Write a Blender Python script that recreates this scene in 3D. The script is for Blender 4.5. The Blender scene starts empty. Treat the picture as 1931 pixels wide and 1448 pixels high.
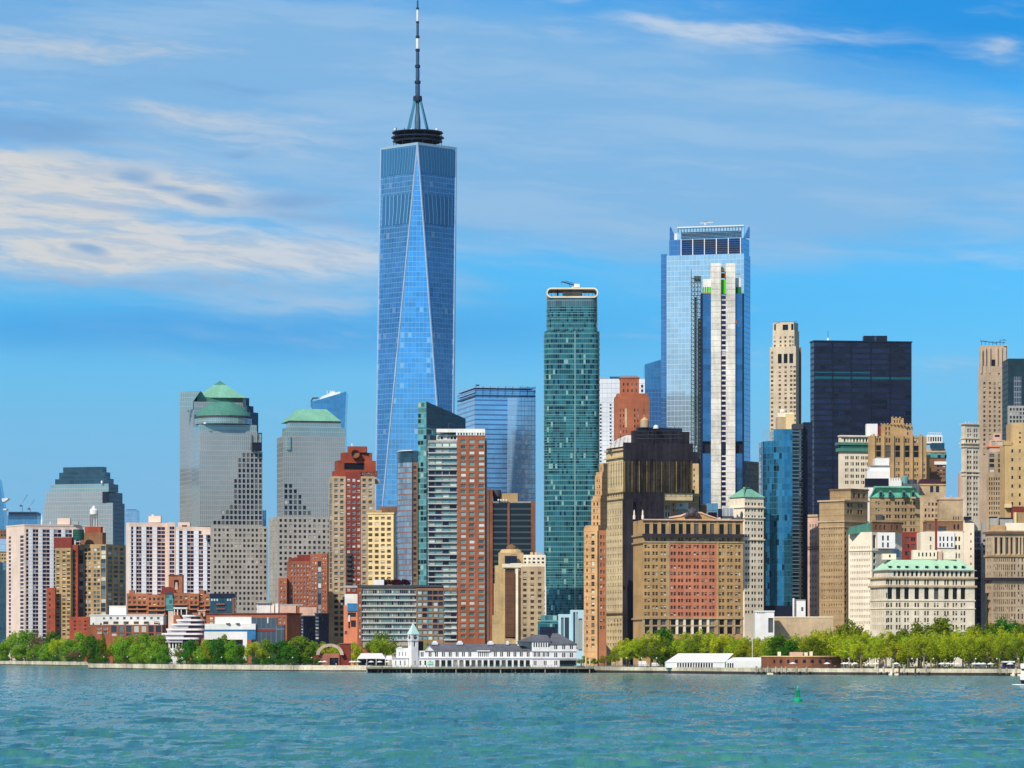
import bpy, math, random
from mathutils import Vector
random.seed(11)
W, H, F, CX, HY, CH = 1931.0, 1448.0, 7000.0, 965.5, 1230.0, 10.0   # photo size, focal length in photo pixels, principal column, horizon row, eye height
GZ = 2.6                                                            # ground height above the water
scene = bpy.context.scene
COL = scene.collection
# ---------------------------------------------------------------- camera
cam = bpy.data.cameras.new('camera'); camo = bpy.data.objects.new('camera', cam); COL.objects.link(camo)
camo.location = (0, 0, CH); camo.rotation_euler = (math.radians(90), 0, 0)
cam.sensor_fit = 'HORIZONTAL'; cam.sensor_width = 36; cam.lens = 36 * F / W; cam.shift_y = (HY - H / 2) / W
cam.clip_start = 5; cam.clip_end = 60000
scene.camera = camo
scene.view_settings.view_transform = 'Standard'; scene.view_settings.look = 'None'
scene.view_settings.exposure = 0.0; scene.view_settings.gamma = 1.0
scene.cycles.max_bounces = 6; scene.cycles.diffuse_bounces = 2; scene.cycles.glossy_bounces = 3
scene.cycles.use_denoising = True
# ---------------------------------------------------------------- sun
SUN_AZ, SUN_EL = math.radians(33), math.radians(38)                 # the sun stands behind the camera, to the left
S = Vector((-math.sin(SUN_AZ) * math.cos(SUN_EL), -math.cos(SUN_AZ) * math.cos(SUN_EL), math.sin(SUN_EL)))
sl = bpy.data.lights.new('sun', 'SUN'); sl.energy = 4.4; sl.angle = math.radians(0.53); sl.color = (1, 0.93, 0.82)
so = bpy.data.objects.new('sun', sl); COL.objects.link(so); so.rotation_euler = S.to_track_quat('Z', 'Y').to_euler()
# ---------------------------------------------------------------- node helper
class NT:
    def __init__(s, tree): s.t = tree
    def n(s, ty, **kw):
        n = s.t.nodes.new(ty)
        for k, v in kw.items(): setattr(n, k, v)
        return n
    def put(s, sock, v):
        if isinstance(v, bpy.types.NodeSocket): s.t.links.new(v, sock)
        elif v is not None: sock.default_value = v
    def m(s, op, a, b=None, c=None, clamp=False):
        n = s.n('ShaderNodeMath', operation=op, use_clamp=clamp)
        for i, v in enumerate((a, b, c)): s.put(n.inputs[i], v)
        return n.outputs[0]
    def vm(s, op, a, b=None, sc=None):
        n = s.n('ShaderNodeVectorMath', operation=op); s.put(n.inputs[0], a)
        if b is not None: s.put(n.inputs[1], b)
        if sc is not None: s.put(n.inputs['Scale'], sc)
        return n.outputs['Value'] if op in ('LENGTH', 'DOT_PRODUCT') else n.outputs[0]
    def xyz(s, x, y, z=0.0):
        n = s.n('ShaderNodeCombineXYZ')
        for i, v in enumerate((x, y, z)): s.put(n.inputs[i], v)
        return n.outputs[0]
    def sep(s, v):
        n = s.n('ShaderNodeSeparateXYZ'); s.put(n.inputs[0], v); return n.outputs
    def mix(s, f, a, b, blend='MIX'):
        n = s.n('ShaderNodeMix', data_type='RGBA', blend_type=blend); s.put(n.inputs[0], f)
        for i, v in ((6, a), (7, b)): s.put(n.inputs[i], (*v, 1) if isinstance(v, tuple) and len(v) == 3 else v)
        return n.outputs[2]
    def noise(s, vec, scale=1.0, detail=4.0, rough=0.5, color=False):
        n = s.n('ShaderNodeTexNoise'); s.put(n.inputs['Vector'], vec); n.inputs['Scale'].default_value = scale
        n.inputs['Detail'].default_value = detail; n.inputs['Roughness'].default_value = rough
        return n.outputs['Color' if color else 'Fac']
    def ss(s, x, a, b, lo=0.0, hi=1.0):
        n = s.n('ShaderNodeMapRange', interpolation_type='SMOOTHSTEP'); s.put(n.inputs[0], x)
        for i, v in enumerate((a, b, lo, hi)): s.put(n.inputs[i + 1], v)
        return n.outputs[0]
    def rnd(s, vec):
        n = s.n('ShaderNodeTexWhiteNoise', noise_dimensions='3D'); s.put(n.inputs[0], vec); return n.outputs
# ---------------------------------------------------------------- world: sky and clouds
def make_world():
    w = bpy.data.worlds.new("World"); scene.world = w; w.use_nodes = True
    t = w.node_tree; t.nodes.clear(); N = NT(t)
    out = N.n('ShaderNodeOutputWorld'); bg = N.n('ShaderNodeBackground'); t.links.new(bg.outputs[0], out.inputs[0])
    bg.inputs[1].default_value = 0.1
    sky = N.n('ShaderNodeTexSky', sky_type='NISHITA'); sky.sun_disc = False
    sky.sun_elevation = SUN_EL; sky.sun_rotation = math.pi + SUN_AZ; sky.air_density = 1.0; sky.dust_density = 0.3; sky.ozone_density = 3.0
    tc = N.n('ShaderNodeTexCoord'); d = N.sep(tc.outputs['Generated'])
    az = N.m('ARCTAN2', d[0], d[1]); el = N.m('ARCSINE', d[2])
    X = N.m('MULTIPLY', az, 7.0); Y = N.m('SUBTRACT', 1.23, N.m('MULTIPLY', el, 7.0)); X = N.m('ADD', X, 0.9655)   # thousandths of a radian / 7
    w1 = N.noise(N.xyz(N.m('MULTIPLY', X, 3.2), N.m('MULTIPLY', Y, 8.0), 1.7), detail=4, color=True)
    ws = N.sep(w1)
    Xw = N.m('ADD', X, N.m('MULTIPLY', N.m('SUBTRACT', ws[0], 0.5), 0.16))
    Yw = N.m('ADD', Y, N.m('MULTIPLY', N.m('SUBTRACT', ws[1], 0.5), 0.055))
    def blob(cx, cy, rx, ry, sl=0.0, k=1.0):
        dx = N.m('DIVIDE', N.m('SUBTRACT', Xw, cx), rx)
        dy = N.m('DIVIDE', N.m('SUBTRACT', N.m('SUBTRACT', Yw, cy), N.m('MULTIPLY', N.m('SUBTRACT', Xw, cx), sl)), ry)
        r2 = N.m('ADD', N.m('MULTIPLY', dx, dx), N.m('MULTIPLY', dy, dy))
        return N.m('MULTIPLY', N.m('EXPONENT', N.m('MULTIPLY', r2, -1.0)), k)
    def total(bl):
        o = bl[0]
        for b in bl[1:]: o = N.m('ADD', o, b)
        return o
    n1 = N.noise(N.xyz(N.m('MULTIPLY', Xw, 2.6), N.m('MULTIPLY', N.m('SUBTRACT', Yw, N.m('MULTIPLY', Xw, 0.12)), 13.0), 3.1), detail=7, rough=0.58)
    n2 = N.noise(N.xyz(N.m('MULTIPLY', Xw, 1.3), N.m('MULTIPLY', Yw, 5.0), 9.4), detail=5)
    # clear sky: the Sky Texture, deepened
    rgb = N.n('ShaderNodeHueSaturation'); rgb.inputs['Saturation'].default_value = SKY_SAT; t.links.new(sky.outputs[0], rgb.inputs['Color'])
    base = N.mix(1.0, rgb.outputs[0], N.mix(N.ss(el, 0.2, 0.7), SKY_TINT, (0.5, 0.8, 1.1)), 'MULTIPLY')
    K = 10.0
    C = lambda r, g, b: (r * K, g * K, b * K)
    # deep azure towards the upper right, pale low air near the roofs
    deep = total([blob(1.75, 0.06, 0.62, 0.13, 0.05), blob(0.25, 0.63, 0.75, 0.065, 0.02, 0.55), blob(1.15, 0.60, 0.9, 0.10, 0.0, 0.35)])
    c = N.mix(N.m('MULTIPLY', N.ss(deep, 0.1, 1.0), 0.85), base, C(0.010, 0.285, 0.76))
    low = N.ss(Y, 0.52, 0.98)
    c = N.mix(N.m('MULTIPLY', low, 0.82), c, C(0.22, 0.475, 0.765))
    # thin high veil
    veil = total([blob(0.95, 0.22, 0.9, 0.20, 0.02), blob(0.30, 0.10, 0.75, 0.12, 0.02, 1.0), blob(1.55, 0.33, 0.6, 0.14, 0.03, 0.85), blob(0.40, 0.30, 0.60, 0.12, 0.05, 0.8), blob(0.45, 0.54, 0.55, 0.06, 0.02, 0.8), blob(1.8, 0.70, 0.4, 0.06, 0, 0.5), blob(0.9, 0.80, 0.3, 0.1, 0, 0.5), blob(1.3, 0.42, 0.5, 0.08, 0.03, 0.6), blob(0.40, 0.66, 0.5, 0.05, 0.0, 0.35)])
    far = N.m('SUBTRACT', 1.0, N.ss(N.m('ABSOLUTE', N.m('SUBTRACT', X, 0.96)), 1.3, 2.2))
    out_n = N.m('MULTIPLY', N.m('SUBTRACT', 1.0, far), N.ss(n2, 0.42, 0.66))  # clouds added out of view, for streaks in the glass reflections
    vd = N.ss(N.m('ADD', N.m('ADD', N.m('MULTIPLY', veil, 0.75), out_n), N.m('MULTIPLY', N.m('SUBTRACT', n1, 0.5), 1.0)), 0.12, 0.95)
    c = N.mix(N.m('MULTIPLY', vd, 0.8), c, C(0.255, 0.485, 0.755))
    n4 = N.noise(N.xyz(N.m('MULTIPLY', Xw, 2.2), N.m('MULTIPLY', N.m('SUBTRACT', Yw, N.m('MULTIPLY', Xw, 0.06)), 20.0), 12.3), detail=8, rough=0.6)
    c = N.mix(N.m('MULTIPLY', N.m('MULTIPLY', N.ss(n4, 0.42, 0.66), N.ss(veil, 0.15, 0.8)), 0.5), c, C(0.36, 0.56, 0.79))
    # white banks
    wh = total([blob(0.02, 0.335, 0.38, 0.055, 0.08, 1.4), blob(0.34, 0.365, 0.26, 0.034, 0.12, 0.9), blob(0.05, 0.43, 0.42, 0.048, 0.06, 1.3), blob(0.42, 0.490, 0.34, 0.028, 0.02, 1.2), blob(0.64, 0.475, 0.12, 0.035, 0.1, 0.7), blob(0.10, 0.505, 0.35, 0.035, 0.02, 0.7), blob(0.55, 0.560, 0.36, 0.03, 0.06, 0.45),
                blob(0.33, 0.225, 0.30, 0.020, 0.03, 0.55), blob(0.03, 0.212, 0.10, 0.010, 0.0, 0.5), blob(0.45, 0.275, 0.35, 0.035, 0.05, 0.45), blob(0.05, 0.10, 0.25, 0.035, 0.08, 0.55), blob(0.35, 0.125, 0.35, 0.022, 0.04, 0.35),
                blob(1.24, 0.056, 0.14, 0.014, 0.14, 0.62), blob(1.44, 0.078, 0.24, 0.028, 0.01, 0.85), blob(1.72, 0.095, 0.16, 0.03, 0.10, 0.30), blob(1.87, 0.11, 0.045, 0.018, 0, 0.75), blob(0.86, 0.0, 0.045, 0.014, 0, 0.75), blob(1.10, 0.012, 0.03, 0.010, 0, 0.7), blob(1.06, 0.07, 0.05, 0.025, 0, 0.35), blob(1.86, 0.495, 0.22, 0.028, 0.03, 0.6), blob(1.89, 0.245, 0.08, 0.018, 0.0, 0.45), blob(1.78, 0.69, 0.16, 0.03, 0.0, 0.45)])
    n3 = N.noise(N.xyz(N.m('MULTIPLY', Xw, 8.0), N.m('MULTIPLY', N.m('SUBTRACT', Yw, N.m('MULTIPLY', Xw, 0.10)), 46.0), 6.3), detail=8, rough=0.62)
    wd = N.ss(N.m('ADD', N.m('ADD', N.m('MULTIPLY', wh, 0.74), N.m('MULTIPLY', out_n, 0.85)), N.m('ADD', N.m('MULTIPLY', N.m('SUBTRACT', n1, 0.5), 1.15), N.m('MULTIPLY', N.m('SUBTRACT', n3, 0.5), 0.85))), 0.08, 1.10)
    warm = N.mix(N.ss(X, 0.15, 0.9), C(0.70, 0.69, 0.67), C(0.55, 0.66, 0.80)); warm = N.mix(N.ss(n3, 0.58, 0.38, 0.0, 0.55), warm, C(0.36, 0.50, 0.68))
    c = N.mix(N.m('MULTIPLY', wd, 0.92), c, warm)
    # blue-grey undersides
    sh = total([blob(0.09, 0.262, 0.19, 0.032, 0.03, 1.25), blob(0.235, 0.335, 0.055, 0.018, 0, 1.15), blob(0.31, 0.360, 0.05, 0.011, 0.1, 1.0), blob(0.39, 0.382, 0.055, 0.011, 0.1, 1.1), blob(0.56, 0.382, 0.11, 0.018, 0.03, 1.0), blob(0.43, 0.298, 0.075, 0.012, 0, 0.8), blob(0.17, 0.480, 0.035, 0.010, 0.25, 1.1), blob(0.24, 0.402, 0.30, 0.010, 0.11, 0.65), blob(0.60, 0.415, 0.16, 0.015, 0.06, 0.6), blob(0.38, 0.185, 0.20, 0.016, 0.03, 0.7), blob(0.18, 0.155, 0.3, 0.014, 0.05, 0.5), blob(0.30, 0.540, 0.45, 0.022, 0.04, 0.65), blob(0.125, 0.338, 0.016, 0.010, 0, 0.7)])
    sd = N.ss(N.m('ADD', N.m('MULTIPLY', sh, 0.85), N.m('ADD', N.m('MULTIPLY', N.m('SUBTRACT', n1, 0.5), 0.9), N.m('MULTIPLY', N.m('SUBTRACT', n3, 0.5), 1.5))), 0.22, 1.05)
    c = N.mix(N.m('MULTIPLY', sd, 0.78), c, C(0.17, 0.38, 0.68))
    side = N.m('MULTIPLY', N.m('SUBTRACT', 1.0, N.m('MULTIPLY', N.ss(d[0], 0.72, 0.97), 0.60)), N.m('SUBTRACT', 1.0, N.m('MULTIPLY', N.ss(N.m('MULTIPLY', d[0], -1.0), 0.72, 0.97), 0.35)))   # sky darkened at both sides, out of view, to deepen reflections in tower glass
    c = N.vm('SCALE', c, sc=side)
    t.links.new(c, bg.inputs[0])
SKY_SAT, SKY_TINT = 1.0, (0.22, 0.80, 1.22)
make_world()
# ---------------------------------------------------------------- measuring helpers: a photo pixel and a distance give a point
def PX(px, D): return (px - CX) / F * D
def PZ(py, D): return CH + (HY - py) * D / F
# ---------------------------------------------------------------- materials
MATS = {}
def new_mat(name):
    m = bpy.data.materials.new(name); m.use_nodes = True; t = m.node_tree
    return m, NT(t), t.nodes['Principled BSDF'], t
def stone(name, col, var=0.18, rough=0.85, streak=0.5, course=0.0, metal=0.0):
    """masonry, concrete, paint or metal with blotches, rain streaks and optional floor courses"""
    if name in MATS: return MATS[name]
    m, N, b, t = new_mat(name)
    g_ = (col[0] + col[1] + col[2]) / 3; col = tuple(max(0.002, g_ + (c - g_) * 1.14) * 0.96 for c in col)
    p = N.n('ShaderNodeNewGeometry').outputs['Position']
    big = N.noise(p, 0.06, 5, 0.6); fine = N.noise(p, 0.9, 4, 0.65)
    st = N.noise(N.vm('MULTIPLY', p, (0.5, 0.5, 0.035)), 1.0, 4, 0.6)
    f = N.m('ADD', N.m('MULTIPLY', N.m('SUBTRACT', big, 0.5), 2.4), N.m('MULTIPLY', N.m('SUBTRACT', fine, 0.5), 1.2))
    f = N.m('ADD', f, N.m('MULTIPLY', N.m('SUBTRACT', st, 0.5), 2.2 * streak))
    ps = N.sep(p); cell = N.rnd(N.xyz(N.m('FLOOR', N.m('DIVIDE', N.m('ADD', ps[0], N.m('MULTIPLY', ps[1], 0.7)), 5.3)), N.m('FLOOR', N.m('DIVIDE', ps[2], 3.7)), 2.5))[0]      # bays patched or repointed at different times
    f = N.m('ADD', f, N.m('MULTIPLY', N.m('SUBTRACT', cell, 0.5), 0.30))
    f = N.m('MAXIMUM', N.m('ADD', N.m('MULTIPLY', f, var * 2.6), 1.0), 0.25)
    if course:
        z = N.sep(p)[2]; fr = N.m('FRACT', N.m('DIVIDE', z, course))
        f = N.m('MULTIPLY', f, N.m('SUBTRACT', 1.0, N.m('MULTIPLY', N.m('LESS_THAN', fr, 0.18), 0.22)))
    c = N.vm('SCALE', tuple(col), sc=f)
    t.links.new(c, b.inputs['Base Color']); b.inputs['Roughness'].default_value = rough; b.inputs['Metallic'].default_value = metal
    b.inputs['Specular IOR Level'].default_value = 0.25
    MATS[name] = m; return m
def plain(name, col, rough=0.5, metal=0.0):
    return stone(name, col, 0.08, rough, 0.3, 0, metal)
def glazing(name, col, blind=0.12, blindcol=(0.5, 0.46, 0.38), metal=0.0, rough=0.12, mid=(0.10, 0.10, 0.10), midp=0.25):
    """panes: most are dark glass, some have curtains or blinds drawn, chosen per pane"""
    if name in MATS: return MATS[name]
    m, N, b, t = new_mat(name)
    r1 = N.n('ShaderNodeNewGeometry').outputs['Random Per Island']; r2 = N.n('ShaderNodeObjectInfo').outputs['Random']
    r = N.m('FRACT', N.m('ADD', N.m('MULTIPLY', r1, 3.7), N.m('MULTIPLY', r2, 5.3)))
    rr = N.m('FRACT', N.m('MULTIPLY', r, 37.3))
    dark = N.vm('SCALE', tuple(col), sc=N.m('ADD', N.m('MULTIPLY', rr, 1.1), 0.45))
    c = N.mix(N.m('LESS_THAN', r, blind + midp), dark, tuple(mid))
    c = N.mix(N.m('LESS_THAN', r, blind), c, N.vm('SCALE', tuple(blindcol), sc=N.m('ADD', N.m('MULTIPLY', rr, 0.7), 0.5)))
    t.links.new(c, b.inputs['Base Color']); b.inputs['Metallic'].default_value = metal
    t.links.new(N.m('ADD', N.m('MULTIPLY', N.m('LESS_THAN', r, blind), 0.3), rough), b.inputs['Roughness'])
    b.inputs['Specular IOR Level'].default_value = 0.35
    MATS[name] = m; return m
def curtain(name, glass, line, pw, ph, lw=0.10, lh=0.12, sp=0.0, spc=None, metal=0.75, rough=0.1, tilt=0.02, vary=0.3, lit=0.0, litc=(0.55, 0.6, 0.5), linemetal=0.0, dark=0.0, darkc=(0.01, 0.03, 0.04)):
    """curtain wall on UV metres: panels, mullions, spandrel bands; each panel leans a little and differs a little"""
    if name in MATS: return MATS[name]
    m, N, b, t = new_mat(name)
    uv = N.sep(N.n('ShaderNodeUVMap').outputs[0])
    U = N.m('DIVIDE', uv[0], pw); V = N.m('DIVIDE', uv[1], ph)
    fu, fv = N.m('FRACT', U), N.m('FRACT', V); cu, cv = N.m('FLOOR', U), N.m('FLOOR', V)
    r = N.rnd(N.xyz(cu, cv, 1.5)); r2 = N.rnd(N.xyz(N.m('FLOOR', N.m('DIVIDE', U, 3.0)), cv, 7.5))
    big = N.noise(N.xyz(N.m('MULTIPLY', U, 0.08), N.m('MULTIPLY', V, 0.10), 4.2), detail=3)
    k = N.m('ADD', N.m('ADD', N.m('MULTIPLY', N.m('SUBTRACT', r[0], 0.5), vary), N.m('MULTIPLY', N.m('SUBTRACT', r2[0], 0.5), vary)), N.m('ADD', 0.75, N.m('MULTIPLY', big, 0.5)))
    c = N.vm('SCALE', tuple(glass), sc=k)
    isline = N.m('MAXIMUM', N.m('LESS_THAN', fu, lw), N.m('LESS_THAN', fv, lh))
    if lit: c = N.mix(N.m('LESS_THAN', N.m('FRACT', N.m('MULTIPLY', N.m('ADD', r[0], r2[0]), 13.7)), lit), c, litc)
    if dark: c = N.mix(N.m('LESS_THAN', N.m('FRACT', N.m('MULTIPLY', N.m('ADD', r[0], N.m('MULTIPLY', r2[0], 2.0)), 7.3)), dark), c, darkc)
    met = metal
    if sp:
        issp = N.m('LESS_THAN', fv, sp + lh); c = N.mix(issp, c, tuple(spc))
    c = N.mix(isline, c, tuple(line))
    t.links.new(c, b.inputs['Base Color'])
    t.links.new(N.m('ADD', N.m('MULTIPLY', isline, linemetal - metal), metal), b.inputs['Metallic'])
    t.links.new(N.m('ADD', N.m('MULTIPLY', isline, 0.5 - rough), rough), b.inputs['Roughness'])
    if tilt:
        g = N.n('ShaderNodeNewGeometry').outputs['Normal']
        off = N.vm('SCALE', N.vm('SUBTRACT', r[1], (0.5, 0.5, 0.5)), sc=tilt)
        t.links.new(N.vm('NORMALIZE', N.vm('ADD', g, off)), b.inputs['Normal'])
    MATS[name] = m; return m
# ---------------------------------------------------------------- mesh builder
class MB:
    def __init__(s): s.v, s.f, s.mi, s.uv = [], [], [], []
    def face(s, pts, mi=0, uv=None):
        i = len(s.v); s.v += [tuple(p) for p in pts]; s.f.append(tuple(range(i, i + len(pts)))); s.mi.append(mi)
        s.uv.append(uv if uv else [(0, 0)] * len(pts))
    def prism(s, poly, z0, z1, mi=0, cap=True, bottom=False, mtop=None):
        """vertical prism over a counter-clockwise (from above) polygon; UV in metres along the wall"""
        n = len(poly); u = 0.0
        for i in range(n):
            a, b = poly[i], poly[(i + 1) % n]; L = math.hypot(b[0] - a[0], b[1] - a[1])
            s.face([(*a, z0), (*b, z0), (*b, z1), (*a, z1)], mi, [(u, z0), (u + L, z0), (u + L, z1), (u, z1)]); u += L
        if cap: s.face([(*p, z1) for p in poly], mi if mtop is None else mtop)
        if bottom: s.face([(*p, z0) for p in reversed(poly)], mi)
    def frustum(s, p0, z0, p1, z1, mi=0, cap=True):
        n = len(p0)
        for i in range(n):
            a, b, c, d = p0[i], p0[(i + 1) % n], p1[(i + 1) % n], p1[i]; L = math.hypot(b[0] - a[0], b[1] - a[1])
            s.face([(*a, z0), (*b, z0), (*c, z1), (*d, z1)], mi, [(0, z0), (L, z0), (L, z1), (0, z1)])
        if cap: s.face([(*p, z1) for p in p1], mi)
    def box(s, x0, x1, y0, y1, z0, z1, mi=0): s.prism([(x0, y0), (x1, y0), (x1, y1), (x0, y1)], z0, z1, mi, True, True)
    def tube(s, a, b, r0, r1=None, n=6, mi=0):
        r1 = r0 if r1 is None else r1; a, b = Vector(a), Vector(b); d = (b - a).normalized()
        x = d.cross((0, 0, 1) if abs(d.z) < 0.95 else (1, 0, 0)).normalized(); y = d.cross(x)
        A = [a + (x * math.cos(k * math.tau / n) + y * math.sin(k * math.tau / n)) * r0 for k in range(n)]
        B = [b + (x * math.cos(k * math.tau / n) + y * math.sin(k * math.tau / n)) * r1 for k in range(n)]
        for k in range(n): s.face([A[(k + 1) % n], A[k], B[k], B[(k + 1) % n]], mi)
        s.face(A, mi); s.face(B[::-1], mi)
    def lathe(s, cx, cy, prof, n=16, mi=0):
        """prof: (radius, z) from bottom to top"""
        R = [[(cx + r * math.cos(k * math.tau / n), cy + r * math.sin(k * math.tau / n), z) for k in range(n)] for r, z in prof]
        for i in range(len(R) - 1):
            for k in range(n):
                q = (k + 1) % n; u0, u1 = k * math.tau / n * prof[i][0], (k + 1) * math.tau / n * prof[i][0]
                s.face([R[i][k], R[i][q], R[i + 1][q], R[i + 1][k]], mi, [(u0, prof[i][1]), (u1, prof[i][1]), (u1, prof[i + 1][1]), (u0, prof[i + 1][1])])
        if prof[-1][0] > 0.01: s.face(R[-1], mi)
        if prof[0][0] > 0.01: s.face(R[0][::-1], mi)
    def add(s, o, M):
        """append the faces of another builder through a function of its points"""
        i = len(s.v); s.v += [M(p) for p in o.v]; s.f += [tuple(k + i for k in f) for f in o.f]; s.mi += o.mi; s.uv += o.uv
    def mesh(s, name, mats, origin=(0, 0, 0), smooth=False):
        me = bpy.data.meshes.new(name); ox, oy, oz = origin
        me.from_pydata([(x - ox, y - oy, z - oz) for x, y, z in s.v], [], s.f)
        for m in mats: me.materials.append(m)
        me.polygons.foreach_set('material_index', s.mi)
        uvl = me.uv_layers.new(name='UVMap'); flat = []
        for f in s.uv:
            for q in f: flat += (q[0], q[1])
        uvl.data.foreach_set('uv', flat)
        if smooth: me.polygons.foreach_set('use_smooth', [True] * len(s.f))
        me.update(); return me
def link(name, me, parent=None, loc=(0, 0, 0)):
    o = bpy.data.objects.new(name, me); COL.objects.link(o); o.location = loc
    if parent: o.parent = parent
    return o
def tag(o, label=None, cat=None, group=None, kind=None):
    for k, v in (('label', label), ('category', cat), ('group', group), ('kind', kind)):
        if v: o[k] = v
    return o
def copy_tree(o, parent=None):
    c = o.copy(); COL.objects.link(c)
    if parent: c.parent = parent
    for ch in o.children: copy_tree(ch, c)
    return c
# ---------------------------------------------------------------- one sash window, unit size, facing -y
def unit_window(kind):
    m = MB()
    if kind == 'sash':
        for z0, z1 in ((-.44, -.03), (.03, .44)): m.face([(-.42, .06, z0), (.42, .06, z0), (.42, .06, z1), (-.42, .06, z1)], 0)
        for a in ((-.5, .5, -.5, -.44), (-.5, .5, .44, .5), (-.5, .5, -.03, .03), (-.5, -.42, -.44, .44), (.42, .5, -.44, .44)):
            m.face([(a[0], 0, a[2]), (a[1], 0, a[2]), (a[1], 0, a[3]), (a[0], 0, a[3])], 1)
    elif kind == 'arch':
        P = [(-.42, .06, -.46), (.42, .06, -.46)] + [(.42 * math.cos(k * math.pi / 8), .06, .28 + .2 * math.sin(k * math.pi / 8)) for k in range(9)]
        m.face(P, 0)
        for a in ((-.5, .5, -.5, -.46), (-.02, .02, -.46, .46), (-.42, .42, .24, .27)):
            m.face([(a[0], .04, a[2]), (a[1], .04, a[2]), (a[1], .04, a[3]), (a[0], .04, a[3])], 1)
    else:
        m.face([(-.46, .06, -.46), (.46, .06, -.46), (.46, .06, .46), (-.46, .06, .46)], 0)
        for a in ((-.5, .5, -.5, -.46), (-.5, .5, .46, .5), (-.5, -.46, -.46, .46), (.46, .5, -.46, .46)):
            m.face([(a[0], 0, a[2]), (a[1], 0, a[2]), (a[1], 0, a[3]), (a[0], 0, a[3])], 1)
    return m
UNIT = {k: unit_window(k) for k in ('sash', 'plain', 'arch')}
UMESH = {}
STYLE = {}
def style(name, glass, frame, kind='sash', rec=0.35): STYLE[name] = (glass, frame, kind, rec)
def L(a, b, n, f=0.55):
    """n openings across a..b, each filling fraction f of its bay"""
    w = (b - a) / n
    return [(a + w * (i + .5 - f / 2), a + w * (i + .5 + f / 2)) for i in range(n)]
def LP(cs, w, g):
    """pairs of openings of width w and gap g round each centre"""
    o = []
    for c in cs: o += [(c - g / 2 - w, c - g / 2), (c + g / 2, c + g / 2 + w)]
    return o
def R(cs, w): return [(c - w / 2, c + w / 2) for c in cs]
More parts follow.
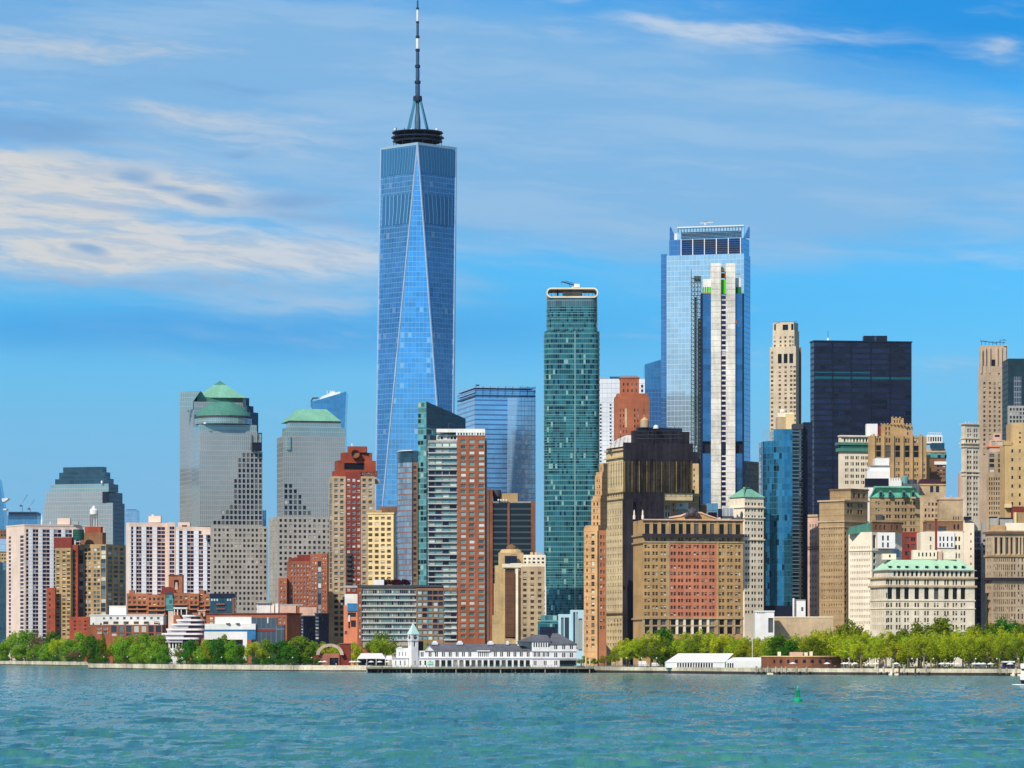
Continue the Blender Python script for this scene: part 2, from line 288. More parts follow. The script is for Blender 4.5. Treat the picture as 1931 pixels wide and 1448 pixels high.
# ---------------------------------------------------------------- a building: an Empty and the parts under it
class Bld:
    def __init__(s, name, label, cat, xs, D, th=0.0, dep=22.0, group=None):
        s.D, s.th, s.dep, s.wins, s.near = D, math.radians(th), dep, [], D < 2200
        xc = xs[1] if len(xs) == 3 else xs[0]
        s.org = (PX(xc, D), D, GZ)
        s.root = link(name, None, None, s.org); s.root.empty_display_size = 5; tag(s.root, label, cat, group)
    def part(s, name, mb, mats, parent=None, smooth=False):
        p = parent or s.root
        org = s.org
        return link(name, mb.mesh(name, mats if isinstance(mats, (list, tuple)) else [mats], org, smooth), p)
    def frame(s, xs, dD=0.0, th=None, dep=None):
        """corner, direction and length of the right-going wall (A) and of the left-going wall (B)"""
        th = s.th if th is None else math.radians(th); D = s.D + dD
        if len(xs) == 2: x0, xc, x1 = xs[0], xs[0], xs[1]; th = 0.0
        else: x0, xc, x1 = xs
        C = (PX(xc, D), D); a = (math.cos(th), math.sin(th)); b = (-math.sin(th), math.cos(th))
        def hit(px, d):
            k = (px - CX) / F; return (k * C[1] - C[0]) / (d[0] - k * d[1])
        La = hit(x1, a) if x1 > xc else (dep or s.dep)
        Lb = hit(x0, b) if x0 < xc - 0.01 else (dep or s.dep)
        return dict(C=C, a=a, b=b, La=La, Lb=Lb, D=D, hit=hit, th=th)
    def wall(s, mb, fr, which, z0, z1, patches, mi=0):
        C = fr['C']; d = fr[which]; Ln = fr['La' if which == 'a' else 'Lb']; th = fr['th']
        n = (math.sin(th), -math.cos(th)) if which == 'a' else (-math.cos(th), -math.sin(th))
        rot = th if which == 'a' else th - math.pi / 2
        sg = 1 if which == 'a' else -1
        P = lambda t, z, r=0.0: (C[0] + d[0] * t - n[0] * r, C[1] + d[1] * t - n[1] * r, z)
        def quad(t0, t1, za, zb, r=0.0):
            if t1 - t0 < 1e-4 or zb - za < 1e-4: return
            q = [P(t0, za, r), P(t1, za, r), P(t1, zb, r), P(t0, zb, r)]; uv = [(sg * t0, za), (sg * t1, za), (sg * t1, zb), (sg * t0, zb)]
            if sg < 0: q.reverse(); uv.reverse()
            mb.face(q, mi, uv)
        holes = []
        for cols, rows, st in patches or []:
            sty = STYLE[st]
            ts = [sorted((fr['hit'](p, d), fr['hit'](q, d))) for p, q in cols]
            zs = [(PZ(q, fr['D']), PZ(p, fr['D'])) for p, q in rows]
            for t0, t1 in ts:
                for za, zb in zs:
                    gx, gz = (t1 - t0) * .02, (zb - za) * .03
                    t0c, t1c, zac, zbc = max(t0 - gx, 0.05), min(t1 + gx, Ln - 0.05), max(za - gz, z0 + 0.02), min(zb + gz, z1 - 0.05)
                    if t1c - t0c > 0.15 and zbc - zac > 0.15: holes.append((t0c, t1c, zac, zbc, sty))
        ze = sorted(set([round(z0, 3), round(z1, 3)] + [round(h[2], 3) for h in holes] + [round(h[3], 3) for h in holes]))
        for za, zb in zip(ze, ze[1:]):
            if zb - za < 2e-3: continue
            zm = (za + zb) / 2; act = sorted((h[0], h[1]) for h in holes if h[2] < zm < h[3]); t = 0.0
            for t0, t1 in act:
                if t0 > t: quad(t, t0, za, zb)
                t = max(t, t1)
            quad(t, Ln, za, zb)
        for t0, t1, za, zb, sty in holes:
            r = sty[3]
            for q in ([P(t0, za), P(t0, za, r), P(t0, zb, r), P(t0, zb)], [P(t1, za, r), P(t1, za), P(t1, zb), P(t1, zb, r)], [P(t0, za), P(t1, za), P(t1, za, r), P(t0, za, r)], [P(t0, zb, r), P(t1, zb, r), P(t1, zb), P(t0, zb)]):
                mb.face(q if sg > 0 else q[::-1], mi)
            c = P((t0 + t1) / 2, (za + zb) / 2, r - 0.08)
            s.wins.append((t1 - t0, zb - za, c, rot, sty))
    def box(s, xs, ya, yb, mat, A=None, B=None, dD=0.0, th=None, dep=None, name='wall', roof=None, parent=None, solid=False, mA=None):
        fr = s.frame(xs, dD, th, dep); z1 = PZ(ya, fr['D']); z0 = GZ if yb is None else PZ(yb, fr['D'])
        C, a, b, La, Lb = fr['C'], fr['a'], fr['b'], fr['La'], fr['Lb']
        mb = MB(); s.wall(mb, fr, 'a', z0, z1, A, 2 if mA else 0); s.wall(mb, fr, 'b', z0, z1, B)
        p1 = (C[0] + a[0] * La, C[1] + a[1] * La); p2 = (p1[0] + b[0] * Lb, p1[1] + b[1] * Lb); p3 = (C[0] + b[0] * Lb, C[1] + b[1] * Lb)
        for q, w, Lq in ((p1, p2, Lb), (p2, p3, La)):
            mb.face([(*q, z0), (*w, z0), (*w, z1), (*q, z1)], 0, [(0, z0), (Lq, z0), (Lq, z1), (0, z1)])
        mb.face([(*q, z1) for q in (C, p1, p2, p3)], 1 if roof else 0)
        if solid or yb is not None: mb.face([(*q, z0) for q in (C, p3, p2, p1)], 0)
        s.last = (fr, z0, z1, [C, p1, p2, p3])
        o = s.part(name, mb, [mat] + ([roof or mat] if roof or mA else []) + ([mA] if mA else []), parent); s.lasto = o
        return o
    def band(s, ya, yb, mat, out=0.6, name='cornice', parent=None):
        """a ledge round the last box"""
        fr, z0, z1, P = s.last; C, a, b, La, Lb = fr['C'], fr['a'], fr['b'], fr['La'], fr['Lb']; e = out
        q = lambda u, v: (C[0] + a[0] * u + b[0] * v, C[1] + a[1] * u + b[1] * v)
        mb = MB(); mb.prism([q(-e, -e), q(La + e, -e), q(La + e, Lb + e), q(-e, Lb + e)], PZ(yb, fr['D']), PZ(ya, fr['D']), 0, True, True)
        return s.part(name, mb, mat, parent or s.lasto)
    def hip(s, ya, yb, mat, top=None, inset=(6, 6), out=0.4, name='roof', px=None):
        """sloping roof on the last box: inset metres at the top along walls A and B"""
        fr, z0, z1, P = s.last; C, a, b, La, Lb = fr['C'], fr['a'], fr['b'], fr['La'], fr['Lb']; e = out
        q = lambda u, v: (C[0] + a[0] * u + b[0] * v, C[1] + a[1] * u + b[1] * v); i, j = inset
        mb = MB(); mb.frustum([q(-e, -e), q(La + e, -e), q(La + e, Lb + e), q(-e, Lb + e)], PZ(yb, fr['D']), [q(i, j), q(La - i, j), q(La - i, Lb - j), q(i, Lb - j)], PZ(ya, fr['D']))
        return s.part(name, mb, mat)
    def poly(s, pts, mat, dD=0.0, dep=10.0, name='wall', parent=None):
        """front outline at one distance, carried back dep metres; points clockwise from the lower left"""
        D = s.D + dD; mb = MB(); f = [(PX(x, D), D, GZ if y is None else PZ(y, D)) for x, y in pts]; k = [(x, y + dep, z) for x, y, z in f]; n = len(f)
        mb.face(f[::-1], 0, [(p[0], p[2]) for p in f[::-1]]); mb.face(k, 0)
        for i in range(n):
            j = (i + 1) % n; mb.face([f[i], f[j], k[j], k[i]], 0, [(f[i][2], 0), (f[j][2], 0), (f[j][2], dep), (f[i][2], dep)])
        return s.part(name, mb, mat, parent)
    def cyl(s, cx, ya, yb, wpx, mat, dD=6.0, prof=None, n=16, name='water_tank', parent=None, smooth=True):
        """a turned shape; prof is a list of (radius fraction, height fraction)"""
        D = s.D + dD; r = wpx / 2 * D / F; z0, z1 = PZ(yb, D), PZ(ya, D); mb = MB()
        mb.lathe(PX(cx, D), D, [(f * r, z0 + g * (z1 - z0)) for f, g in (prof or [(1, 0), (1, 1)])], n)
        return s.part(name, mb, mat, parent, smooth and bool(prof))
    def bar(s, x0, y0, x1, y1, wpx, mat, dD=3.0, dD1=None, name='mast', parent=None):
        D, D1 = s.D + dD, s.D + (dD if dD1 is None else dD1); mb = MB()
        mb.tube((PX(x0, D), D, PZ(y0, D)), (PX(x1, D1), D1, PZ(y1, D1)), wpx / 2 * D / F)
        return s.part(name, mb, mat, parent)
    def done(s):
        """each of the 100 largest windows is a part; the rest of them one part"""
        s.wins.sort(key=lambda w: -w[0] * w[1]); rest = {}
        for i, (w, h, c, rot, sty) in enumerate(s.wins):
            g, f, kind, rec = sty
            if i < 100:
                key = (g.name, f.name, kind, s.near)
                if key not in UMESH:
                    if s.near:
                        U = UNIT[kind]; pr = []
                        for q in (0, 1):
                            m = MB()
                            for fc, mi in zip(U.f, U.mi):
                                if mi == q: m.face([U.v[k] for k in fc])
                            pr.append(m.mesh(('window', 'frame')[q], [(g, f)[q]]))
                        UMESH[key] = pr
                    else: UMESH[key] = [UNIT[kind].mesh('window', [g, f])]
                o = link('window', UMESH[key][0], s.root, (c[0] - s.org[0], c[1] - s.org[1], c[2] - s.org[2])); o.rotation_euler = (0, 0, rot); o.scale = (w, 1, h)
                if s.near: link('frame', UMESH[key][1], o)
            else:
                key = (g, f)
                if key not in rest: rest[key] = MB()
                cs, sn = math.cos(rot), math.sin(rot)
                rest[key].add(UNIT[kind], lambda p: (c[0] + p[0] * w * cs - p[1] * sn, c[1] + p[0] * w * sn + p[1] * cs, c[2] + p[2] * h))
        if rest:
            mb, mats = MB(), []
            for (g, f), m in rest.items():
                k = len(mats); mats += [g, f]; mb.add(m, lambda p: p); mb.mi[-len(m.f):] = [k + q for q in m.mi]
            tag(s.part('windows', mb, mats), kind='stuff')
        return s.root
# ---------------------------------------------------------------- water, land, sea wall
SHORE = [(-900, 1250.2), (-200, 1251.2), (90, 1254.5), (166, 1256), (167, 1260.5), (380, 1263.5), (560, 1265.2), (700, 1265.8), (1090, 1267.6), (1250, 1269), (1460, 1271.5), (1931, 1273.8), (2500, 1277)]
def shoreD(px):
    for (a, ya), (b, yb) in zip(SHORE, SHORE[1:]):
        if a <= px <= b: return CH * F / (ya + (yb - ya) * (px - a) / (b - a) - HY)
    return 1600.0
SHP = [(PX(x, CH * F / (y - HY)), CH * F / (y - HY)) for x, y in SHORE]
def make_water():
    m, N, b, t = new_mat('harbour water')
    p = N.n('ShaderNodeNewGeometry').outputs['Position']
    ps = N.sep(p)
    def slopes(fx, fy, k, det):
        return N.vm('SCALE', N.vm('SUBTRACT', N.noise(N.vm('MULTIPLY', p, (fx, fy, 0)), 1.0, det, 0.6, True), (0.5, 0.5, 0.5)), sc=k)
    big = N.noise(N.vm('MULTIPLY', p, (0.006, 0.004, 0)), 1.0, 4, 0.55)
    gust = N.noise(N.vm('MULTIPLY', p, (0.02, 0.007, 0)), 1.0, 3, 0.5)
    sl = N.vm('ADD', slopes(0.5, 0.13, 1.5, 4), slopes(1.3, 0.3, 1.0, 4))                # ripples too fine for the mesh, as slopes
    sl = N.vm('MULTIPLY', N.vm('SCALE', sl, sc=N.m('ADD', 0.55, N.m('MULTIPLY', gust, 0.9))), (1, 1, 0))
    g = N.n('ShaderNodeNewGeometry').outputs['Normal']
    t.links.new(N.vm('NORMALIZE', N.vm('ADD', g, sl)), b.inputs['Normal'])
    col = N.mix(N.ss(big, 0.35, 0.65), (0.044, 0.185, 0.155), (0.060, 0.24, 0.20))
    foam = N.noise(N.vm('MULTIPLY', p, (0.09, 0.02, 0)), 1.0, 6, 0.7)
    lane = N.m('MULTIPLY', N.ss(ps[1], 930, 960), N.m('SUBTRACT', 1.0, N.ss(ps[1], 990, 1060)))       # the wake a ferry left across the channel
    col = N.mix(N.m('MULTIPLY', N.ss(foam, 0.52, 0.72), N.m('ADD', N.m('MULTIPLY', lane, 0.30), 0.015)), col, (0.5, 0.6, 0.6))
    t.links.new(col, b.inputs['Base Color']); b.inputs['Roughness'].default_value = 0.14; b.inputs['IOR'].default_value = 1.33; b.inputs['Specular IOR Level'].default_value = 0.42
    mb = MB()
    rnd = random.Random(5)
    WV = []
    for i in range(26):                                              # short steep chop, most of it running across the view
        lam = 2.6 * 1.17 ** i if i < 14 else 4 + rnd.random() * 14; ang = rnd.gauss(1.35, 0.55); k = math.tau / lam
        WV.append((k * math.cos(ang), k * math.sin(ang), rnd.random() * 6.28, 0.009 * lam ** 0.9))
    def hgt(x, y):
        f = 1.0 if y < 900 else max(0.0, (1500 - y) / 600)
        return f * sum(A * math.sin(kx * x + ky * y + ph) for kx, ky, ph, A in WV)
    ys = []; y = 285.0
    while y < 1500: ys.append(y); y += max(1.1, (y / 285) ** 2 * 1.0)
    me_v, me_f = [], []
    nx = 230
    for y in ys:
        w = y * 0.152
        for i in range(nx + 1):
            x = -w + 2 * w * i / nx; me_v.append((x, y, hgt(x, y) - 0.12))
    n = nx + 1
    for j in range(len(ys) - 1):
        for i in range(nx):
            k = j * n + i; me_f.append((k, k + 1, k + 1 + n, k + n))
    # far and outer water: flat sheets that meet the chop
    k0 = len(me_v); yl = ys[-1]
    def sheet(pts):
        k = len(me_v); me_v.extend(pts); me_f.append(tuple(range(k, k + len(pts))))
    z = -0.12
    sheet([(-yl * .152, yl, z), (yl * .152, yl, z), (9300, 9000, z), (-9300, 9000, z)])
    sheet([(-9000, -2000, z), (-285 * .152, 285, z), (-yl * .152, yl, z), (-9300, 9000, z)])
    sheet([(285 * .152, 285, z), (9000, -2000, z), (9300, 9000, z), (yl * .152, yl, z)])
    sheet([(-9000, -2000, z), (9000, -2000, z), (285 * .152, 285, z), (-285 * .152, 285, z)])
    me = bpy.data.meshes.new('water'); me.from_pydata(me_v, [], me_f); me.materials.append(m)
    me.polygons.foreach_set('use_smooth', [True] * len(me_f)); me.update()
    tag(link('water', me), kind='structure')
make_water()
def make_land():
    m = stone('pavement', (0.26, 0.25, 0.22), 0.2)
    mb = MB(); P = [(x, y + 1.2, GZ) for x, y in SHP]
    far = 9500
    for a, b in zip(P, P[1:]): mb.face([a, b, (b[0] * far / b[1], far, GZ), (a[0] * far / a[1], far, GZ)])
    tag(link('ground', mb.mesh('ground', [m])), kind='structure')
    pale = stone('seawall stone', (0.56, 0.50, 0.38), 0.35); dark = stone('tide line', (0.05, 0.04, 0.045), 0.4)
    mb = MB()
    for (a, b), (s0, s1) in zip(zip(SHP, SHP[1:]), zip(SHORE, SHORE[1:])):
        d = Vector((b[0] - a[0], b[1] - a[1])); d.normalize(); n = Vector((d.y, -d.x)) 
        q = lambda p, r: (p[0] + n.x * r, p[1] + n.y * r)
        right = s0[0] >= 700
        zt = GZ + (0.25 if right else 0.5); zm = 1.1 if right else 0.55
        mb.prism([q(a, 0), q(b, 0), q(b, -1.6), q(a, -1.6)], zm, zt, 0)
        mb.prism([q(a, -0.15), q(b, -0.15), q(b, -1.6), q(a, -1.6)], -2, zm, 1)
    tag(link('seawall', mb.mesh('seawall', [pale, dark])), kind='structure')
    # lawns behind the promenade
    g = stone('lawn', (0.06, 0.12, 0.02), 0.4); mb = MB()
    for x0, x1, d0, d1 in ((0, 160, 25, 150), (170, 600, 25, 120), (1180, 1440, 40, 160), (1600, 1990, 30, 260)):
        n = 8
        for i in range(n):
            p, q = x0 + (x1 - x0) * i / n, x0 + (x1 - x0) * (i + 1) / n
            A, B = shoreD(p), shoreD(q)
            mb.face([(PX(p, A + d0), A + d0, GZ + .006), (PX(q, B + d0), B + d0, GZ + .006), (PX(q, B + d1), B + d1, GZ + .006), (PX(p, A + d1), A + d1, GZ + .006)])
    tag(link('lawn', mb.mesh('lawn', [g])), kind='structure')
make_land()
# ---------------------------------------------------------------- palette
M = dict(
    gran=stone('grey granite', (0.40, 0.37, 0.33), 0.12), pinkw=stone('pale pink concrete', (0.80, 0.62, 0.52), 0.10), white=stone('white panel', (0.80, 0.78, 0.74), 0.10),
    tan=stone('tan brick', (0.42, 0.29, 0.155), 0.2), tan2=stone('sand limestone', (0.58, 0.42, 0.23), 0.18), cream=stone('cream stone', (0.82, 0.64, 0.36), 0.10), ivory=stone('ivory stone', (0.86, 0.76, 0.60), 0.10),
    red=stone('red brick', (0.30, 0.075, 0.045), 0.22), redd=stone('dark red brick', (0.20, 0.045, 0.035), 0.22), redo=stone('orange brick', (0.42, 0.17, 0.09), 0.2), brick=stone('brown red brick', (0.33, 0.12, 0.07), 0.2),
    brown=stone('brown stone', (0.22, 0.12, 0.07), 0.2), beige=stone('beige stone', (0.50, 0.38, 0.25), 0.2), grey=stone('grey concrete', (0.36, 0.35, 0.33), 0.2), dgrey=stone('dark grey metal', (0.06, 0.065, 0.075), 0.2, 0.6),
    copper=stone('green copper', (0.085, 0.225, 0.175), 0.16, 0.6, 0.9), copperl=stone('pale green copper', (0.21, 0.43, 0.31), 0.12, 0.6, 0.8), navy=stone('navy metal', (0.012, 0.016, 0.035), 0.2, 0.4), slate=stone('slate roof', (0.12, 0.12, 0.135), 0.25, 0.7),
    wht=stone('white paint', (0.82, 0.80, 0.77), 0.06), wood=stone('tank wood', (0.25, 0.15, 0.09), 0.25), steel=stone('blue grey steel', (0.05, 0.10, 0.18), 0.15, 0.4, 0.3, 0, 0.4), greenm=stone('green tank', (0.02, 0.09, 0.06), 0.2, 0.5),
    salmon=stone('salmon render', (0.72, 0.28, 0.17), 0.12), tpl=stone('pale terracotta', (0.62, 0.42, 0.33), 0.16))
gd = glazing('dark panes', (0.018, 0.022, 0.030)); gn = glazing('navy panes', (0.012, 0.010, 0.050), 0.08, (0.30, 0.34, 0.42), 0.0, 0.12, (0.025, 0.035, 0.085), 0.35)
gt = glazing('teal panes', (0.08, 0.20, 0.19), 0.18, (0.55, 0.62, 0.55), 0.12, 0.15, (0.25, 0.40, 0.38), 0.35); gbrn = glazing('brown panes', (0.035, 0.02, 0.014), 0.20, (0.62, 0.55, 0.42), 0.0, 0.15, (0.13, 0.09, 0.06), 0.3)
gk = glazing('black panes', (0.008, 0.008, 0.011), 0.07, (0.3, 0.28, 0.25)); gcool = glazing('bluish panes', (0.03, 0.05, 0.075), 0.25, (0.6, 0.6, 0.52), 0.1, 0.12, (0.14, 0.18, 0.20), 0.3)
fw = stone('white frame', (0.62, 0.60, 0.55), 0.08, 0.6); fdk = stone('dark frame', (0.05, 0.05, 0.055), 0.1, 0.6); ftan = stone('tan frame', (0.36, 0.27, 0.17), 0.1, 0.7); fred = stone('brick frame', (0.25, 0.10, 0.07), 0.1, 0.7)
style('dk', gd, fdk, 'plain'); style('dkw', gd, fw, 'sash'); style('brn', gbrn, ftan, 'sash'); style('brnr', gbrn, fred, 'sash'); style('navy', gn, stone('mauve frame', (0.16, 0.14, 0.24), .08, .6), 'plain', 0.25); style('teal', gt, fw, 'plain', 0.5)
style('blk', gk, fdk, 'plain', 0.5); style('cool', gcool, fdk, 'plain'); style('coolw', gcool, fw, 'sash'); style('arch', gk, fdk, 'arch', 0.6); style('slot', gk, fdk, 'plain', 0.9)
CW = dict(
    wfc=curtain('silver glass in granite', (0.40, 0.44, 0.435), (0.335, 0.325, 0.305), 1.6, 3.9, 0.25, 0.14, metal=0.55, rough=0.15, tilt=0.01, vary=0.06),
    wfc2=curtain('pale silver glass in granite', (0.33, 0.46, 0.46), (0.30, 0.37, 0.36), 1.6, 3.9, 0.15, 0.14, metal=0.6, rough=0.15, tilt=0.01, vary=0.06),
    wtc=curtain('tower glass', (0.21, 0.52, 0.82), (0.24, 0.52, 0.77), 3.05, 4.1, 0.05, 0.08, metal=0.85, rough=0.09, tilt=0.012, vary=0.16, lit=0.03, litc=(0.62, 0.74, 0.88), linemetal=0.6),
    teald=curtain('dark teal glass', (0.035, 0.10, 0.14), (0.02, 0.05, 0.07), 1.5, 4.0, 0.1, 0.12, metal=0.5, tilt=0.02),
    blue=curtain('blue glass', (0.35, 0.62, 0.85), (0.10, 0.20, 0.38), 1.8, 3.9, 0.07, 0.12, metal=0.8, tilt=0.01, vary=0.12),
    band=curtain('banded blue glass', (0.36, 0.66, 0.92), (0.10, 0.22, 0.42), 6.0, 4.2, 0.02, 0.05, sp=0.26, spc=(0.12, 0.26, 0.50), metal=0.8, tilt=0.008, vary=0.10),
    band2=curtain('pale banded glass', (0.60, 0.80, 0.95), (0.25, 0.42, 0.66), 3.0, 4.2, 0.10, 0.10, sp=0.10, spc=(0.40, 0.58, 0.80), metal=0.75, tilt=0.01, vary=0.10, lit=0.06, litc=(0.75, 0.82, 0.9)),
    green=curtain('teal glass', (0.032, 0.165, 0.185), (0.05, 0.20, 0.20), 1.35, 3.25, 0.09, 0.14, metal=0.55, rough=0.1, tilt=0.035, vary=0.55, lit=0.05, litc=(0.40, 0.58, 0.46), dark=0.22, darkc=(0.005, 0.03, 0.055)),
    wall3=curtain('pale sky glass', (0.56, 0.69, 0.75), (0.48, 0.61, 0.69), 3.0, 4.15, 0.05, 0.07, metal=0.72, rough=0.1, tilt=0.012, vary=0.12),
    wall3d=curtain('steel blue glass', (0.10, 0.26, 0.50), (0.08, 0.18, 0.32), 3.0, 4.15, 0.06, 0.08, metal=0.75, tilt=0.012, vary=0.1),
    slab=curtain('deep blue glass', (0.11, 0.36, 0.60), (0.07, 0.18, 0.32), 3.0, 3.5, 0.05, 0.04, metal=0.8, tilt=0.01, vary=0.15),
    state=curtain('aqua mirror glass', (0.06, 0.28, 0.44), (0.03, 0.14, 0.22), 1.6, 3.6, 0.07, 0.07, metal=0.85, rough=0.06, tilt=0.03, vary=0.35, dark=0.05, darkc=(0.01, 0.06, 0.10)),
    stated=curtain('dark aqua glass', (0.012, 0.04, 0.07), (0.10, 0.16, 0.18), 4.0, 3.6, 0.03, 0.10, metal=0.5, tilt=0.02, vary=0.4),
    black=curtain('black steel and glass', (0.009, 0.015, 0.046), (0.002, 0.004, 0.014), 4.5, 4.1, 0.03, 0.36, metal=0.10, rough=0.25, tilt=0.0, vary=0.7, lit=0.0, litc=(0.03, 0.10, 0.13)),
    brn=curtain('black bands on brown', (0.012, 0.022, 0.028), (0.05, 0.065, 0.07), 30, 3.9, 0.0, 0.28, metal=0.3, tilt=0.0, vary=0.2),
    bay=curtain('rounded bay glass', (0.34, 0.46, 0.54), (0.24, 0.10, 0.08), 1.5, 3.4, 0.05, 0.22, metal=0.65, tilt=0.02, vary=0.35),
    strip=curtain('bright teal strip', (0.11, 0.30, 0.31), (0.09, 0.25, 0.25), 2.2, 3.4, 0.10, 0.12, sp=0.14, spc=(0.24, 0.44, 0.38), metal=0.45, tilt=0.03, vary=0.8, lit=.12, litc=(.5,.62,.5), dark=.2),
    wedge=curtain('dark wedge glass', (0.012, 0.05, 0.085), (0.02, 0.08, 0.11), 6, 3.4, 0.02, 0.10, metal=0.5, tilt=0.01, vary=0.25),
    lowslab=curtain('slab windows', (0.30, 0.42, 0.37), (0.36, 0.35, 0.32), 1.4, 3.42, 0.12, 0.10, sp=0.18, spc=(0.42, 0.44, 0.39), metal=0.1, tilt=0.02, vary=0.4, lit=0.12, litc=(0.5, 0.62, 0.55), dark=0.12, darkc=(0.02, 0.03, 0.035)),
)
GRP = 'towers of the skyline'
# ---------------------------------------------------------------- far left and far behind
t = Bld('skyscraper', 'slim blue glass tower with a jutting triangular deck at the far left edge, far away', 'skyscraper', (-14, 8), 7400, 0, 40)
t.poly([(-14, None), (9, None), (8, 962), (4, 940), (-2, 905), (-14, 890)], CW['slab'], 0, 40, 'tower'); t.poly([(4, 946), (8, 946), (15, 941), (15, 939), (3, 940)], M['white'], -8, 30, 'deck'); t.poly([(6, 962), (12, 962), (12, 959), (6, 959)], M['white'], -6, 30, 'ledge'); t.done()
t = Bld('unfinished_building', 'dark unfinished building under construction behind the far left striped slab', 'building', (14, 70), 6600, 0, 60)
t.box((14, 70), 972, None, CW['slab'], name='lower_floors'); t.box((16, 69), 965, 979, M['navy'], dD=4, name='top_floors')
for k in range(4): t.box((16, 70), 966.5 + k * 3.2, 967.6 + k * 3.2, M['steel'], dD=-2 - 0.1 * k, dep=50, name='floor_slab')
for i in range(9): t.bar(18 + i * 6.3, 979, 18 + i * 6.3, 966, 0.7, M['steel'], -1, name='column')
t.done()
for i, (x, lab) in enumerate(((42, 'taller tower crane with its jib raised over the unfinished building'), (57, 'lower tower crane leaning right over the unfinished building'))):
    t = Bld('tower_crane', lab, 'crane', (x, x + 2), 6560, 0, 3, 'tower cranes over the unfinished building'); y = (952, 958)[i]
    t.bar(x, 972, x, y, 1.0, M['steel'], 0, name='mast'); t.bar(x - 3, y + 2, x + (10, 8)[i], y - (20, 16)[i], 0.8, M['steel'], 0, name='jib'); t.bar(x - 1, y + 1, x + 3, y - 8, 0.6, M['wht'], 0, name='strut'); t.poly([(x - 5, y + 3), (x, y + 3), (x, y), (x - 5, y)], M['steel'], 0, 3, 'counterweight'); t.done()
t = Bld('glass_block', 'plain bright blue glass block in the far gap right of the ziggurat-topped tower', 'building', (236, 258), 5600, 0, 40); t.box((236, 258), 962, None, CW['blue']); t.box((238, 256), 960.6, 962, M['steel'], dD=5, name='parapet'); t.done()
t = Bld('spire', 'thin white far-off spire between the unfinished building and the ziggurat-topped tower', 'spire', (77, 81), 5200, 0, 3); t.cyl(79, 968, 1000, 3.6, M['white'], 2, [(1, 0), (1, .55), (.6, .7), (.25, .9), (0.02, 1)], name='shaft'); t.done()
t = Bld('low_block', 'dark brown block with a white floor band at the left edge beside the pink slab', 'building', (-30, 12), 3300, 0, 30)
t.box((-30, 12.5), 998, None, M['brown'], A=[(L(-28, 12, 7, .6), L(1000, 1012, 2, .5), 'dk')]); t.box((-30, 13), 1016, 1040, CW['band2'], dD=-2, name='glass_band'); t.box((-30, 12), 1042, 1071, M['tan'], A=[(L(-28, 12, 8, .6), L(1043, 1070, 4, .5), 'dk')], dD=-4, name='lower_wall'); t.done()
t = Bld('glass_block', 'dark navy glass block at the left edge behind the trees', 'building', (-40, 11), 3200, 0, 30); t.box((-40, 11), 1075, None, CW['teald']); t.box((-40, 5), 1060, 1075, CW['teald'], dD=6, name='upper_block'); t.done()
# ---------------------------------------------------------------- ziggurat-topped tower
t = Bld('office_tower', 'grey glass tower with a dark stepped ziggurat top at the left', 'skyscraper', (83, 213, 235), 3300, 72)
sh = curtain('shaded side glass', (0.02, 0.05, 0.10), (0.05, 0.075, 0.10), 1.6, 3.9, .2, .2, metal=.25, rough=.2); t.box((83, 213, 235), 948, None, CW['wfc'], mA=sh); t.box((87, 199, 231), 927, 948, CW['wfc'], dD=3, mA=sh); t.box((95, 205, 223), 912, 927, CW['wfc2'], dD=5, name='upper_wall', mA=sh)  # shade of the right-hand walls put into a darker glass colour
for a, b, c, y0, y1 in ((104, 202, 214.5, 902, 912), (111.5, 198, 208, 890, 902), (119, 193, 201, 880, 890)): t.box((a, b, c), y0, y1, CW['teald'], dD=7 + (912 - y1) * .2, name='stepped_top')
t.box((193, 199, 206), 927, 948, M['navy'], dD=1.5, th=72, name='notch')
t.cyl(192, 906, 912, 4.5, M['wht'], 5, [(.6, 0), (1, .4), (.7, .8), (.1, 1)], name='dish')
for x in (152, 158, 165, 171, 178, 185): t.bar(x, 880, x, 878, 1, M['grey'], 12, name='vent')
t.done()
# ---------------------------------------------------------------- striped slab (left)
t = Bld('apartment_slab', 'pale pink apartment slab with white and navy vertical stripes, left one with a blank pink end wall', 'apartment block', (12, 46, 197), 3060, 27, group='striped apartment slabs')
rows = L(997, 1217, 29, .72)
A = []
for a, b in ((49, 54), (62, 72.5), (80.5, 94), (101.5, 116), (123.5, 136), (143, 157)): A.append((L(a, b, 1 if b - a < 7 else 2, .92), rows, 'navy'))
t.box((12, 46, 197), 990, None, M['pinkw'], A=A, B=[([(16.5, 20.5), (38, 44.5)], L(1008, 1217, 28, .62), 'navy')]); t.band(988.5, 991, M['pinkw'], 0.3, 'parapet')
for a, b in ((54.4, 61.6), (73, 80), (94.5, 101), (116.4, 123), (136.4, 142.6)):
    fr = t.last[0]; mb = MB(); u0, u1 = fr['hit'](a, fr['a']), fr['hit'](b, fr['a']); C, d = fr['C'], fr['a']; n = (d[1], -d[0])
    q = lambda u, r: (C[0] + d[0] * u + n[0] * r, C[1] + d[1] * u + n[1] * r)
    mb.prism([q(u0, .35), q(u1, .35), q(u1, 0.002), q(u0, 0.002)], PZ(1217, 3060), PZ(996, 3060))
    t.part('white_strip', mb, stone('white strip', (0.84, 0.85, 0.87), 0.05, course=2.93))
t.box((108, 132), 977, 989, M['pinkw'], dD=18, dep=8, name='roof_hut'); t.box((137, 147), 983, 989, M['grey'], dD=18, dep=5, name='vent'); t.bar(129, 977, 129, 969, 1, M['grey'], 20, name='chimney'); t.bar(95, 989, 95, 984, 2.4, M['wht'], 10, name='vent'); t.done()
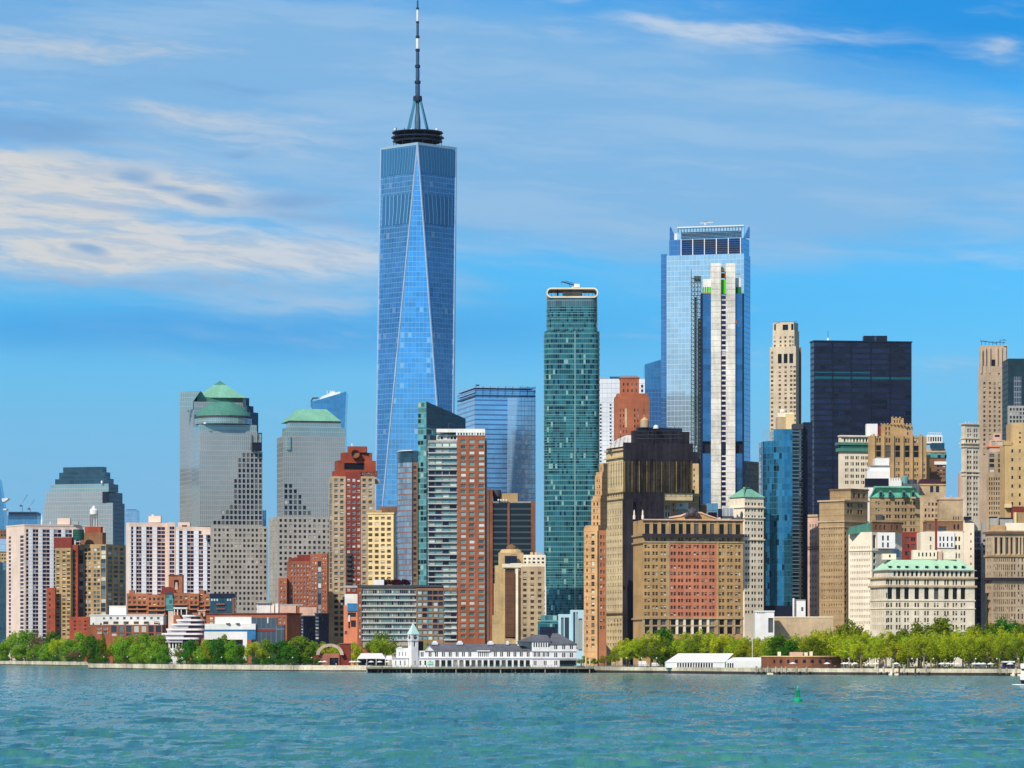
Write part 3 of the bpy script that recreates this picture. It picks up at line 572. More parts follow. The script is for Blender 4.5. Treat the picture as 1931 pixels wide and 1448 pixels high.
# ---------------------------------------------------------------- brick tower with tank
t = Bld('brick_tower', 'tan and red brick apartment tower with a white striped water tank on its roof', 'apartment block', (133, 200, 237), 2980, 66)
rows = L(1032, 1170, 17, .6)
t.box((133, 200, 237), 1026, None, M['tan'], B=[(R([140], 7), L(1036, 1170, 16, .7), 'slot'), (R([152], 9), L(1029, 1170, 17, .86), 'cool'), (L(158.5, 172, 2, .7), rows, 'cool'), (L(176, 189, 2, .75), rows, 'cool'), (L(190, 199.5, 1, .9), L(1029, 1170, 17, .86), 'cool')],
      A=[(L(202, 235, 3, .62), L(1030, 1168, 16, .55), 'cool')])
t.box((88, 104, 106), 1108, None, M['red'], A=None, B=[(L(92, 96, 1, .8), L(1114, 1190, 7, .4), 'dk')], dD=-9, name='red_wing')
t.box((104, 133, 137), 1033, None, M['tan'], B=[(R([109, 120.5, 129], 6.2), L(1037, 1200, 20, .58), 'brn')], dD=-6, name='side_wing')
t.box((102, 135, 140), 1013, 1033, M['redd'], dD=-2, name='set_back_floor'); t.box((133.5, 146.5), 1027, 1200, M['red'], A=[(R([140], 5.5), L(1036, 1196, 19, .5), 'slot')], dD=-1.2, dep=12, name='red_column')
t.box((131, 169, 171), 1163, None, M['red'], B=[(L(136, 166, 3, .4), L(1168, 1190, 3, .4), 'dk')], dD=-14, name='low_wing')
t.box((152, 193, 200), 1004, 1026, M['brown'], dD=8, name='penthouse'); t.box((160, 190, 194), 993, 1004, M['red'], dD=10, name='penthouse'); t.done()
t = Bld('water_tank', 'round white water tank on striped legs on the red penthouse', 'water tank', (169, 185), 2993, 0, 6)
for i in range(7): t.bar(170.6 + i * 2.2, 993, 170.6 + i * 2.2, 970, 1.1, M['wht'] if i % 2 else M['redd'], 5 + 3 * math.sin(i * .52), name='leg')
t.cyl(177, 959, 971, 16, M['wht'], 6, [(.85, 0), (1, .12), (1, .75), (.7, .98), (.7, 1)], name='tank'); t.cyl(177, 953.5, 959.5, 7, M['wht'], 6, [(1, 0), (1, .5), (.2, 1)], name='cap'); t.done()
t = Bld('water_tank', 'squat dark green water tank left of the red penthouse', 'water tank', (137, 159), 2975, 0, 6); t.cyl(148, 998, 1018, 21, M['greenm'], 6, [(.95, 0), (1, .05), (1, .9), (.9, 1), (0, 1)], name='tank')
for k in range(4): t.cyl(148, 1000.5 + 4.5 * k, 1001.5 + 4.5 * k, 21.6, M['navy'], 6, name='hoop')
t.done()
# ---------------------------------------------------------------- striped slab (right)
t = Bld('apartment_slab', 'pale pink apartment slab with white and navy stripes behind the low red brick terraces', 'apartment block', (238, 243, 318), 2740, 24, group='striped apartment slabs')
rows = L(992, 1140, 20, .74)
A = [(L(a, b, n, .92), rows, 'navy') for a, b, n in ((247.5, 251.5, 1), (257, 267, 2), (276, 287.5, 2), (296.5, 311.5, 2))]
t.box((238, 243, 318), 985, None, M['pinkw'], A=A); fr1 = t.last[0]
t.box((312, 318, 330), 985, None, M['pinkw'], A=[(L(319.5, 329, 2, .92), rows, 'navy')], B=None, dD=-4, th=10); t.box((330, 332, 397), 993, None, M['pinkw'], A=[(L(a, b, n, .92), L(1000, 1140, 19, .74), 'navy') for a, b, n in ((338, 344.5, 1), (353, 365.5, 2), (375, 383, 2), (391, 396.6, 1))], dD=-6, th=14); fr2 = t.last[0]
ws = stone('white strip', (0.84, 0.85, 0.87), 0.05, course=2.93)
for fr, xs in ((fr1, ((243.5, 247), (252, 256.5), (267.6, 275.5), (288, 296))), (fr2, ((332.5, 337.5), (345, 352.5), (366, 374.5), (383.6, 390.4)))):
    for a, b in xs:
        u0, u1 = fr['hit'](a, fr['a']), fr['hit'](b, fr['a']); C, d = fr['C'], fr['a']; q = lambda u, r: (C[0] + d[0] * u + d[1] * r, C[1] + d[1] * u - d[0] * r)
        mb = MB(); mb.prism([q(u0, .35), q(u1, .35), q(u1, .002), q(u0, .002)], PZ(1140, 2740), PZ(992 if fr is fr1 else 1000, 2740)); t.part('white_strip', mb, ws)
t.box((280, 303), 973, 985, M['pinkw'], dD=14, dep=8, name='roof_hut'); t.box((286, 290), 970, 973, M['pinkw'], dD=16, dep=4, name='vent'); t.box((336, 358), 985, 993, M['pinkw'], dD=14, dep=8, name='roof_hut'); t.box((343, 352), 990, 995, M['redd'], dD=8, dep=4, name='plant_bed'); t.box((380, 397), 998, 1008, M['pinkw'], dD=-9, dep=4, name='end_block'); t.done()
# ---------------------------------------------------------------- pyramid tower behind
t = Bld('office_tower', 'glass office tower with a green copper pyramid roof, tallest of the green-roofed towers', 'skyscraper', (339, 364, 470), 3150, 20)
t.box((339, 364, 470), 757, None, CW['wfc'], name='wall'); t.poly([(339.5, 757), (364, 757), (378, 737), (342, 739), (339.5, 741)], CW['wfc2'], 3, 20, 'side_crown'); t.poly([(339, 778), (364, 771), (364, 757), (339, 757)], CW['wfc2'], -.8, 1, 'glass_band')
t.box((353, 366, 469), 768, 782, CW['wfc2'], dD=-1.6, name='upper_wall')
fr = t.frame((361, 372, 458), 10); t.box((361, 372, 458), 748, 758, M['copper'], dD=8, name='neck')
D = 3158; cx = PX(415, D + 26); hw = (PX(467.5, D) - PX(362.5, D)) / 2 * .945; mb = MB(); k0, k1 = math.radians(8), 0
def sq(r, y): return [(cx + r * math.cos(a) * 1.414, D + 26 + r * math.sin(a) * 1.414) for a in [math.radians(225 + 5 + 90 * k) for k in range(4)]]
zb, zt = PZ(749, D), PZ(714, D); pr = [(1.0, 0), (.99, .02), (.70, .29), (.69, .29), (.46, .53), (.45, .53), (.235, .765)]
for (r0, h0), (r1, h1) in zip(pr, pr[1:]): mb.frustum(sq(hw * .98 * r0, 0), zb + h0 * (zt - zb), sq(hw * .98 * r1, 0), zb + h1 * (zt - zb), 0, False)
mb.frustum(sq(hw * .235, 0), zb + .765 * (zt - zb), sq(.05, 0), zt, 1, True); t.part('pyramid_roof', mb, [M['copperl'], M['copper']])
t.box((458, 464, 470), 750, 768, CW['teald'], dD=6, th=60, name='stepped_corner'); t.box((462, 466, 478), 765, 790, CW['teald'], dD=2, th=60, name='stepped_corner'); t.box((468, 472, 487), 777, None, CW['teald'], dD=-2, th=60, name='stepped_corner'); t.done()
# ---------------------------------------------------------------- dome tower
def wfc_reflect_panes(x0, x1, n, y0, y1, m, lim):  # dark panes where lim holds imitate a neighbour reflected in the glass
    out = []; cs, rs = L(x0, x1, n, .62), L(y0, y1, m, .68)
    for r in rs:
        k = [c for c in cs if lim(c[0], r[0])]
        if k: out.append((k, [r], 'wfc_reflect'))
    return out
style('balc', glazing('balcony panes', (0.015, 0.025, 0.07), 0.30, (0.50, 0.62, 0.56), 0.05, 0.15, (0.16, 0.32, 0.33), 0.40), fdk, 'plain', 0.6)
style('wfc_reflect', glazing('painted reflection panes', (0.014, 0.014, 0.034), 0.02), fdk, 'plain', 0.3)  # dark pane colour stands in for a reflected building
t = Bld('office_tower', 'grey glass and granite office tower with a green copper dome roof', 'skyscraper', (362, 376, 495), 2900, 12)
lim = lambda x, y: x > (452 if y < 862 else 448 if y < 880 else 443 if y < 900 else 440 if y < 935 else 437 if y < 950 else 430 if y < 962 else 412 if y < 972 else 396 if y < 982 else 380)  # curved edge of the reflection painted with dark panes
t.box((362, 376, 495), 850, 992, CW['wfc'], A=wfc_reflect_panes(378, 495, 15, 852, 990, 14, lim))
t.box((366, 376, 485), 812, 850, CW['wfc'], dD=4); t.box((364, 376, 484), 800, 852, CW['wfc2'], dD=6, name='upper_wall')
t.box((376, 378, 474), 816, 850, CW['wfc'], dD=2, name='front_panel'); t.box((474, 476, 494), 834, 850, M['navy'], dD=2.5, name='corner_terrace'); t.box((485, 487, 494), 816, 834, CW['wfc2'], dD=12, name='corner_block')
t.poly([(486, 834), (487, 834), (487, 816), (494, 816), (494, 834), (493, 834), (493, 818), (488, 818), (488, 825), (486, 825)], M['navy'], 3, 1, 'corner_frame')
t.box((385, 400, 505), 992, None, M['gran'], A=[(L(402, 504, 13, .52), L(994, 1163, 17, .5), 'dk')], B=[(L(386, 399, 2, .4), L(994, 1163, 17, .5), 'dk')], dD=-6, name='base')
t.box((495, 497, 502), 962, 992, CW['slab'], dD=8, name='side_bay')
t.cyl(421, 789, 801, 107, CW['wfc2'], 22, [(1, 0), (1, 1)], 40, name='drum', smooth=False); t.cyl(421, 786, 790.5, 109, M['dgrey'], 22, [(.97, 0), (1, .2), (1, 1)], 40, name='dome_rim')
t.cyl(421, 757, 787, 106, M['copper'], 22, [(1, 0), (.965, .12), (.90, .28), (.82, .44), (.70, .62), (.55, .79), (.38, .92), (.2, .98), (0, 1)], 40, name='dome')
t.box((384, 388), 796, 799, M['wht'], dD=-1, dep=1, name='roof_lamp'); t.done()
# ---------------------------------------------------------------- flat-pyramid tower
t = Bld('office_tower', 'grey granite office tower with a flat-topped green copper roof', 'skyscraper', (522, 534, 651), 2850, 13)
lim = lambda x, y: x < (552 if y < 917 else 556 if y < 926 else 566 if y < 938 else 570 if y < 948 else 577 if y < 958 else 583)  # outline of the reflection that the dark panes imitate
t.box((522, 534, 651), 822, 974, CW['wfc'], A=wfc_reflect_panes(535, 640, 12, 911, 972, 6, lim)); t.box((532, 540, 652), 806, 822, CW['wfc2'], dD=2, name='upper_wall'); t.box((534, 541, 548), 822, 848, CW['wfc2'], dD=-.7, dep=1, name='glass_bay')
t.box((507, 524, 642), 974, None, M['gran'], A=[(L(525, 643, 13, .5), L(976, 1160, 18, .5), 'dk')], B=[(L(508, 523, 3, .3), L(976, 1160, 18, .35), 'coolw')], dD=-6, name='base')
t.box((540, 546, 643), 797, 806, CW['wfc2'], dD=6, name='neck'); t.box((540, 546, 642.5), 793, 797, M['dgrey'], dD=6, name='dark_rim'); t.last[0]
fr, z0, z1, P = t.last; C, a, b, La, Lb = fr['C'], fr['a'], fr['b'], fr['La'], fr['Lb']; q = lambda u, v: (C[0] + a[0] * u + b[0] * v, C[1] + a[1] * u + b[1] * v)
mb = MB(); mb.frustum([q(-.4, -.4), q(La + .4, -.4), q(La + .4, La), q(-.4, La)], z1, [q(9.5, 9.5), q(La - 9.5, 9.5), q(La - 9.5, La - 9.5), q(9.5, La - 9.5)], PZ(769, 2856)); t.part('roof', mb, M['copperl']); t.done()
t = Bld('office_tower', 'curved dark blue glass tower with white roof plant, behind the flat-topped green roof', 'skyscraper', (586, 653), 3300, 0, 40)
t.poly([(587, None), (649, None), (650, 800), (653, 738), (640, 742), (620, 748), (600, 754), (588, 757)], CW['slab'], 0, 40, 'tower'); t.poly([(600, 756), (642, 744), (642, 738), (634, 740), (626, 737), (620, 742), (606, 748)], M['white'], 8, 20, 'roof_plant'); t.poly([(586, 768), (587, 768), (587, 757), (590, 752), (600, 751), (600, 749), (589, 749.5), (586, 755)], M['dgrey'], -1, 4, 'rim')
for x in (617, 623, 630): t.bar(x, 742, x, 736, 1, M['white'], 14, name='mast')
t.bar(580, 769, 580, 763, 1, M['grey'], -400, name='mast'); t.done()
# ---------------------------------------------------------------- red crowned tower
t = Bld('apartment_tower', 'tall apartment tower with grey stone wings and a stepped red crown holding a round opening', 'apartment block', (620, 627, 706), 2480, 12)
rw = L(900, 1200, 29, .55)
t.box((620, 627, 652), 898, None, M['beige'], A=[(R([634, 645], 7), rw, 'coolw')], B=[([(621, 626)], L(910, 1110, 20, .8), 'dk')], name='left_wing')
t.box((652, 680), 890, None, M['redd'], A=[(R([657, 667, 676], 5.5), rw, 'coolw')], dD=1.5, dep=16, name='red_center'); t.box((680, 681, 707), 898, None, M['beige'], A=[(R([687, 698.5], 7), rw, 'coolw')], dD=.5, name='right_wing')
t.box((617, 620, 652), 1115, None, M['beige'], A=[(R([634, 645], 7), L(1118, 1202, 8, .55), 'dk')], B=None, dD=-3, name='lower_wing')
for k in range(7): t.box((652.5, 663), 1044 + k * 9, 1048 + k * 9, M['dgrey'], dD=-.8, dep=2, name='balcony')
t.box((626, 633, 712), 887, 898, M['red'], A=[(L(672, 710, 9, .55), [(890, 895)], 'coolw')], dD=3, name='crown_step'); t.box((631, 637, 709), 868, 887, M['red'], A=[([(650, 687)], [(873, 885)], 'slot')], dD=5, name='crown_step'); t.box((642, 647, 702), 853, 868, M['red'], dD=7, name='crown_step')
pts = [(655, 853), (691, 853), (691, 841.5), (655, 841.5)]; t.poly(pts, M['red'], 8, 12, 'crown_top'); t.band
mb = MB(); D = 2480 + 4.2
for k in range(20):
    a, b = k * math.tau / 20, (k + 1) * math.tau / 20; r0, r1 = 7.2 * D / F, 8.6 * D / F; cx, cz = PX(670, D), PZ(855.5, D); p = lambda r, a, y: (cx + r * math.cos(a), y, cz + r * math.sin(a))
    mb.face([p(r0, a, D), p(r1, a, D), p(r1, b, D), p(r0, b, D)]); mb.face([p(r1, a, D), p(r1, a, D + 5), p(r1, b, D + 5), p(r1, b, D)]); mb.face([p(r0, b, D), p(r0, b, D + 2), p(r0, a, D + 2), p(r0, a, D)])
mb.face([(cx + 7.2 * D / F * math.cos(-k * math.tau / 20), D + 2, cz + 7.2 * D / F * math.sin(-k * math.tau / 20)) for k in range(20)], 1); t.part('round_opening', mb, [M['redd'], M['brown']])
t.band(897, 899.5, M['beige'], .4); t.bar(664, 841, 664, 836, 3, M['wht'], 12, name='vent'); t.box((706, 716), 903, 912, M['grey'], dD=6, dep=4, name='ledge'); t.done()
t = Bld('brick_building', 'red brick mid-rise with a blue glass strip left of the red-crowned tower', 'apartment block', (541, 544, 584), 2430, 8)
t.box((541, 544, 584), 1058, None, M['brick'], A=[(L(547, 583, 6, .5), L(1062, 1145, 10, .55), 'coolw')], dD=1); t.box((585, 617), 1044, None, M['brick'], A=[(L(586, 598, 2, .5), L(1047, 1160, 12, .5), 'coolw'), (L(607, 616, 2, .55), L(1047, 1160, 12, .5), 'coolw'), ([(599.5, 605.5)], L(1058, 1160, 10, .9), 'cool')], dD=-2, name='right_wing')
t.box((525, 541), 1090, None, M['brick'], A=[(L(527, 540, 2, .45), L(1094, 1140, 5, .5), 'coolw')], dD=-4, name='left_wing'); t.box((544, 578), 1052, 1058, M['redd'], dD=6, name='roof_hut'); t.box((560, 585), 1046, 1060, M['redd'], dD=5, dep=5, name='roof_step'); t.done()
t = Bld('stone_building', 'cream stone building with square dark windows between the red-crowned tower and the glass bay tower', 'building', (694, 742, 747), 2450, 78)
t.box((694, 742, 747), 968, None, M['cream'], B=[(R([698.5, 710.5, 722, 733.5], 7.2), L(972, 1096, 12, .55), 'brn')]); t.band(966.5, 969, M['cream'], .5); t.box((694, 720), 962, 968, M['tan'], dD=20, dep=5, name='roof_hut')
t.box((716, 748), 955, 968, M['brown'], dD=28, dep=8, name='roof_hut'); t.done()
# ---------------------------------------------------------------- rounded glass bay tower with the dark wedge
t = Bld('glass_tower', 'glass apartment tower with a rounded banded bay and a dark slanting wedge top', 'skyscraper', (748, 804), 2330, 0, 30)
def bay(xa, xb, D, dep, n=10, left=True):
    r = (PX(xb, D) - PX(xa, D)); P = []
    for k in range(n + 1):
        a = math.pi / 2 * k / n; P.append((PX(xb, D) - r * math.cos(a), D + dep * (1 - math.sin(a)) * .6))
    return P + [(PX(xb, D), D + dep), (PX(xa, D), D + dep)]
mb = MB(); mb.prism(bay(748, 777, 2330, 26), GZ, PZ(872, 2330)); t.part('bay', mb, CW['bay']); mb = MB(); mb.prism(bay(748, 777, 2331, 26), PZ(872, 2330), PZ(850, 2330)); t.part('bay_top', mb, CW['teald'])
mb = MB(); mb.prism(bay(747.6, 777.4, 2329.6, 27), PZ(850, 2330), PZ(848.5, 2330)); t.part('rim', mb, M['wht'])
t.box((777, 788), 872, None, M['brown'], A=[(L(778, 787, 1, .6), L(876, 1100, 22, .5), 'dk')], dD=1, name='brick_strip'); t.box((777, 788), 850, 872, CW['teald'], dD=1.5, name='strip_top')
t.box((788, 804, 878), 806, None, CW['strip'], dD=-1, th=62, name='wall')
fr = t.last[0]; C, a, b = fr['C'], fr['a'], fr['b']; La, Lb = fr['La'], fr['Lb']; q = lambda u, v, z: (C[0] + a[0] * u + b[0] * v, C[1] + a[1] * u + b[1] * v, z); zl, zh, zr = PZ(806, 2330), PZ(757, 2330), PZ(781, 2330)
mb = MB(); uv = lambda L_, z0, z1, z2: [(0, z0), (L_, z0), (L_, z1), (0, z2)]
mb.face([q(0, Lb, zl), q(0, 0, zl), q(0, 0, zh), q(0, Lb, zh)], 0, uv(Lb, zl, zh, zh)); mb.face([q(0, 0, zl), q(La, 0, zl), q(La, 0, zr), q(0, 0, zh)], 1, uv(La, zl, zr, zh)); mb.face([q(La, 0, zl), q(La, Lb, zl), q(La, Lb, zr), q(La, 0, zr)], 1); mb.face([q(La, Lb, zl), q(0, Lb, zl), q(0, Lb, zh), q(La, Lb, zr)], 1); mb.face([q(0, 0, zh), q(La, 0, zr), q(La, Lb, zr), q(0, Lb, zh)], 1)
t.part('wedge_top', mb, [CW['strip'], CW['wedge']]); t.done()
# ---------------------------------------------------------------- brick apartment tower with balconies and its low wing
t = Bld('apartment_tower', 'brown brick apartment tower with glass balconies on its left half and a white roof band', 'apartment block', (807, 914), 2180, 0, 24)
rows = L(827, 1205, 36, .58); rb = L(833, 1205, 35, .66)
t.box((862, 914.5), 815, None, M['brick'], A=[(R([873.5, 889.5], 9.5), rows, 'teal'), (R([907.5], 10.5), rows, 'teal')], name='brick_wall'); t.box((914.5, 918), 830, None, CW['teald'], dD=2, dep=18, name='side_wall')
t.box((807, 862), 830, None, M['grey'], A=[([(808.5, 820), (821, 833), (834.5, 846.5), (848, 861)], rb, 'balc')], dD=1.6, name='glass_wall'); t.box((823, 862), 821, 830, M['white'], A=[(L(824, 861, 6, .8), [(822.5, 828.5)], 'cool')], dD=3, dep=15, name='attic')
t.box((823, 914.8), 808.5, 815, M['white'], dD=-.3, dep=22, name='roof_band'); t.box((860, 914.5), 815, 821, M['white'], A=[(L(862, 914, 10, .6), [(815.8, 820.4)], 'cool')], dD=-.5, dep=1, name='loggia')
wb = stone('balcony front', (0.50, 0.52, 0.50), 0.1)
for r in rb: t.box((806.6, 861.6), r[1] + .2, r[1] + 2.2, wb, dD=.5, dep=1.0, name='balcony')
t.bar(846, 808, 846, 799, .8, M['dgrey'], 10, name='mast'); t.bar(846, 799, 850, 798, .8, M['dgrey'], 10, name='davit')
t.done()
t = Bld('apartment_slab', 'low long apartment slab with teal window bands behind the clock tower pier', 'apartment block', (675, 862), 2120, 0, 24)
t.box((682, 785), 1106, None, stone('slab render', (0.40, 0.35, 0.28), .15), A=[(L(683, 785, 26, .84), L(1110, 1208, 9, .60), 'balc')]); t.box((674, 682), 1106, None, M['brick'], dD=-.8, A=[(L(675, 681.5, 1, .5), L(1112, 1206, 8, .5), 'cool')], name='brick_end')
t.box((785, 836), 1108, None, stone('umber pier', (.27, .16, .11), .2), A=[(L(786, 836, 5, .84), L(1112, 1208, 9, .66), 'balc')], dD=-.6, name='brick_bay'); t.box((836, 862), 1108, None, stone('umber pier', (.27, .16, .11), .2), A=[(L(837, 861.5, 2, .85), L(1112, 1208, 9, .66), 'balc')], dD=-.3, name='balcony_bay')
for r in L(1112, 1208, 9, .66): t.box((837, 861.5), r[1] - 1.2, r[1] + 1.4, wb, dD=-1.6, dep=1.2, name='balcony')
for r in L(1112, 1208, 9, .66): t.box((682.2, 785), r[1] - .8, r[1] + 1.6, wb, dD=-.9, dep=.8, name='floor_band')
t.box((674, 835), 1103, 1107, M['dgrey'], dD=-1.2, dep=24, name='parapet'); t.box((705, 724), 1093, 1103, M['wht'], dD=12, dep=8, name='roof_hut'); t.done()
t = Bld('townhouse', 'narrow salmon and white building with one big blue window', 'building', (648, 675), 2128, 0, 20)
t.box((648, 675), 1141, None, M['salmon'], A=[([(656, 671)], [(1155, 1163)], 'cool'), ([(657, 660)], [(1160, 1184)], 'blk'), ([(662, 671)], [(1170, 1182)], 'dk'), ([(650, 655)], [(1190, 1196)], 'dk')]); t.box((650, 675), 1120, 1141, M['white'], dD=.6, A=[([(655, 673)], [(1138, 1140.5)], 'cool')], name='upper_wall'); t.box((655, 674), 1139, 1152, CW['slab'], dD=-.6, dep=2, name='blue_window'); t.box((657, 660), 1160, 1172, M['wht'], dD=-.5, dep=.7, name='white_panel'); t.box((648, 680), 1104, 1108, M['grey'], dD=8, dep=10, name='canopy'); t.done()
# ---------------------------------------------------------------- the tall tapering tower with the spire
t = Bld('skyscraper', 'tallest tower, tapering blue glass with triangular faces and a ringed spire', 'skyscraper', (705, 850), 3000, 0)
D = 3000; cx = PX(778, D); hs = (PX(850, D) - PX(706, D)) / 2; cy = D + hs; tx = PX(787.5, D); ht = (PX(859, D) - PX(716, D)) / 2; z0, zp, z1 = GZ, PZ(1115, D), PZ(269.5, D)
c = [(cx - hs, cy - hs), (cx + hs, cy - hs), (cx + hs, cy + hs), (cx - hs, cy + hs)]; d = [(tx, cy - ht), (tx + ht, cy), (tx, cy + ht), (tx - ht, cy)]
mb = MB(); mb.prism(c, z0, zp, 0, False); t.part('podium', mb, CW['wtc'])
for i in range(4):
    j = (i + 1) % 4
    for tri, U in (([(*c[i], zp), (*c[j], zp), (*d[i], z1)], [(-hs, 0), (hs, 0), (0, z1 - zp)]), ([(*c[j], zp), (*d[j], z1), (*d[i], z1)], [(0, 0), (hs * .7, z1 - zp), (-hs * .7, z1 - zp)])):
        mb = MB(); mb.face(tri, 0, U); t.part('glass_face', mb, CW['wtc'])
ew = plain('bright steel edge', (0.62, 0.74, 0.86), 0.3, 0.5)
for i in range(4):
    for p in (c[i], c[(i + 1) % 4]): mb = MB(); mb.tube((*p, zp), (*d[i], z1), .75, .75, 4); t.part('edge_fin', mb, ew)
mb = MB(); e = 1.02; dd = [(tx + (x - tx) * e, cy + (y - cy) * e) for x, y in d]; mb.prism(dd, PZ(273, D), PZ(268, D)); t.part('parapet', mb, plain('parapet steel', (0.45, 0.60, 0.70), 0.4, 0.4))
# louvred mechanical floors
lv = curtain('louvre bays', (0.06, 0.22, 0.42), (0.22, 0.46, 0.70), 4.2, 60, 0.10, 0.0, metal=0.5, tilt=0, vary=0.2); lv2 = curtain('cap glass', (0.16, 0.44, 0.66), (0.12, 0.38, 0.58), 3.05, 40, 0.08, 0.0, metal=0.85, tilt=0.004, vary=0.06)
def lerp(p, q, f): return tuple(p[k] + (q[k] - p[k]) * f for k in range(3))
for i in (0, 3):                                                       # the two down-pointing faces that look this way: between corner d[i] and d[i+1]
    j = (i + 1) % 4; A, B, Q = (*d[i], z1), (*d[j], z1), (*c[j], zp)
    nrm = Vector((B[0] - A[0], B[1] - A[1], 0)).cross(Vector((Q[0] - A[0], Q[1] - A[1], Q[2] - A[2]))); nrm.normalize(); nrm = nrm if nrm.y < 0 else -nrm
    for ya, yb, mt, ins in ((276, 325, lv2, .01), (364, 420, lv, .06)):
        fa, fb = (z1 - PZ(ya, D)) / (z1 - zp), (z1 - PZ(yb, D)) / (z1 - zp)
        P = [lerp(lerp(A, Q, f), lerp(B, Q, f), g) for f, g in ((fb, ins), (fb, 1 - ins), (fa, 1 - ins), (fa, ins))]; P = [tuple(Vector(p) + nrm * .25) for p in P]; Ld = (Vector(P[1]) - Vector(P[0])).length
        mb = MB(); mb.face(P, 0, [(0, 1), (Ld, 1), (Ld, 30), (0, 30)]); t.part('mechanical_floor', mb, mt)
dk = plain('antenna steel', (0.02, 0.03, 0.06), 0.5); px1 = lambda w: w / 2 * cy / F
Rc = (PX(787.5, cy), cy)
for k, (w, ya, yb) in enumerate(((95, 266, 268.5), (101, 258.8, 261.8), (97, 249.5, 252.5))):
    mb = MB(); r = px1(w); mb.lathe(*Rc, [(r * .93, PZ(yb, cy)), (r, PZ((ya + yb) / 2, cy)), (r * .97, PZ(ya, cy)), (r * .9, PZ(ya, cy)), (r * .88, PZ(yb, cy))], 40); t.part('antenna_ring', mb, dk)
for k in range(14):
    a = k * math.tau / 14; mb = MB(); r = px1(90); mb.tube((Rc[0] + r * math.cos(a), Rc[1] + r * math.sin(a), PZ(275, cy)), (Rc[0] + r * math.cos(a + .13), Rc[1] + r * math.sin(a + .13), PZ(252, cy)), .25, .25, 4); t.part('ring_post', mb, dk)
for k in range(13):
    a = k * math.tau / 13 + .3; x, y = Rc[0] + px1(92) * math.cos(a), Rc[1] + px1(92) * math.sin(a); mb = MB(); mb.tube((x, y, PZ(253, cy)), (x, y, PZ(253 - (5, 9, 6)[k % 3], cy)), .3, .3, 4); t.part('aerial', mb, dk)
for x in (746, 777, 824): mb = MB(); mb.lathe(PX(x, cy), cy - px1(88) * .9, [(.1, PZ(252, cy)), (1.0, PZ(250.5, cy)), (.8, PZ(248, cy)), (.1, PZ(247, cy))], 10); t.part('dish', mb, M['wht'])
mb = MB(); mb.lathe(*Rc, [(px1(w), PZ(y, cy)) for w, y in ((22, 275), (22, 264), (15, 262), (11, 246), (11, 228), (7.5, 212), (6.5, 192))], 12); t.part('mast_base', mb, plain('mast steel', (0.07, 0.14, 0.20), 0.45))
for w, ya, yb, col in ((17, 181, 192, 0), (9, 158, 181, 1), (11.5, 152, 158, 0), (7.5, 128, 152, 1), (10, 122, 128, 0), (6.5, 97, 122, 1), (8.5, 92, 97, 0), (6, 72, 92, 2), (7.5, 67, 72, 0), (5, 44, 67, 1), (6, 40, 44, 0), (4.5, 18, 40, 2), (5.5, 14, 18, 0), (3.2, 0, 14, 1), (2.2, -8, 0, 2)):
    mb = MB(); r = px1(w); mb.lathe(*Rc, [(r * .9, PZ(yb, cy)), (r, PZ(yb - (yb - ya) * .2, cy)), (r, PZ(ya + (yb - ya) * .2, cy)), (r * .9, PZ(ya, cy))], 10); t.part('spire_section', mb, (dk, plain('spire steel', (0.06, 0.11, 0.18), 0.4, 0.2), M['wht'])[col])
for a in (200, 222, 330, 352, 90): 
    a = math.radians(a); mb = MB(); mb.tube((Rc[0] + px1(42) * math.cos(a), Rc[1] + px1(42) * math.sin(a), PZ(250, cy)), (Rc[0] + px1(12) * math.cos(a), Rc[1] + px1(12) * math.sin(a), PZ(189, cy)), .75, .75, 5); t.part('stay_cable', mb, plain('cable steel', (0.06, 0.22, 0.34), 0.4))
t.done()
# ---------------------------------------------------------------- blue banded office block behind
t = Bld('office_tower', 'pale blue glass block with strong horizontal bands right of the tapering tower', 'skyscraper', (862, 895, 1010), 3200, 12)
t.box((862, 895, 957), 750, None, CW['band']); fr = t.last[0]; t.box((956, 957, 1010), 750, None, CW['band2'], dD=6, th=12)  # lighter reflection on the right half put into a paler glass
t.box((862, 895, 1010), 744, 747, M['steel'], dD=1, name='slat'); t.box((862, 895, 1010), 734, 740, CW['band'], dD=2, name='crown_band'); t.box((868, 898, 1008), 740, 750, CW['band'], dD=3, name='recess'); t.box((862, 895, 1010), 728, 731, CW['band2'], dD=1, name='slat')
for i in range(9): t.bar(897 + i * 14, 750, 897 + i * 14, 728, .8, M['steel'], 1 + i * 1.4, name='crown_post')
t.box((897, 904), 725, 728, M['steel'], dD=30, dep=4, name='roof_unit'); t.done()
t = Bld('office_tower', 'brown and black office tower with dark window bands and a tank on its roof', 'skyscraper', (914, 1009), 2480, 0, 30)
t.box((914, 1009), 947, None, CW['brn']); bp = stone('russet pier', (0.24, 0.10, 0.06), 0.2)
for a, b, y in ((914, 929, 922), (957, 961, 947), (1001.5, 1009, 946)): t.box((a, b), y, None, bp, dD=-1, dep=6, name='pier')
t.box((919, 922), 924, None, M['brown'], dD=-1.6, dep=2, name='pier'); t.box((943, 976), 930, 947, M['tan'], dD=6, dep=10, name='roof_hut'); t.box((928, 1002), 945.5, 948, M['grey'], dD=-.5, name='roof_edge')
t.cyl(936.5, 923, 938, 17, M['dgrey'], 6, [(.8, 0), (.8, .12), (1, .15), (1, .88), (.7, 1), (0, 1)], name='water_tank'); t.box((930, 943), 938, 947, M['navy'], dD=5, dep=6, name='tank_stand')
for x in (940, 945, 950, 955): t.cyl(x, 941, 944, 3.6, M['wht'], -2, [(1, 0), (1, 1)], 8, name='vent')
t.done()
t = Bld('stone_building', 'beige stone building with stepped buttress, arched top and tall brown panels', 'building', (928, 932, 1027), 2090, 14)
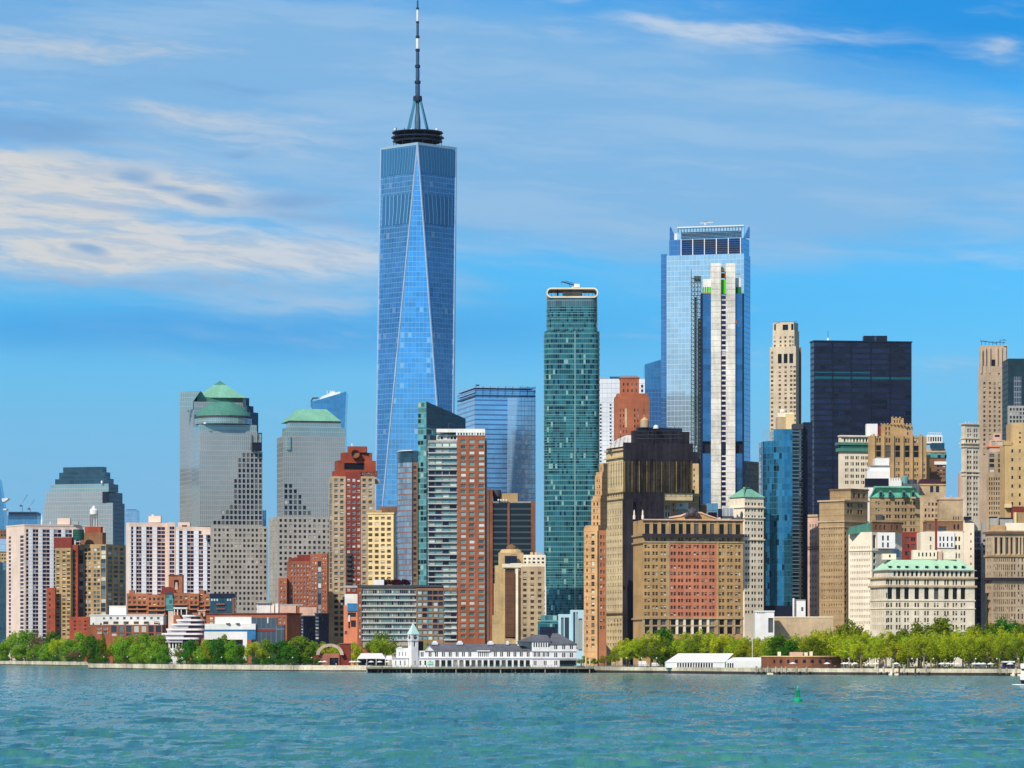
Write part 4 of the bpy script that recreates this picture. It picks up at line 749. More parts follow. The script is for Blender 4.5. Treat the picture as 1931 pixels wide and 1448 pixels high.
t.box((940, 942, 987), 1042, None, M['tan2'], dD=8, name='tower_block'); t.cyl(963.5, 1036, 1046, 44, M['tan2'], 16, [(1, 0), (1, .3), (.92, .7), (.8, 1)], 12, name='arched_top', smooth=False)
t.box((952, 975), 1048, 1062, M['navy'], A=None, dD=7, dep=2, name='arch_opening')
t.box((933, 936, 950), 1066, None, M['tan2'], dD=2, name='buttress'); t.box((931, 934, 950), 1100, None, M['tan2'], dD=1, name='buttress'); t.box((928, 931, 950), 1160, None, M['tan2'], dD=-1, name='buttress')
t.box((949, 950, 980), 1070, None, M['tan2'], A=[([(953, 971)], [(1076, 1200)], 'blk')], name='front_wall'); pn = stone('brown panel', (0.13, 0.065, 0.04), 0.2, course=3.2); t.box((953.3, 970.7), 1078, 1201, pn, dD=.12, dep=.5, name='panel')
t.box((972.5, 977), 1072, None, M['ivory'], dD=-.5, dep=2, name='pilaster'); t.box((982, 983, 1027), 1068, None, M['beige'], A=[(R([990, 1004, 1018], 7), L(1075, 1204, 12, .48), 'brn')], dD=.5, name='right_wing'); t.box((947, 949, 1027), 1063, 1070, M['ivory'], dD=-.8, name='cornice'); t.box((962, 984), 1062, 1066, M['wht'], dD=5, dep=4, name='roof_unit')
t.cyl(964.5, 1026, 1038, 19, M['wood'], 18, [(1, 0), (1, .6), (.1, 1)], 14, name='water_tank'); t.cyl(976, 1033, 1040, 3, M['wood'], 18, name='vent')
for x in (988, 996, 1003): t.bar(x, 1063, x + 2, 1056, 1, M['grey'], 4, name='duct')
t.done()
t = Bld('stone_building', 'white setback building top peeping out left of the teal glass tower base', 'building', (982, 1029), 2180, 0, 20)
t.box((982, 1029), 1046, None, M['ivory'], A=[(L(986, 1028, 5, .5), L(1050, 1064, 2, .5), 'dk')]); t.box((1010, 1030), 1105, None, M['white'], A=[(L(1012, 1029, 3, .5), L(1110, 1160, 6, .5), 'dk')], dD=-30, name='side_wall')
for x in (1000, 1008, 1016): t.box((x, x + 5), 1041, 1046, M['beige'], dD=4, dep=4, name='roof_hut')
t.done()
# ---------------------------------------------------------------- tall teal residential tower
t = Bld('glass_tower', 'tall teal glass residential tower with rounded corners and a cream-framed crown', 'skyscraper', (1026, 1131), 2300, 0)
D = 2300
def rrect(x0, x1, y0, dep, r, n=6):
    P = []
    for cx_, cy_, a0 in ((x0 + r, y0 + r, 180), (x1 - r, y0 + r, 270), (x1 - r, y0 + dep - r, 0), (x0 + r, y0 + dep - r, 90)):
        for k in range(n + 1): a = math.radians(a0 + 90 * k / n); P.append((cx_ + r * math.cos(a), cy_ + r * math.sin(a)))
    return P
xa, xb = PX(1026.5, D), PX(1131, D); xc_, xd = PX(1031.5, D), PX(1127, D)
mb = MB(); mb.prism(rrect(xa, xb, D, 30, 5), GZ, PZ(624, D)); t.part('lower_shaft', mb, CW['green']); mb = MB(); mb.prism(rrect(xc_, xd, D + 1.5, 27, 5), PZ(624, D), PZ(577, D)); t.part('upper_shaft', mb, CW['green'])
mb = MB(); mb.prism(rrect(xc_, xd, D + 1.6, 27, 5), PZ(577, D), PZ(560, D)); t.part('crown_wall', mb, curtain('crown glass', (0.10, 0.17, 0.19), (0.16, 0.22, 0.22), 1.35, 6, 0.1, 0.1, metal=0.5, tilt=0.01))
fl = plain('slab edge', (0.24, 0.40, 0.40), 0.5)
for i in range(66):
    y = 581 + i * 9.55
    if y > 1160: break
    P = rrect(xc_ - .18, xd + .18, D + 1.3, 27.4, 5.1) if y < 624 else rrect(xa - .18, xb + .18, D - .2, 30.4, 5.1); mb = MB(); mb.prism(P, PZ(y + .9, D), PZ(y, D), 0, True, True); t.part('slab_edge', mb, fl)
for x in (1083, 1084.5): t.box((x, x + 1.0), 624, 1190, fl, dD=-.35, dep=.5, name='fin')
def ring(x0, x1, z0_, z1_, r, w, y0, dep, mat, name):
    mb = MB(); n = 8; O, I = [], []
    for cx_, cz_, a0 in ((x0 + r, z0_ + r, 180), (x1 - r, z0_ + r, 270), (x1 - r, z1_ - r, 0), (x0 + r, z1_ - r, 90)):
        for k in range(n + 1): a = math.radians(a0 + 90 * k / n); O.append((cx_ + r * math.cos(a), cz_ + r * math.sin(a))); I.append((cx_ + (r - w) * math.cos(a), cz_ + (r - w) * math.sin(a)))
    m_ = len(O)
    for k in range(m_):
        q = (k + 1) % m_; f = lambda p, y: (p[0], y, p[1])
        mb.face([f(I[k], y0), f(O[k], y0), f(O[q], y0), f(I[q], y0)]); mb.face([f(O[k], y0), f(O[k], y0 + dep), f(O[q], y0 + dep), f(O[q], y0)]); mb.face([f(I[q], y0), f(I[q], y0 + dep), f(I[k], y0 + dep), f(I[k], y0)])
    return t.part(name, mb, mat)
ring(xc_ - .3, xd + .3, PZ(561, D), PZ(542, D), 3.0, .75, D + .8, 28, M['ivory'], 'crown_frame')
t.box((1038, 1121), 558, 561, M['beige'], dD=5, dep=18, name='roof_deck'); t.box((1062, 1098), 550, 561, M['grey'], dD=8, dep=10, name='plant_room'); t.box((1050, 1053), 542, 559, M['navy'], dD=6, dep=3, name='post')
for i in range(12): t.bar(1040 + i * 7, 559, 1040 + i * 7, 545, .7, M['steel'], 27, name='mullion')
t.done()
t = Bld('roof_crane', 'window-cleaning crane with a dark jib on top of the teal tower', 'crane', (1070, 1092), 2310, 0, 4)
t.bar(1080, 552, 1080, 541, 3.5, M['wht'], 2, name='mast'); t.bar(1060, 531, 1084, 538, 2.4, M['navy'], 2, name='jib'); t.bar(1066, 530, 1082, 534, .9, M['navy'], 2, name='jib'); t.poly([(1082, 541), (1093, 541), (1093, 535.5), (1083, 535)], M['wht'], 0, 3, 'counterweight'); t.bar(1073, 536, 1079, 545, 1, M['navy'], 2, name='strut'); t.bar(1059, 531, 1059, 534.5, 1.4, M['steel'], 2, name='cradle'); t.done()
t = Bld('glass_pavilion', 'low green glass podium at the foot of the teal tower', 'building', (1016, 1052), 2085, 0, 20); t.box((1020, 1052), 1160, None, CW['strip']); t.box((1014, 1052), 1172, None, CW['green'], dD=-8, name='lower_wall'); t.box((1018, 1050), 1182, None, M['navy'], dD=-8.5, dep=3, name='dark_base'); t.done()
t = Bld('frame_building', 'pale blue framed building with tall glass slots beside the teal tower foot', 'building', (1053, 1101), 2070, 0, 22)
pb = stone('pale blue cladding', (0.48, 0.68, 0.76), 0.06, 0.5); t.box((1053, 1076), 1158, None, pb, A=[([(1058, 1063), (1065, 1073)], [(1166, 1225)], 'cool')]); t.box((1076, 1101), 1150, None, pb, A=[([(1081, 1085), (1087, 1089.5)], [(1156, 1222)], 'cool'), ([(1091, 1098)], [(1168, 1225)], 'cool')], dD=-1, name='right_wall'); t.done()
# ---------------------------------------------------------------- between the teal tower and the big pale one
t = Bld('office_tower', 'white gridded office tower with columns of dark windows, behind the red-brown brick setback tower', 'skyscraper', (1130, 1216), 2880, 0, 40)
wg = curtain('white grid', (0.72, 0.74, 0.76), (0.42, 0.46, 0.52), 3.4, 3.7, .06, .10, metal=0, rough=.7, tilt=0, vary=.06); t.box((1128, 1216), 714, None, wg, A=[(R([1133, 1151.5], 3.2), L(760, 880, 18, .5), 'dk'), (R([1211], 4), L(724, 800, 9, .6), 'dk')])
t.box((1150, 1170), 710, 714, M['steel'], dD=8, dep=6, name='roof_plant'); t.box((1132, 1146), 712.5, 714, M['grey'], dD=3, dep=6, name='roof_plant'); t.done()
t = Bld('brick_tower', 'red-brown brick setback tower with a narrow crown in front of the white gridded tower', 'skyscraper', (1160, 1224), 2560, 0, 24)
rb_ = stone('rust brick', (0.36, 0.13, 0.075), 0.2); t.box((1159.5, 1224.5), 748, None, rb_, A=[(R([1170, 1176, 1182, 1197, 1203, 1214], 2), L(768, 880, 11, .5), 'dk')]); t.box((1163, 1221), 742, 748, rb_, dD=3, dep=18, name='setback'); t.box((1170, 1205), 712, 742, rb_, A=[(R([1176, 1184, 1192, 1200], 2.4), [(722, 727), (734, 739)], 'dk')], dD=4, dep=16, name='crown'); t.band(710.5, 713, M['redo'], .5)
t.box((1178.5, 1182.5), 770, 806, M['beige'], dD=-.3, dep=.5, name='stair_strip')
for i in range(7): t.box((1171 + i * 4.8, 1173 + i * 4.8), 708, 711, rb_, dD=4, dep=2, name='merlon')
t.done()
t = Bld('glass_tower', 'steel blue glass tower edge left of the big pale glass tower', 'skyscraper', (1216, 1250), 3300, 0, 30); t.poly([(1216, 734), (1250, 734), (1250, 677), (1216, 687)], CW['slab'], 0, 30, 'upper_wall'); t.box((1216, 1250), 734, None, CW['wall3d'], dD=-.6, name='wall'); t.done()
t = Bld('skyscraper', 'big pale blue glass tower with a louvred top and pointed corner fins', 'skyscraper', (1247, 1403, 1415), 2960, 74)
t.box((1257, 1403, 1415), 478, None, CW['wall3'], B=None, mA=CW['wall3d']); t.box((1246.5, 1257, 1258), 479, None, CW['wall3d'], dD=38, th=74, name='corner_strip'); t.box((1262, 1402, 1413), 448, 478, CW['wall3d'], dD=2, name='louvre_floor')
fr = t.last[0]; b, C = fr['b'], fr['C']; nb = (-math.cos(fr['th']), -math.sin(fr['th']))
def strip(x0, x1, ya, yb, out, thk, mat, name):
    u0, u1 = fr['hit'](x0, b), fr['hit'](x1, b); q = lambda u, r: (C[0] + b[0] * u + nb[0] * r, C[1] + b[1] * u + nb[1] * r); mb = MB()
    mb.prism([q(u0, out), q(u1, out), q(u1, out - thk), q(u0, out - thk)], PZ(yb, fr['D']), PZ(ya, fr['D']), 0, True, True); t.part(name, mb, mat)
for i in range(7): strip(1284, 1397, 449.5 + i * 4.1, 452.3 + i * 4.1, .5, .4, M['navy'], 'louvre')
for x in (1284, 1306, 1328, 1350.5, 1373, 1396): strip(x, x + 1.5, 448, 478, .8, .7, M['wht'], 'louvre_post')
t.box((1277, 1402.5, 1404), 425, 448, CW['wall3'], dD=3, name='crown')
for i in range(5): strip(1284, 1398, 434.5 + i * 2.6, 436 + i * 2.6, -.6, .6, M['navy'], 'louvre')
strip(1277, 1403, 424, 426, .3, 1, M['wht'], 'crown_rail')
for i in range(22): strip(1278 + i * 5.7, 1278.6 + i * 5.7, 426, 434, .2, .3, M['steel'], 'crown_post')
t.poly([(1263, 478), (1271, 478), (1271, 441), (1265, 427), (1263, 430)], CW['wall3d'], 30, 4, 'corner_fin'); t.poly([(1404, 448), (1414, 448), (1414, 428), (1412, 427), (1404, 444)], CW['wall3d'], 0, 4, 'corner_fin'); t.poly([(1271, 478), (1277, 478), (1277, 440), (1272, 440)], M['wht'], 26, 2, 'corner_post')
t.done()
t = Bld('roof_crane', 'small white window-cleaning crane lying on the louvred top', 'crane', (1320, 1345), 2970, 0, 4); t.bar(1320, 421, 1345, 419.5, 1.8, M['wht'], 8, name='jib'); t.bar(1330, 425, 1330, 420, 3, M['wht'], 8, name='mast'); t.bar(1326, 419.5, 1334, 417.5, 1, M['steel'], 8, name='arm'); t.done()
# ---------------------------------------------------------------- concrete tower under construction
t = Bld('unfinished_tower', 'unfinished slim tower of two bare concrete shafts between deep blue glass sides', 'skyscraper', (1324, 1402), 2400, 0, 30)
cc = stone('raw concrete', (0.74, 0.70, 0.62), 0.22, course=3.7)
sg = curtain('inky blue glass', (0.06, 0.20, 0.38), (0.03, 0.10, 0.20), 3.0, 3.5, 0.05, 0.04, metal=0.7, tilt=0.01, vary=0.25)
t.box((1322, 1325), 553, None, M['navy'], dD=-.4, dep=8, name='dark_edge'); t.box((1400, 1403), 553, None, M['navy'], dD=-.4, dep=8, name='dark_edge')
t.box((1341, 1359.5), 496, None, cc, dD=-2, dep=12, name='concrete_shaft'); t.box((1369, 1386.5), 496, None, cc, dD=-2, dep=12, name='concrete_shaft'); t.box((1359.5, 1369), 556, None, cc, A=[([(1360, 1368.6)], L(556, 955, 42, .68), 'navy')], dD=-1, dep=10, name='window_shaft')
t.box((1359.5, 1369), 834, 855, M['navy'], dD=-1.6, dep=.8, name='dark_gap'); t.box((1323.5, 1341), 553, 832, sg, name='glass_side'); t.box((1386.5, 1402), 553, 832, sg, name='glass_side'); t.box((1325, 1341), 832, 855, M['navy'], dD=2, name='open_floor'); t.box((1386.5, 1400), 832, 855, M['navy'], dD=2, name='open_floor')
t.box((1322, 1341), 855, None, sg, name='glass_side'); t.box((1386.5, 1402), 855, None, sg, name='glass_side')
gs = plain('green safety sheet', (0.06, 0.55, 0.03), 0.6); t.box((1359.5, 1369), 527, 554, gs, dD=1, dep=5, name='safety_sheet'); t.box((1326, 1341), 541, 553, gs, dD=1, dep=8, name='safety_sheet'); t.box((1386.5, 1398), 541, 553, plain('dark green sheet', (0.02, 0.16, 0.05), .6), dD=1, dep=8, name='safety_sheet')
t.box((1326, 1341), 526, 541, M['white'], dD=.8, dep=8, name='formwork'); t.box((1387, 1397), 524, 541, M['white'], dD=2, dep=8, name='formwork'); t.box((1359.5, 1369), 503, 512, M['grey'], dD=2, dep=5, name='formwork'); t.box((1359.5, 1369), 515, 523, M['redd'], dD=1.6, dep=5, name='formwork'); t.box((1324, 1341), 551.5, 554, M['redo'], dD=-.4, dep=3, name='deck_edge')
for x in (1328, 1332, 1337): t.box((x, x + .8), 541, 553, M['wht'], dD=.4, dep=.4, name='post')
t.bar(1386, 517, 1397, 517, 1, M['navy'], 0, name='bracket'); t.cyl(1388, 604, 610, 5, plain('orange sheet', (0.6, 0.16, 0.03), .6), -.4, [(1, 0), (.7, 1)], 8, name='orange_sheet'); t.done()
t = Bld('hoist_mast', 'tall dark lattice construction hoist left of the bare concrete shafts', 'hoist', (1302, 1321), 2415, 0, 8)
hm = stone('hoist mesh', (0.09, 0.135, 0.15), 0.3, 0.6)
for x, y in ((1303, 508), (1309, 520), (1315, 520), (1321, 521)): t.box((x, x + 1.3), y, None, hm, dep=1, name='post')
k = 0
for y in range(524, 960, 8):
    for a, b in ((1303, 1309), (1309, 1315), (1315, 1321)): t.bar(a + .5, y + 8, b + .5, y, 1.0, hm, .5 + (k % 2) * .1, name='brace'); t.box((a, b), y, y + 1.6, hm, dD=.4, dep=.6, name='tie') if k < 140 else None; k += 1
t.box((1309, 1322), 520, 530, hm, dD=2, dep=4, name='hoist_head'); t.box((1309, 1314), 560, 840, M['dgrey'], dD=3, dep=3, name='shaft_mesh'); t.box((1316, 1321), 600, None, M['dgrey'], dD=4, dep=3, name='shaft_mesh'); t.done()
# ---------------------------------------------------------------- orange stepped tower and the netted tower
t = Bld('stepped_tower', 'orange tan setback apartment tower stepping down to the left beside the netted tower', 'apartment block', (1101, 1128, 1143), 2030, 62)
ob = stone('golden brick', (0.56, 0.34, 0.18), 0.2, course=3.3); od = stone('rust wall', (0.36, 0.16, 0.09), 0.2)
t.box((1101, 1128, 1143), 996, None, ob, B=[(R([1107], 3), L(1004, 1224, 17, .42), 'brn'), (R([1118], 6), L(1004, 1224, 17, .6), 'brn')], A=[(L(1129, 1141, 2, .5), L(1004, 1224, 17, .5), 'brn')])
t.box((1129, 1143.5), 1000, None, od, A=[(R([1133.5], 3.6), L(1006, 1190, 14, .5), 'brn'), (R([1139], 2.5), L(1006, 1190, 14, .5), 'brn')], dD=-1, dep=2, name='brick_strip'); t.box((1122.5, 1126.5), 1000, None, M['tan2'], dD=-.8, dep=1.5, name='pilaster')
for a, b, c, y0, y1, d_ in ((1104, 1128, 1143, 990, 996, 1), (1115, 1132, 1145, 940, 996, 3), (1118, 1133, 1145, 934, 941, 4), (1122, 1135, 1146, 897, 936, 6), (1124, 1136, 1146, 890, 898, 7), (1130, 1138, 1146, 873, 892, 9)):
    t.box((a, b, c), y0, y1, ob, B=[(L(a + 2, b - 2, 2, .42), L(y0 + 4, y1 - 2, max(1, int((y1 - y0) / 12)), .5), 'brn')] if y1 - y0 > 15 else None, dD=d_, name='setback')
for i in range(5): t.box((1102 + i * 5.4, 1104.5 + i * 5.4), 993.5, 997, M['tan2'], dD=9 - i * 1.8, dep=1.5, name='merlon')
t.done()
t = Bld('stone_tower', 'tan stone tower with a sunlit left wall and black scaffold netting over its right side', 'office tower', (1142, 1175, 1306), 2075, 18)
sn = stone('sunlit limestone', (0.62, 0.49, 0.30), 0.16, course=3.6); net = stone('black netting', (0.022, 0.019, 0.026), 0.35, 0.9, 1.2); netg = glazing('veiled panes', (0.006, 0.006, 0.008), 0.2, (0.10, 0.08, 0.035)); style('veil', netg, net, 'plain', .5); netb = stone('thin netting', (0.045, 0.036, 0.026), 0.45, 0.9, 1.6); vp = stone('veiled pier', (0.17, 0.125, 0.06), .4, .9, 1.2)
t.box((1142, 1175, 1194), 940, None, sn, B=[(L(1144, 1173, 6, .34), L(958, 1150, 14, .45), 'brn'), (L(1144, 1173, 5, .5), L(1166, 1182, 2, .6), 'brn'), (L(1144, 1173, 6, .4), L(1184, 1222, 3, .5), 'brn')])
for x in (1182, 1189): t.bar(x, 1222, x, 945, 1.0, M['dgrey'], 6, name='scaffold_pole')
fr = t.last[0]
t.box((1174, 1194), 942, None, net, dD=-.7, dep=2, name='netting')
t.box((1143, 1175.5, 1306), 845, 942, sn, B=[(L(1145, 1174, 6, .36), L(868, 918, 1, .9), 'brn'), (L(1145, 1174, 6, .36), L(924, 938, 1, .6), 'brn')], dD=.5, name='upper_wall')
t.box((1175.3, 1175.6, 1306), 867, 928, netb, A=[(L(1181, 1303, 9, .34), L(873, 927, 4, .6), 'veil')], dD=-.3, th=18, name='netting'); t.box((1175, 1175.4, 1307), 834, 868, net, dD=-.5, th=18, name='netting'); t.box((1175, 1175.4, 1252), 927, 990, net, A=[(L(1182, 1246, 6, .4), L(944, 985, 3, .6), 'veil')], dD=-.5, th=18, name='netting')
for x in range(1178, 1306, 14): t.bar(x, 928, x, 870, 2.6, vp, (x - 1175) * .095 - .4, name='veiled_pier')
for x in range(1180, 1306, 9): t.bar(x, 930, x, 866, .7, M['navy'], (x - 1175) * .095 - 1.0, name='scaffold_pole')
for y, o in ((846, .8), (860, .9), (925, .9), (938, 1.1), (1155, 1.0)):
    D_ = 2075; mb = MB(); C, b = fr['C'], fr['b']; nb = (-math.cos(fr['th']), -math.sin(fr['th'])); q = lambda u, r: (C[0] + b[0] * u + nb[0] * r, C[1] + b[1] * u + nb[1] * r); Lb = fr['Lb'] + .3
    mb.prism([q(-.4, o), q(Lb, o), q(Lb, 0.01), q(-.4, 0.01)], PZ(y + 2.6, D_), PZ(y, D_), 0, True, True); t.part('cornice', mb, M['tan2'] if y != 1155 else M['brown'])
for i in range(8): t.poly([(1144 + i * 4, 932), (1146.5 + i * 4, 932), (1145.3 + i * 4, 926)], M['ivory'], 24 - i * 3.0, .6, 'finial')
cw_ = stone('white sheet roof', (0.74, 0.72, 0.70), 0.15); t.poly([(1144, 846), (1200, 838), (1203, 828), (1196, 820), (1180, 821), (1164, 828), (1150, 838)], cw_, 14, 20, 'curved_roof')
for i in range(7): t.bar(1150 + i * 8, 845 - i, 1156 + i * 7, 824, .6, M['grey'], 13.6, name='roof_rib')
t.box((1190, 1196, 1300), 812, 846, net, dD=8, th=18, name='roof_scaffold'); t.box((1200, 1204, 1286), 806, 824, M['navy'], dD=12, th=18, name='roof_scaffold')
for i in range(13): x = 1203 + i * 6.9; t.bar(x, 840, x, 803 + (i * 7 % 5), .8, M['navy'], 10, name='scaffold_pole')
t.cyl(1237, 801, 808, 11, M['wht'], 9, [(1, 0), (.95, .4), (.6, .85), (.1, 1)], name='dish')
for y in (806, 813, 820, 827): t.bar(1200, y, 1288, y - 1, .7, M['dgrey'], 8, name='scaffold_rail')
t.done()
t = Bld('water_tank', 'cone-topped wooden water tank on the roof of the netted tower', 'water tank', (1207, 1224), 2085, 0, 6); t.cyl(1215.5, 793, 806, 16, M['beige'], 4, [(.96, 0), (1, .1), (1, .95), (1, 1)], 16, name='tank'); t.cyl(1215.5, 786, 793.2, 17, M['tan2'], 4, [(1, 0), (.1, 1)], 16, name='cone_roof')
for i in range(4): t.bar(1209 + i * 4.2, 815, 1209 + i * 4.2, 805.5, 1, M['dgrey'], 3 + (i % 2) * 2, name='leg')
t.done()
t = Bld('stone_building', 'narrow sand-coloured wall rising right of the netted tower', 'building', (1305, 1318), 2190, 0, 14); t.box((1304, 1318), 874, None, M['tan2'], A=[(R([1309], 2.5), L(880, 980, 9, .4), 'brn')]); t.box((1303, 1316), 852, 874, net, dD=1, dep=6, name='netting'); t.done()
# ---------------------------------------------------------------- red and tan block on the waterfront
t = Bld('office_building', 'wide tan and salmon brick office block with a dark cornice and a small pediment', 'office building', (1194, 1213, 1401), 1985, 9)
wt = stone('tan limestone brick', (0.46, 0.295, 0.145), 0.16); wr = stone('salmon brick', (0.50, 0.20, 0.125), 0.16); wd = stone('weathered stone', (0.40, 0.31, 0.20), 0.22)
P3 = LP([1220.5, 1235.5, 1251], 4.3, 1.6); P6 = LP([1269.5, 1283.5, 1298, 1313, 1328, 1342.5], 4.2, 1.5); P3r = LP([1361, 1376.5, 1391.5], 4.3, 1.6); rw = L(1024, 1164, 11, .50)
t.box((1194, 1213, 1401), 980, None, wt, A=[(P3, rw, 'brn'), (P6, rw, 'brnr'), (P3r, rw, 'brn'), (R([1220.5, 1235.5, 1251, 1269.5, 1283.5, 1298, 1313, 1328, 1342.5, 1361, 1376.5, 1391.5], 8.4), [(988, 1006), (1168, 1178), (1183, 1195)], 'blk'), (P3 + P6 + P3r, [(1013.5, 1020)], 'brn')])
fr = t.last[0]; C, a = fr['C'], fr['a']; n = (a[1], -a[0])
def pan(x0, x1, ya, yb, r0, r1, mat, name):
    u0, u1 = fr['hit'](x0, a), fr['hit'](x1, a); q = lambda u, r: (C[0] + a[0] * u + n[0] * r, C[1] + a[1] * u + n[1] * r); mb = MB(); mb.prism([q(u0, r1), q(u1, r1), q(u1, r0), q(u0, r0)], PZ(yb, fr['D']), PZ(ya, fr['D']), 0, True, True); t.part(name, mb, mat)
ed = [1262] + [p for c_ in P6 for p in c_] + [1352]
for x0, x1 in zip(ed[0::2], ed[1::2]): pan(x0, x1, 1022, 1164, .004, .10, wr, 'salmon_pier')
zz = [1022] + [p for r_ in rw for p in r_] + [1164]
for y0, y1 in zip(zz[0::2], zz[1::2]): pan(1262, 1352, y0, y1, .004, .094, wr, 'salmon_band')
pan(1211, 1402, 1006.5, 1012, 0, 2.6, stone('dark cornice', (.035, .028, .04), .2), 'main_cornice'); pan(1212, 1401.5, 1011.5, 1013, 0, 1.4, wt, 'main_cornice'); pan(1212, 1402, 1020.5, 1023, 0, .5, wd, 'string_course'); pan(1211, 1402, 978.5, 981, 0, 1.3, M['tpl'], 'top_cornice'); pan(1211, 1402, 981, 982.2, 0, .9, M['brown'], 'top_cornice'); pan(1212, 1402, 1163.5, 1167, 0, .9, wd, 'string_course'); pan(1213, 1401, 1179, 1181, 0, .5, wd, 'string_course')
for x in [1228, 1243.5, 1276.5, 1290.5, 1305.5, 1320.5, 1335.5, 1368.7, 1384]: pan(x - 3, x + 3, 985, 1007, 0, .55, wt, 'pilaster')
for x in [1213.5, 1228, 1243, 1259, 1276.5, 1290.7, 1305.5, 1320.5, 1335, 1352, 1368.7, 1384, 1399]: pan(x - 2.2, x + 2.2, 1167, 1196, 0, .5, wd if (x < 1270 or x > 1345) else M['ivory'], 'pilaster')
pan(1258, 1262.5, 981, 1165, .0, .35, wd, 'corner_pier'); pan(1351.5, 1355, 981, 1165, .0, .35, wt, 'corner_pier')
for y in (1007, 1021, 1165): 
    mb = MB(); b = fr['b']; nb = (-math.cos(fr['th']), -math.sin(fr['th'])); q = lambda u, r: (C[0] + b[0] * u + nb[0] * r, C[1] + b[1] * u + nb[1] * r); mb.prism([q(-.3, .9), q(fr['Lb'], .9), q(fr['Lb'], .01), q(-.3, .01)], PZ(y + 3, fr['D']), PZ(y, fr['D']), 0, True, True); t.part('side_cornice', mb, wd)
for x in (1196, 1212): t.cyl(x, 961, 979, 5, M['ivory'], 1 if x > 1200 else 14, [(1, 0), (1, .35), (.6, .45), (.55, .8), (.1, 1)], 8, name='finial')
t.poly([(1262, 980), (1357, 980), (1338, 973), (1322, 967), (1298, 967), (1284, 973)], wt, 8, 3, 'pediment'); t.poly([(1261, 974.5), (1284, 970.5), (1298, 965), (1322, 965), (1338, 971.5), (1358, 978.5), (1357, 980), (1338, 974), (1322, 968), (1298, 968), (1284, 974), (1262, 977)][::-1], M['tpl'], 7.4, 4, 'pediment_coping')
dks = stone('dark bronze', (0.05, 0.045, 0.05), 0.4, .6)
for x, y, r in ((1305.5, 968, 9), (1298, 971, 6), (1313, 971, 6), (1294, 974, 4.5), (1317.5, 974, 4.5), (1305.5, 961, 4.5), (1300, 963, 4), (1311, 963, 4)): t.cyl(x, y - r, y + r * .9, r * 1.9, dks, 7, [(.2, 0), (.8, .2), (1, .5), (.8, .8), (.2, 1)], 8, name='sculpture')
t.cyl(1398.5, 964, 979, 5.5, dks, 16, [(.5, 0), (1, .3), (1, .65), (.6, .9), (.1, 1)], 8, name='urn'); t.done()
# small buildings that show over its roof
t = Bld('stone_building', 'beige penthouse block with flared eaves over the tan and salmon office block', 'building', (1266, 1318), 2120, 0, 14)
t.box((1266, 1318), 936, 985, M['beige'], A=[(R([1282, 1289], 3.4), L(938, 946, 1, .9), 'dk'), (R([1301, 1306.5], 3.6), L(938, 946, 1, .8), 'dk'), (R([1270], 2), L(938, 966, 3, .5), 'dk')]); t.box((1263, 1319), 930.5, 936, M['tan2'], dD=-1, name='eaves'); t.box((1265, 1310), 923, 930.5, M['dgrey'], A=[(L(1266, 1308, 4, .7), [(924, 929)], 'slot')], dD=2, dep=10, name='roof_pavilion'); t.box((1265, 1318), 945.5, 948, M['tan2'], dD=-.6, dep=2, name='string_course'); t.done()
t = Bld('billboard', 'small pale blue sign board with dark marks over the pediment', 'sign', (1275, 1298), 2100, 0, 2); t.box((1275, 1298), 948, 960, stone('pale sign', (0.55, 0.72, 0.76), .08), dD=1, dep=1, name='panel'); t.box((1272, 1302), 960, 968, M['grey'], dD=3, dep=5, name='roof_unit'); t.box((1282.4, 1283.2), 951, 956, M['steel'], dD=.6, dep=.3, name='mark'); t.box((1282.4, 1286), 951, 952, M['steel'], dD=.6, dep=.3, name='mark'); t.box((1282.4, 1286), 953.4, 954.2, M['steel'], dD=.6, dep=.3, name='mark'); t.box((1285.4, 1286.2), 951.9, 953.6, M['steel'], dD=.6, dep=.3, name='mark')
t.box((1290.4, 1291.2), 951, 956, M['wht'], dD=.6, dep=.3, name='mark'); t.box((1291.2, 1294, ), 951, 951.8, M['wht'], dD=.6, dep=.3, name='mark'); t.box((1291.2, 1294), 955.2, 956, M['wht'], dD=.6, dep=.3, name='mark'); t.done()
t = Bld('white_building', 'small white building with slot windows beside the netted tower base', 'building', (1246, 1266), 2110, 0, 10); t.box((1246, 1266), 946, 985, M['white'], A=[(R([1251, 1256, 1261], 2.6), [(953, 961), (966, 974)], 'dk')]); t.band(944, 947, M['wht'], .6); t.done()
t = Bld('water_tank', 'brown water tank with a white lid right of the beige penthouse', 'water tank', (1320, 1333), 2100, 0, 6); t.cyl(1327, 953, 966, 12, M['wood'], 4, [(1, 0), (1, 1)], 14, name='tank'); t.cyl(1327, 950, 953.2, 13, M['grey'], 4, [(1, 0), (.1, 1)], 14, name='lid'); t.box((1322, 1332), 966, 980, M['brown'], dD=3, dep=3, name='stand'); t.done()
t = Bld('glass_block', 'pale blue glass box on the roof left of the silver plant unit', 'building', (1334, 1354), 2130, 0, 8); t.box((1334, 1354), 949, 985, CW['wall3']); t.box((1336, 1352), 966, 986, M['redd'], dD=-3, dep=3, name='brick_base'); t.done()
t = Bld('cooling_tower', 'silver cooling unit in a dark frame on the roof near the urn', 'roof plant', (1356, 1384), 2040, 0, 7); sv = stone('galvanised steel', (0.42, 0.43, 0.44), .2, .4, .6, 0, .4); t.box((1362, 1383), 958, 973, sv, name='casing'); t.box((1355, 1361), 959, 975, M['navy'], dD=-1, dep=5, name='side_unit'); t.box((1360, 1384), 973, 977, M['dgrey'], dD=-.5, name='base_frame')
for x in (1362, 1369, 1376, 1383): t.box((x, x + .8), 955, 974, M['wht'], dD=-.4, dep=.5, name='post')
t.done()
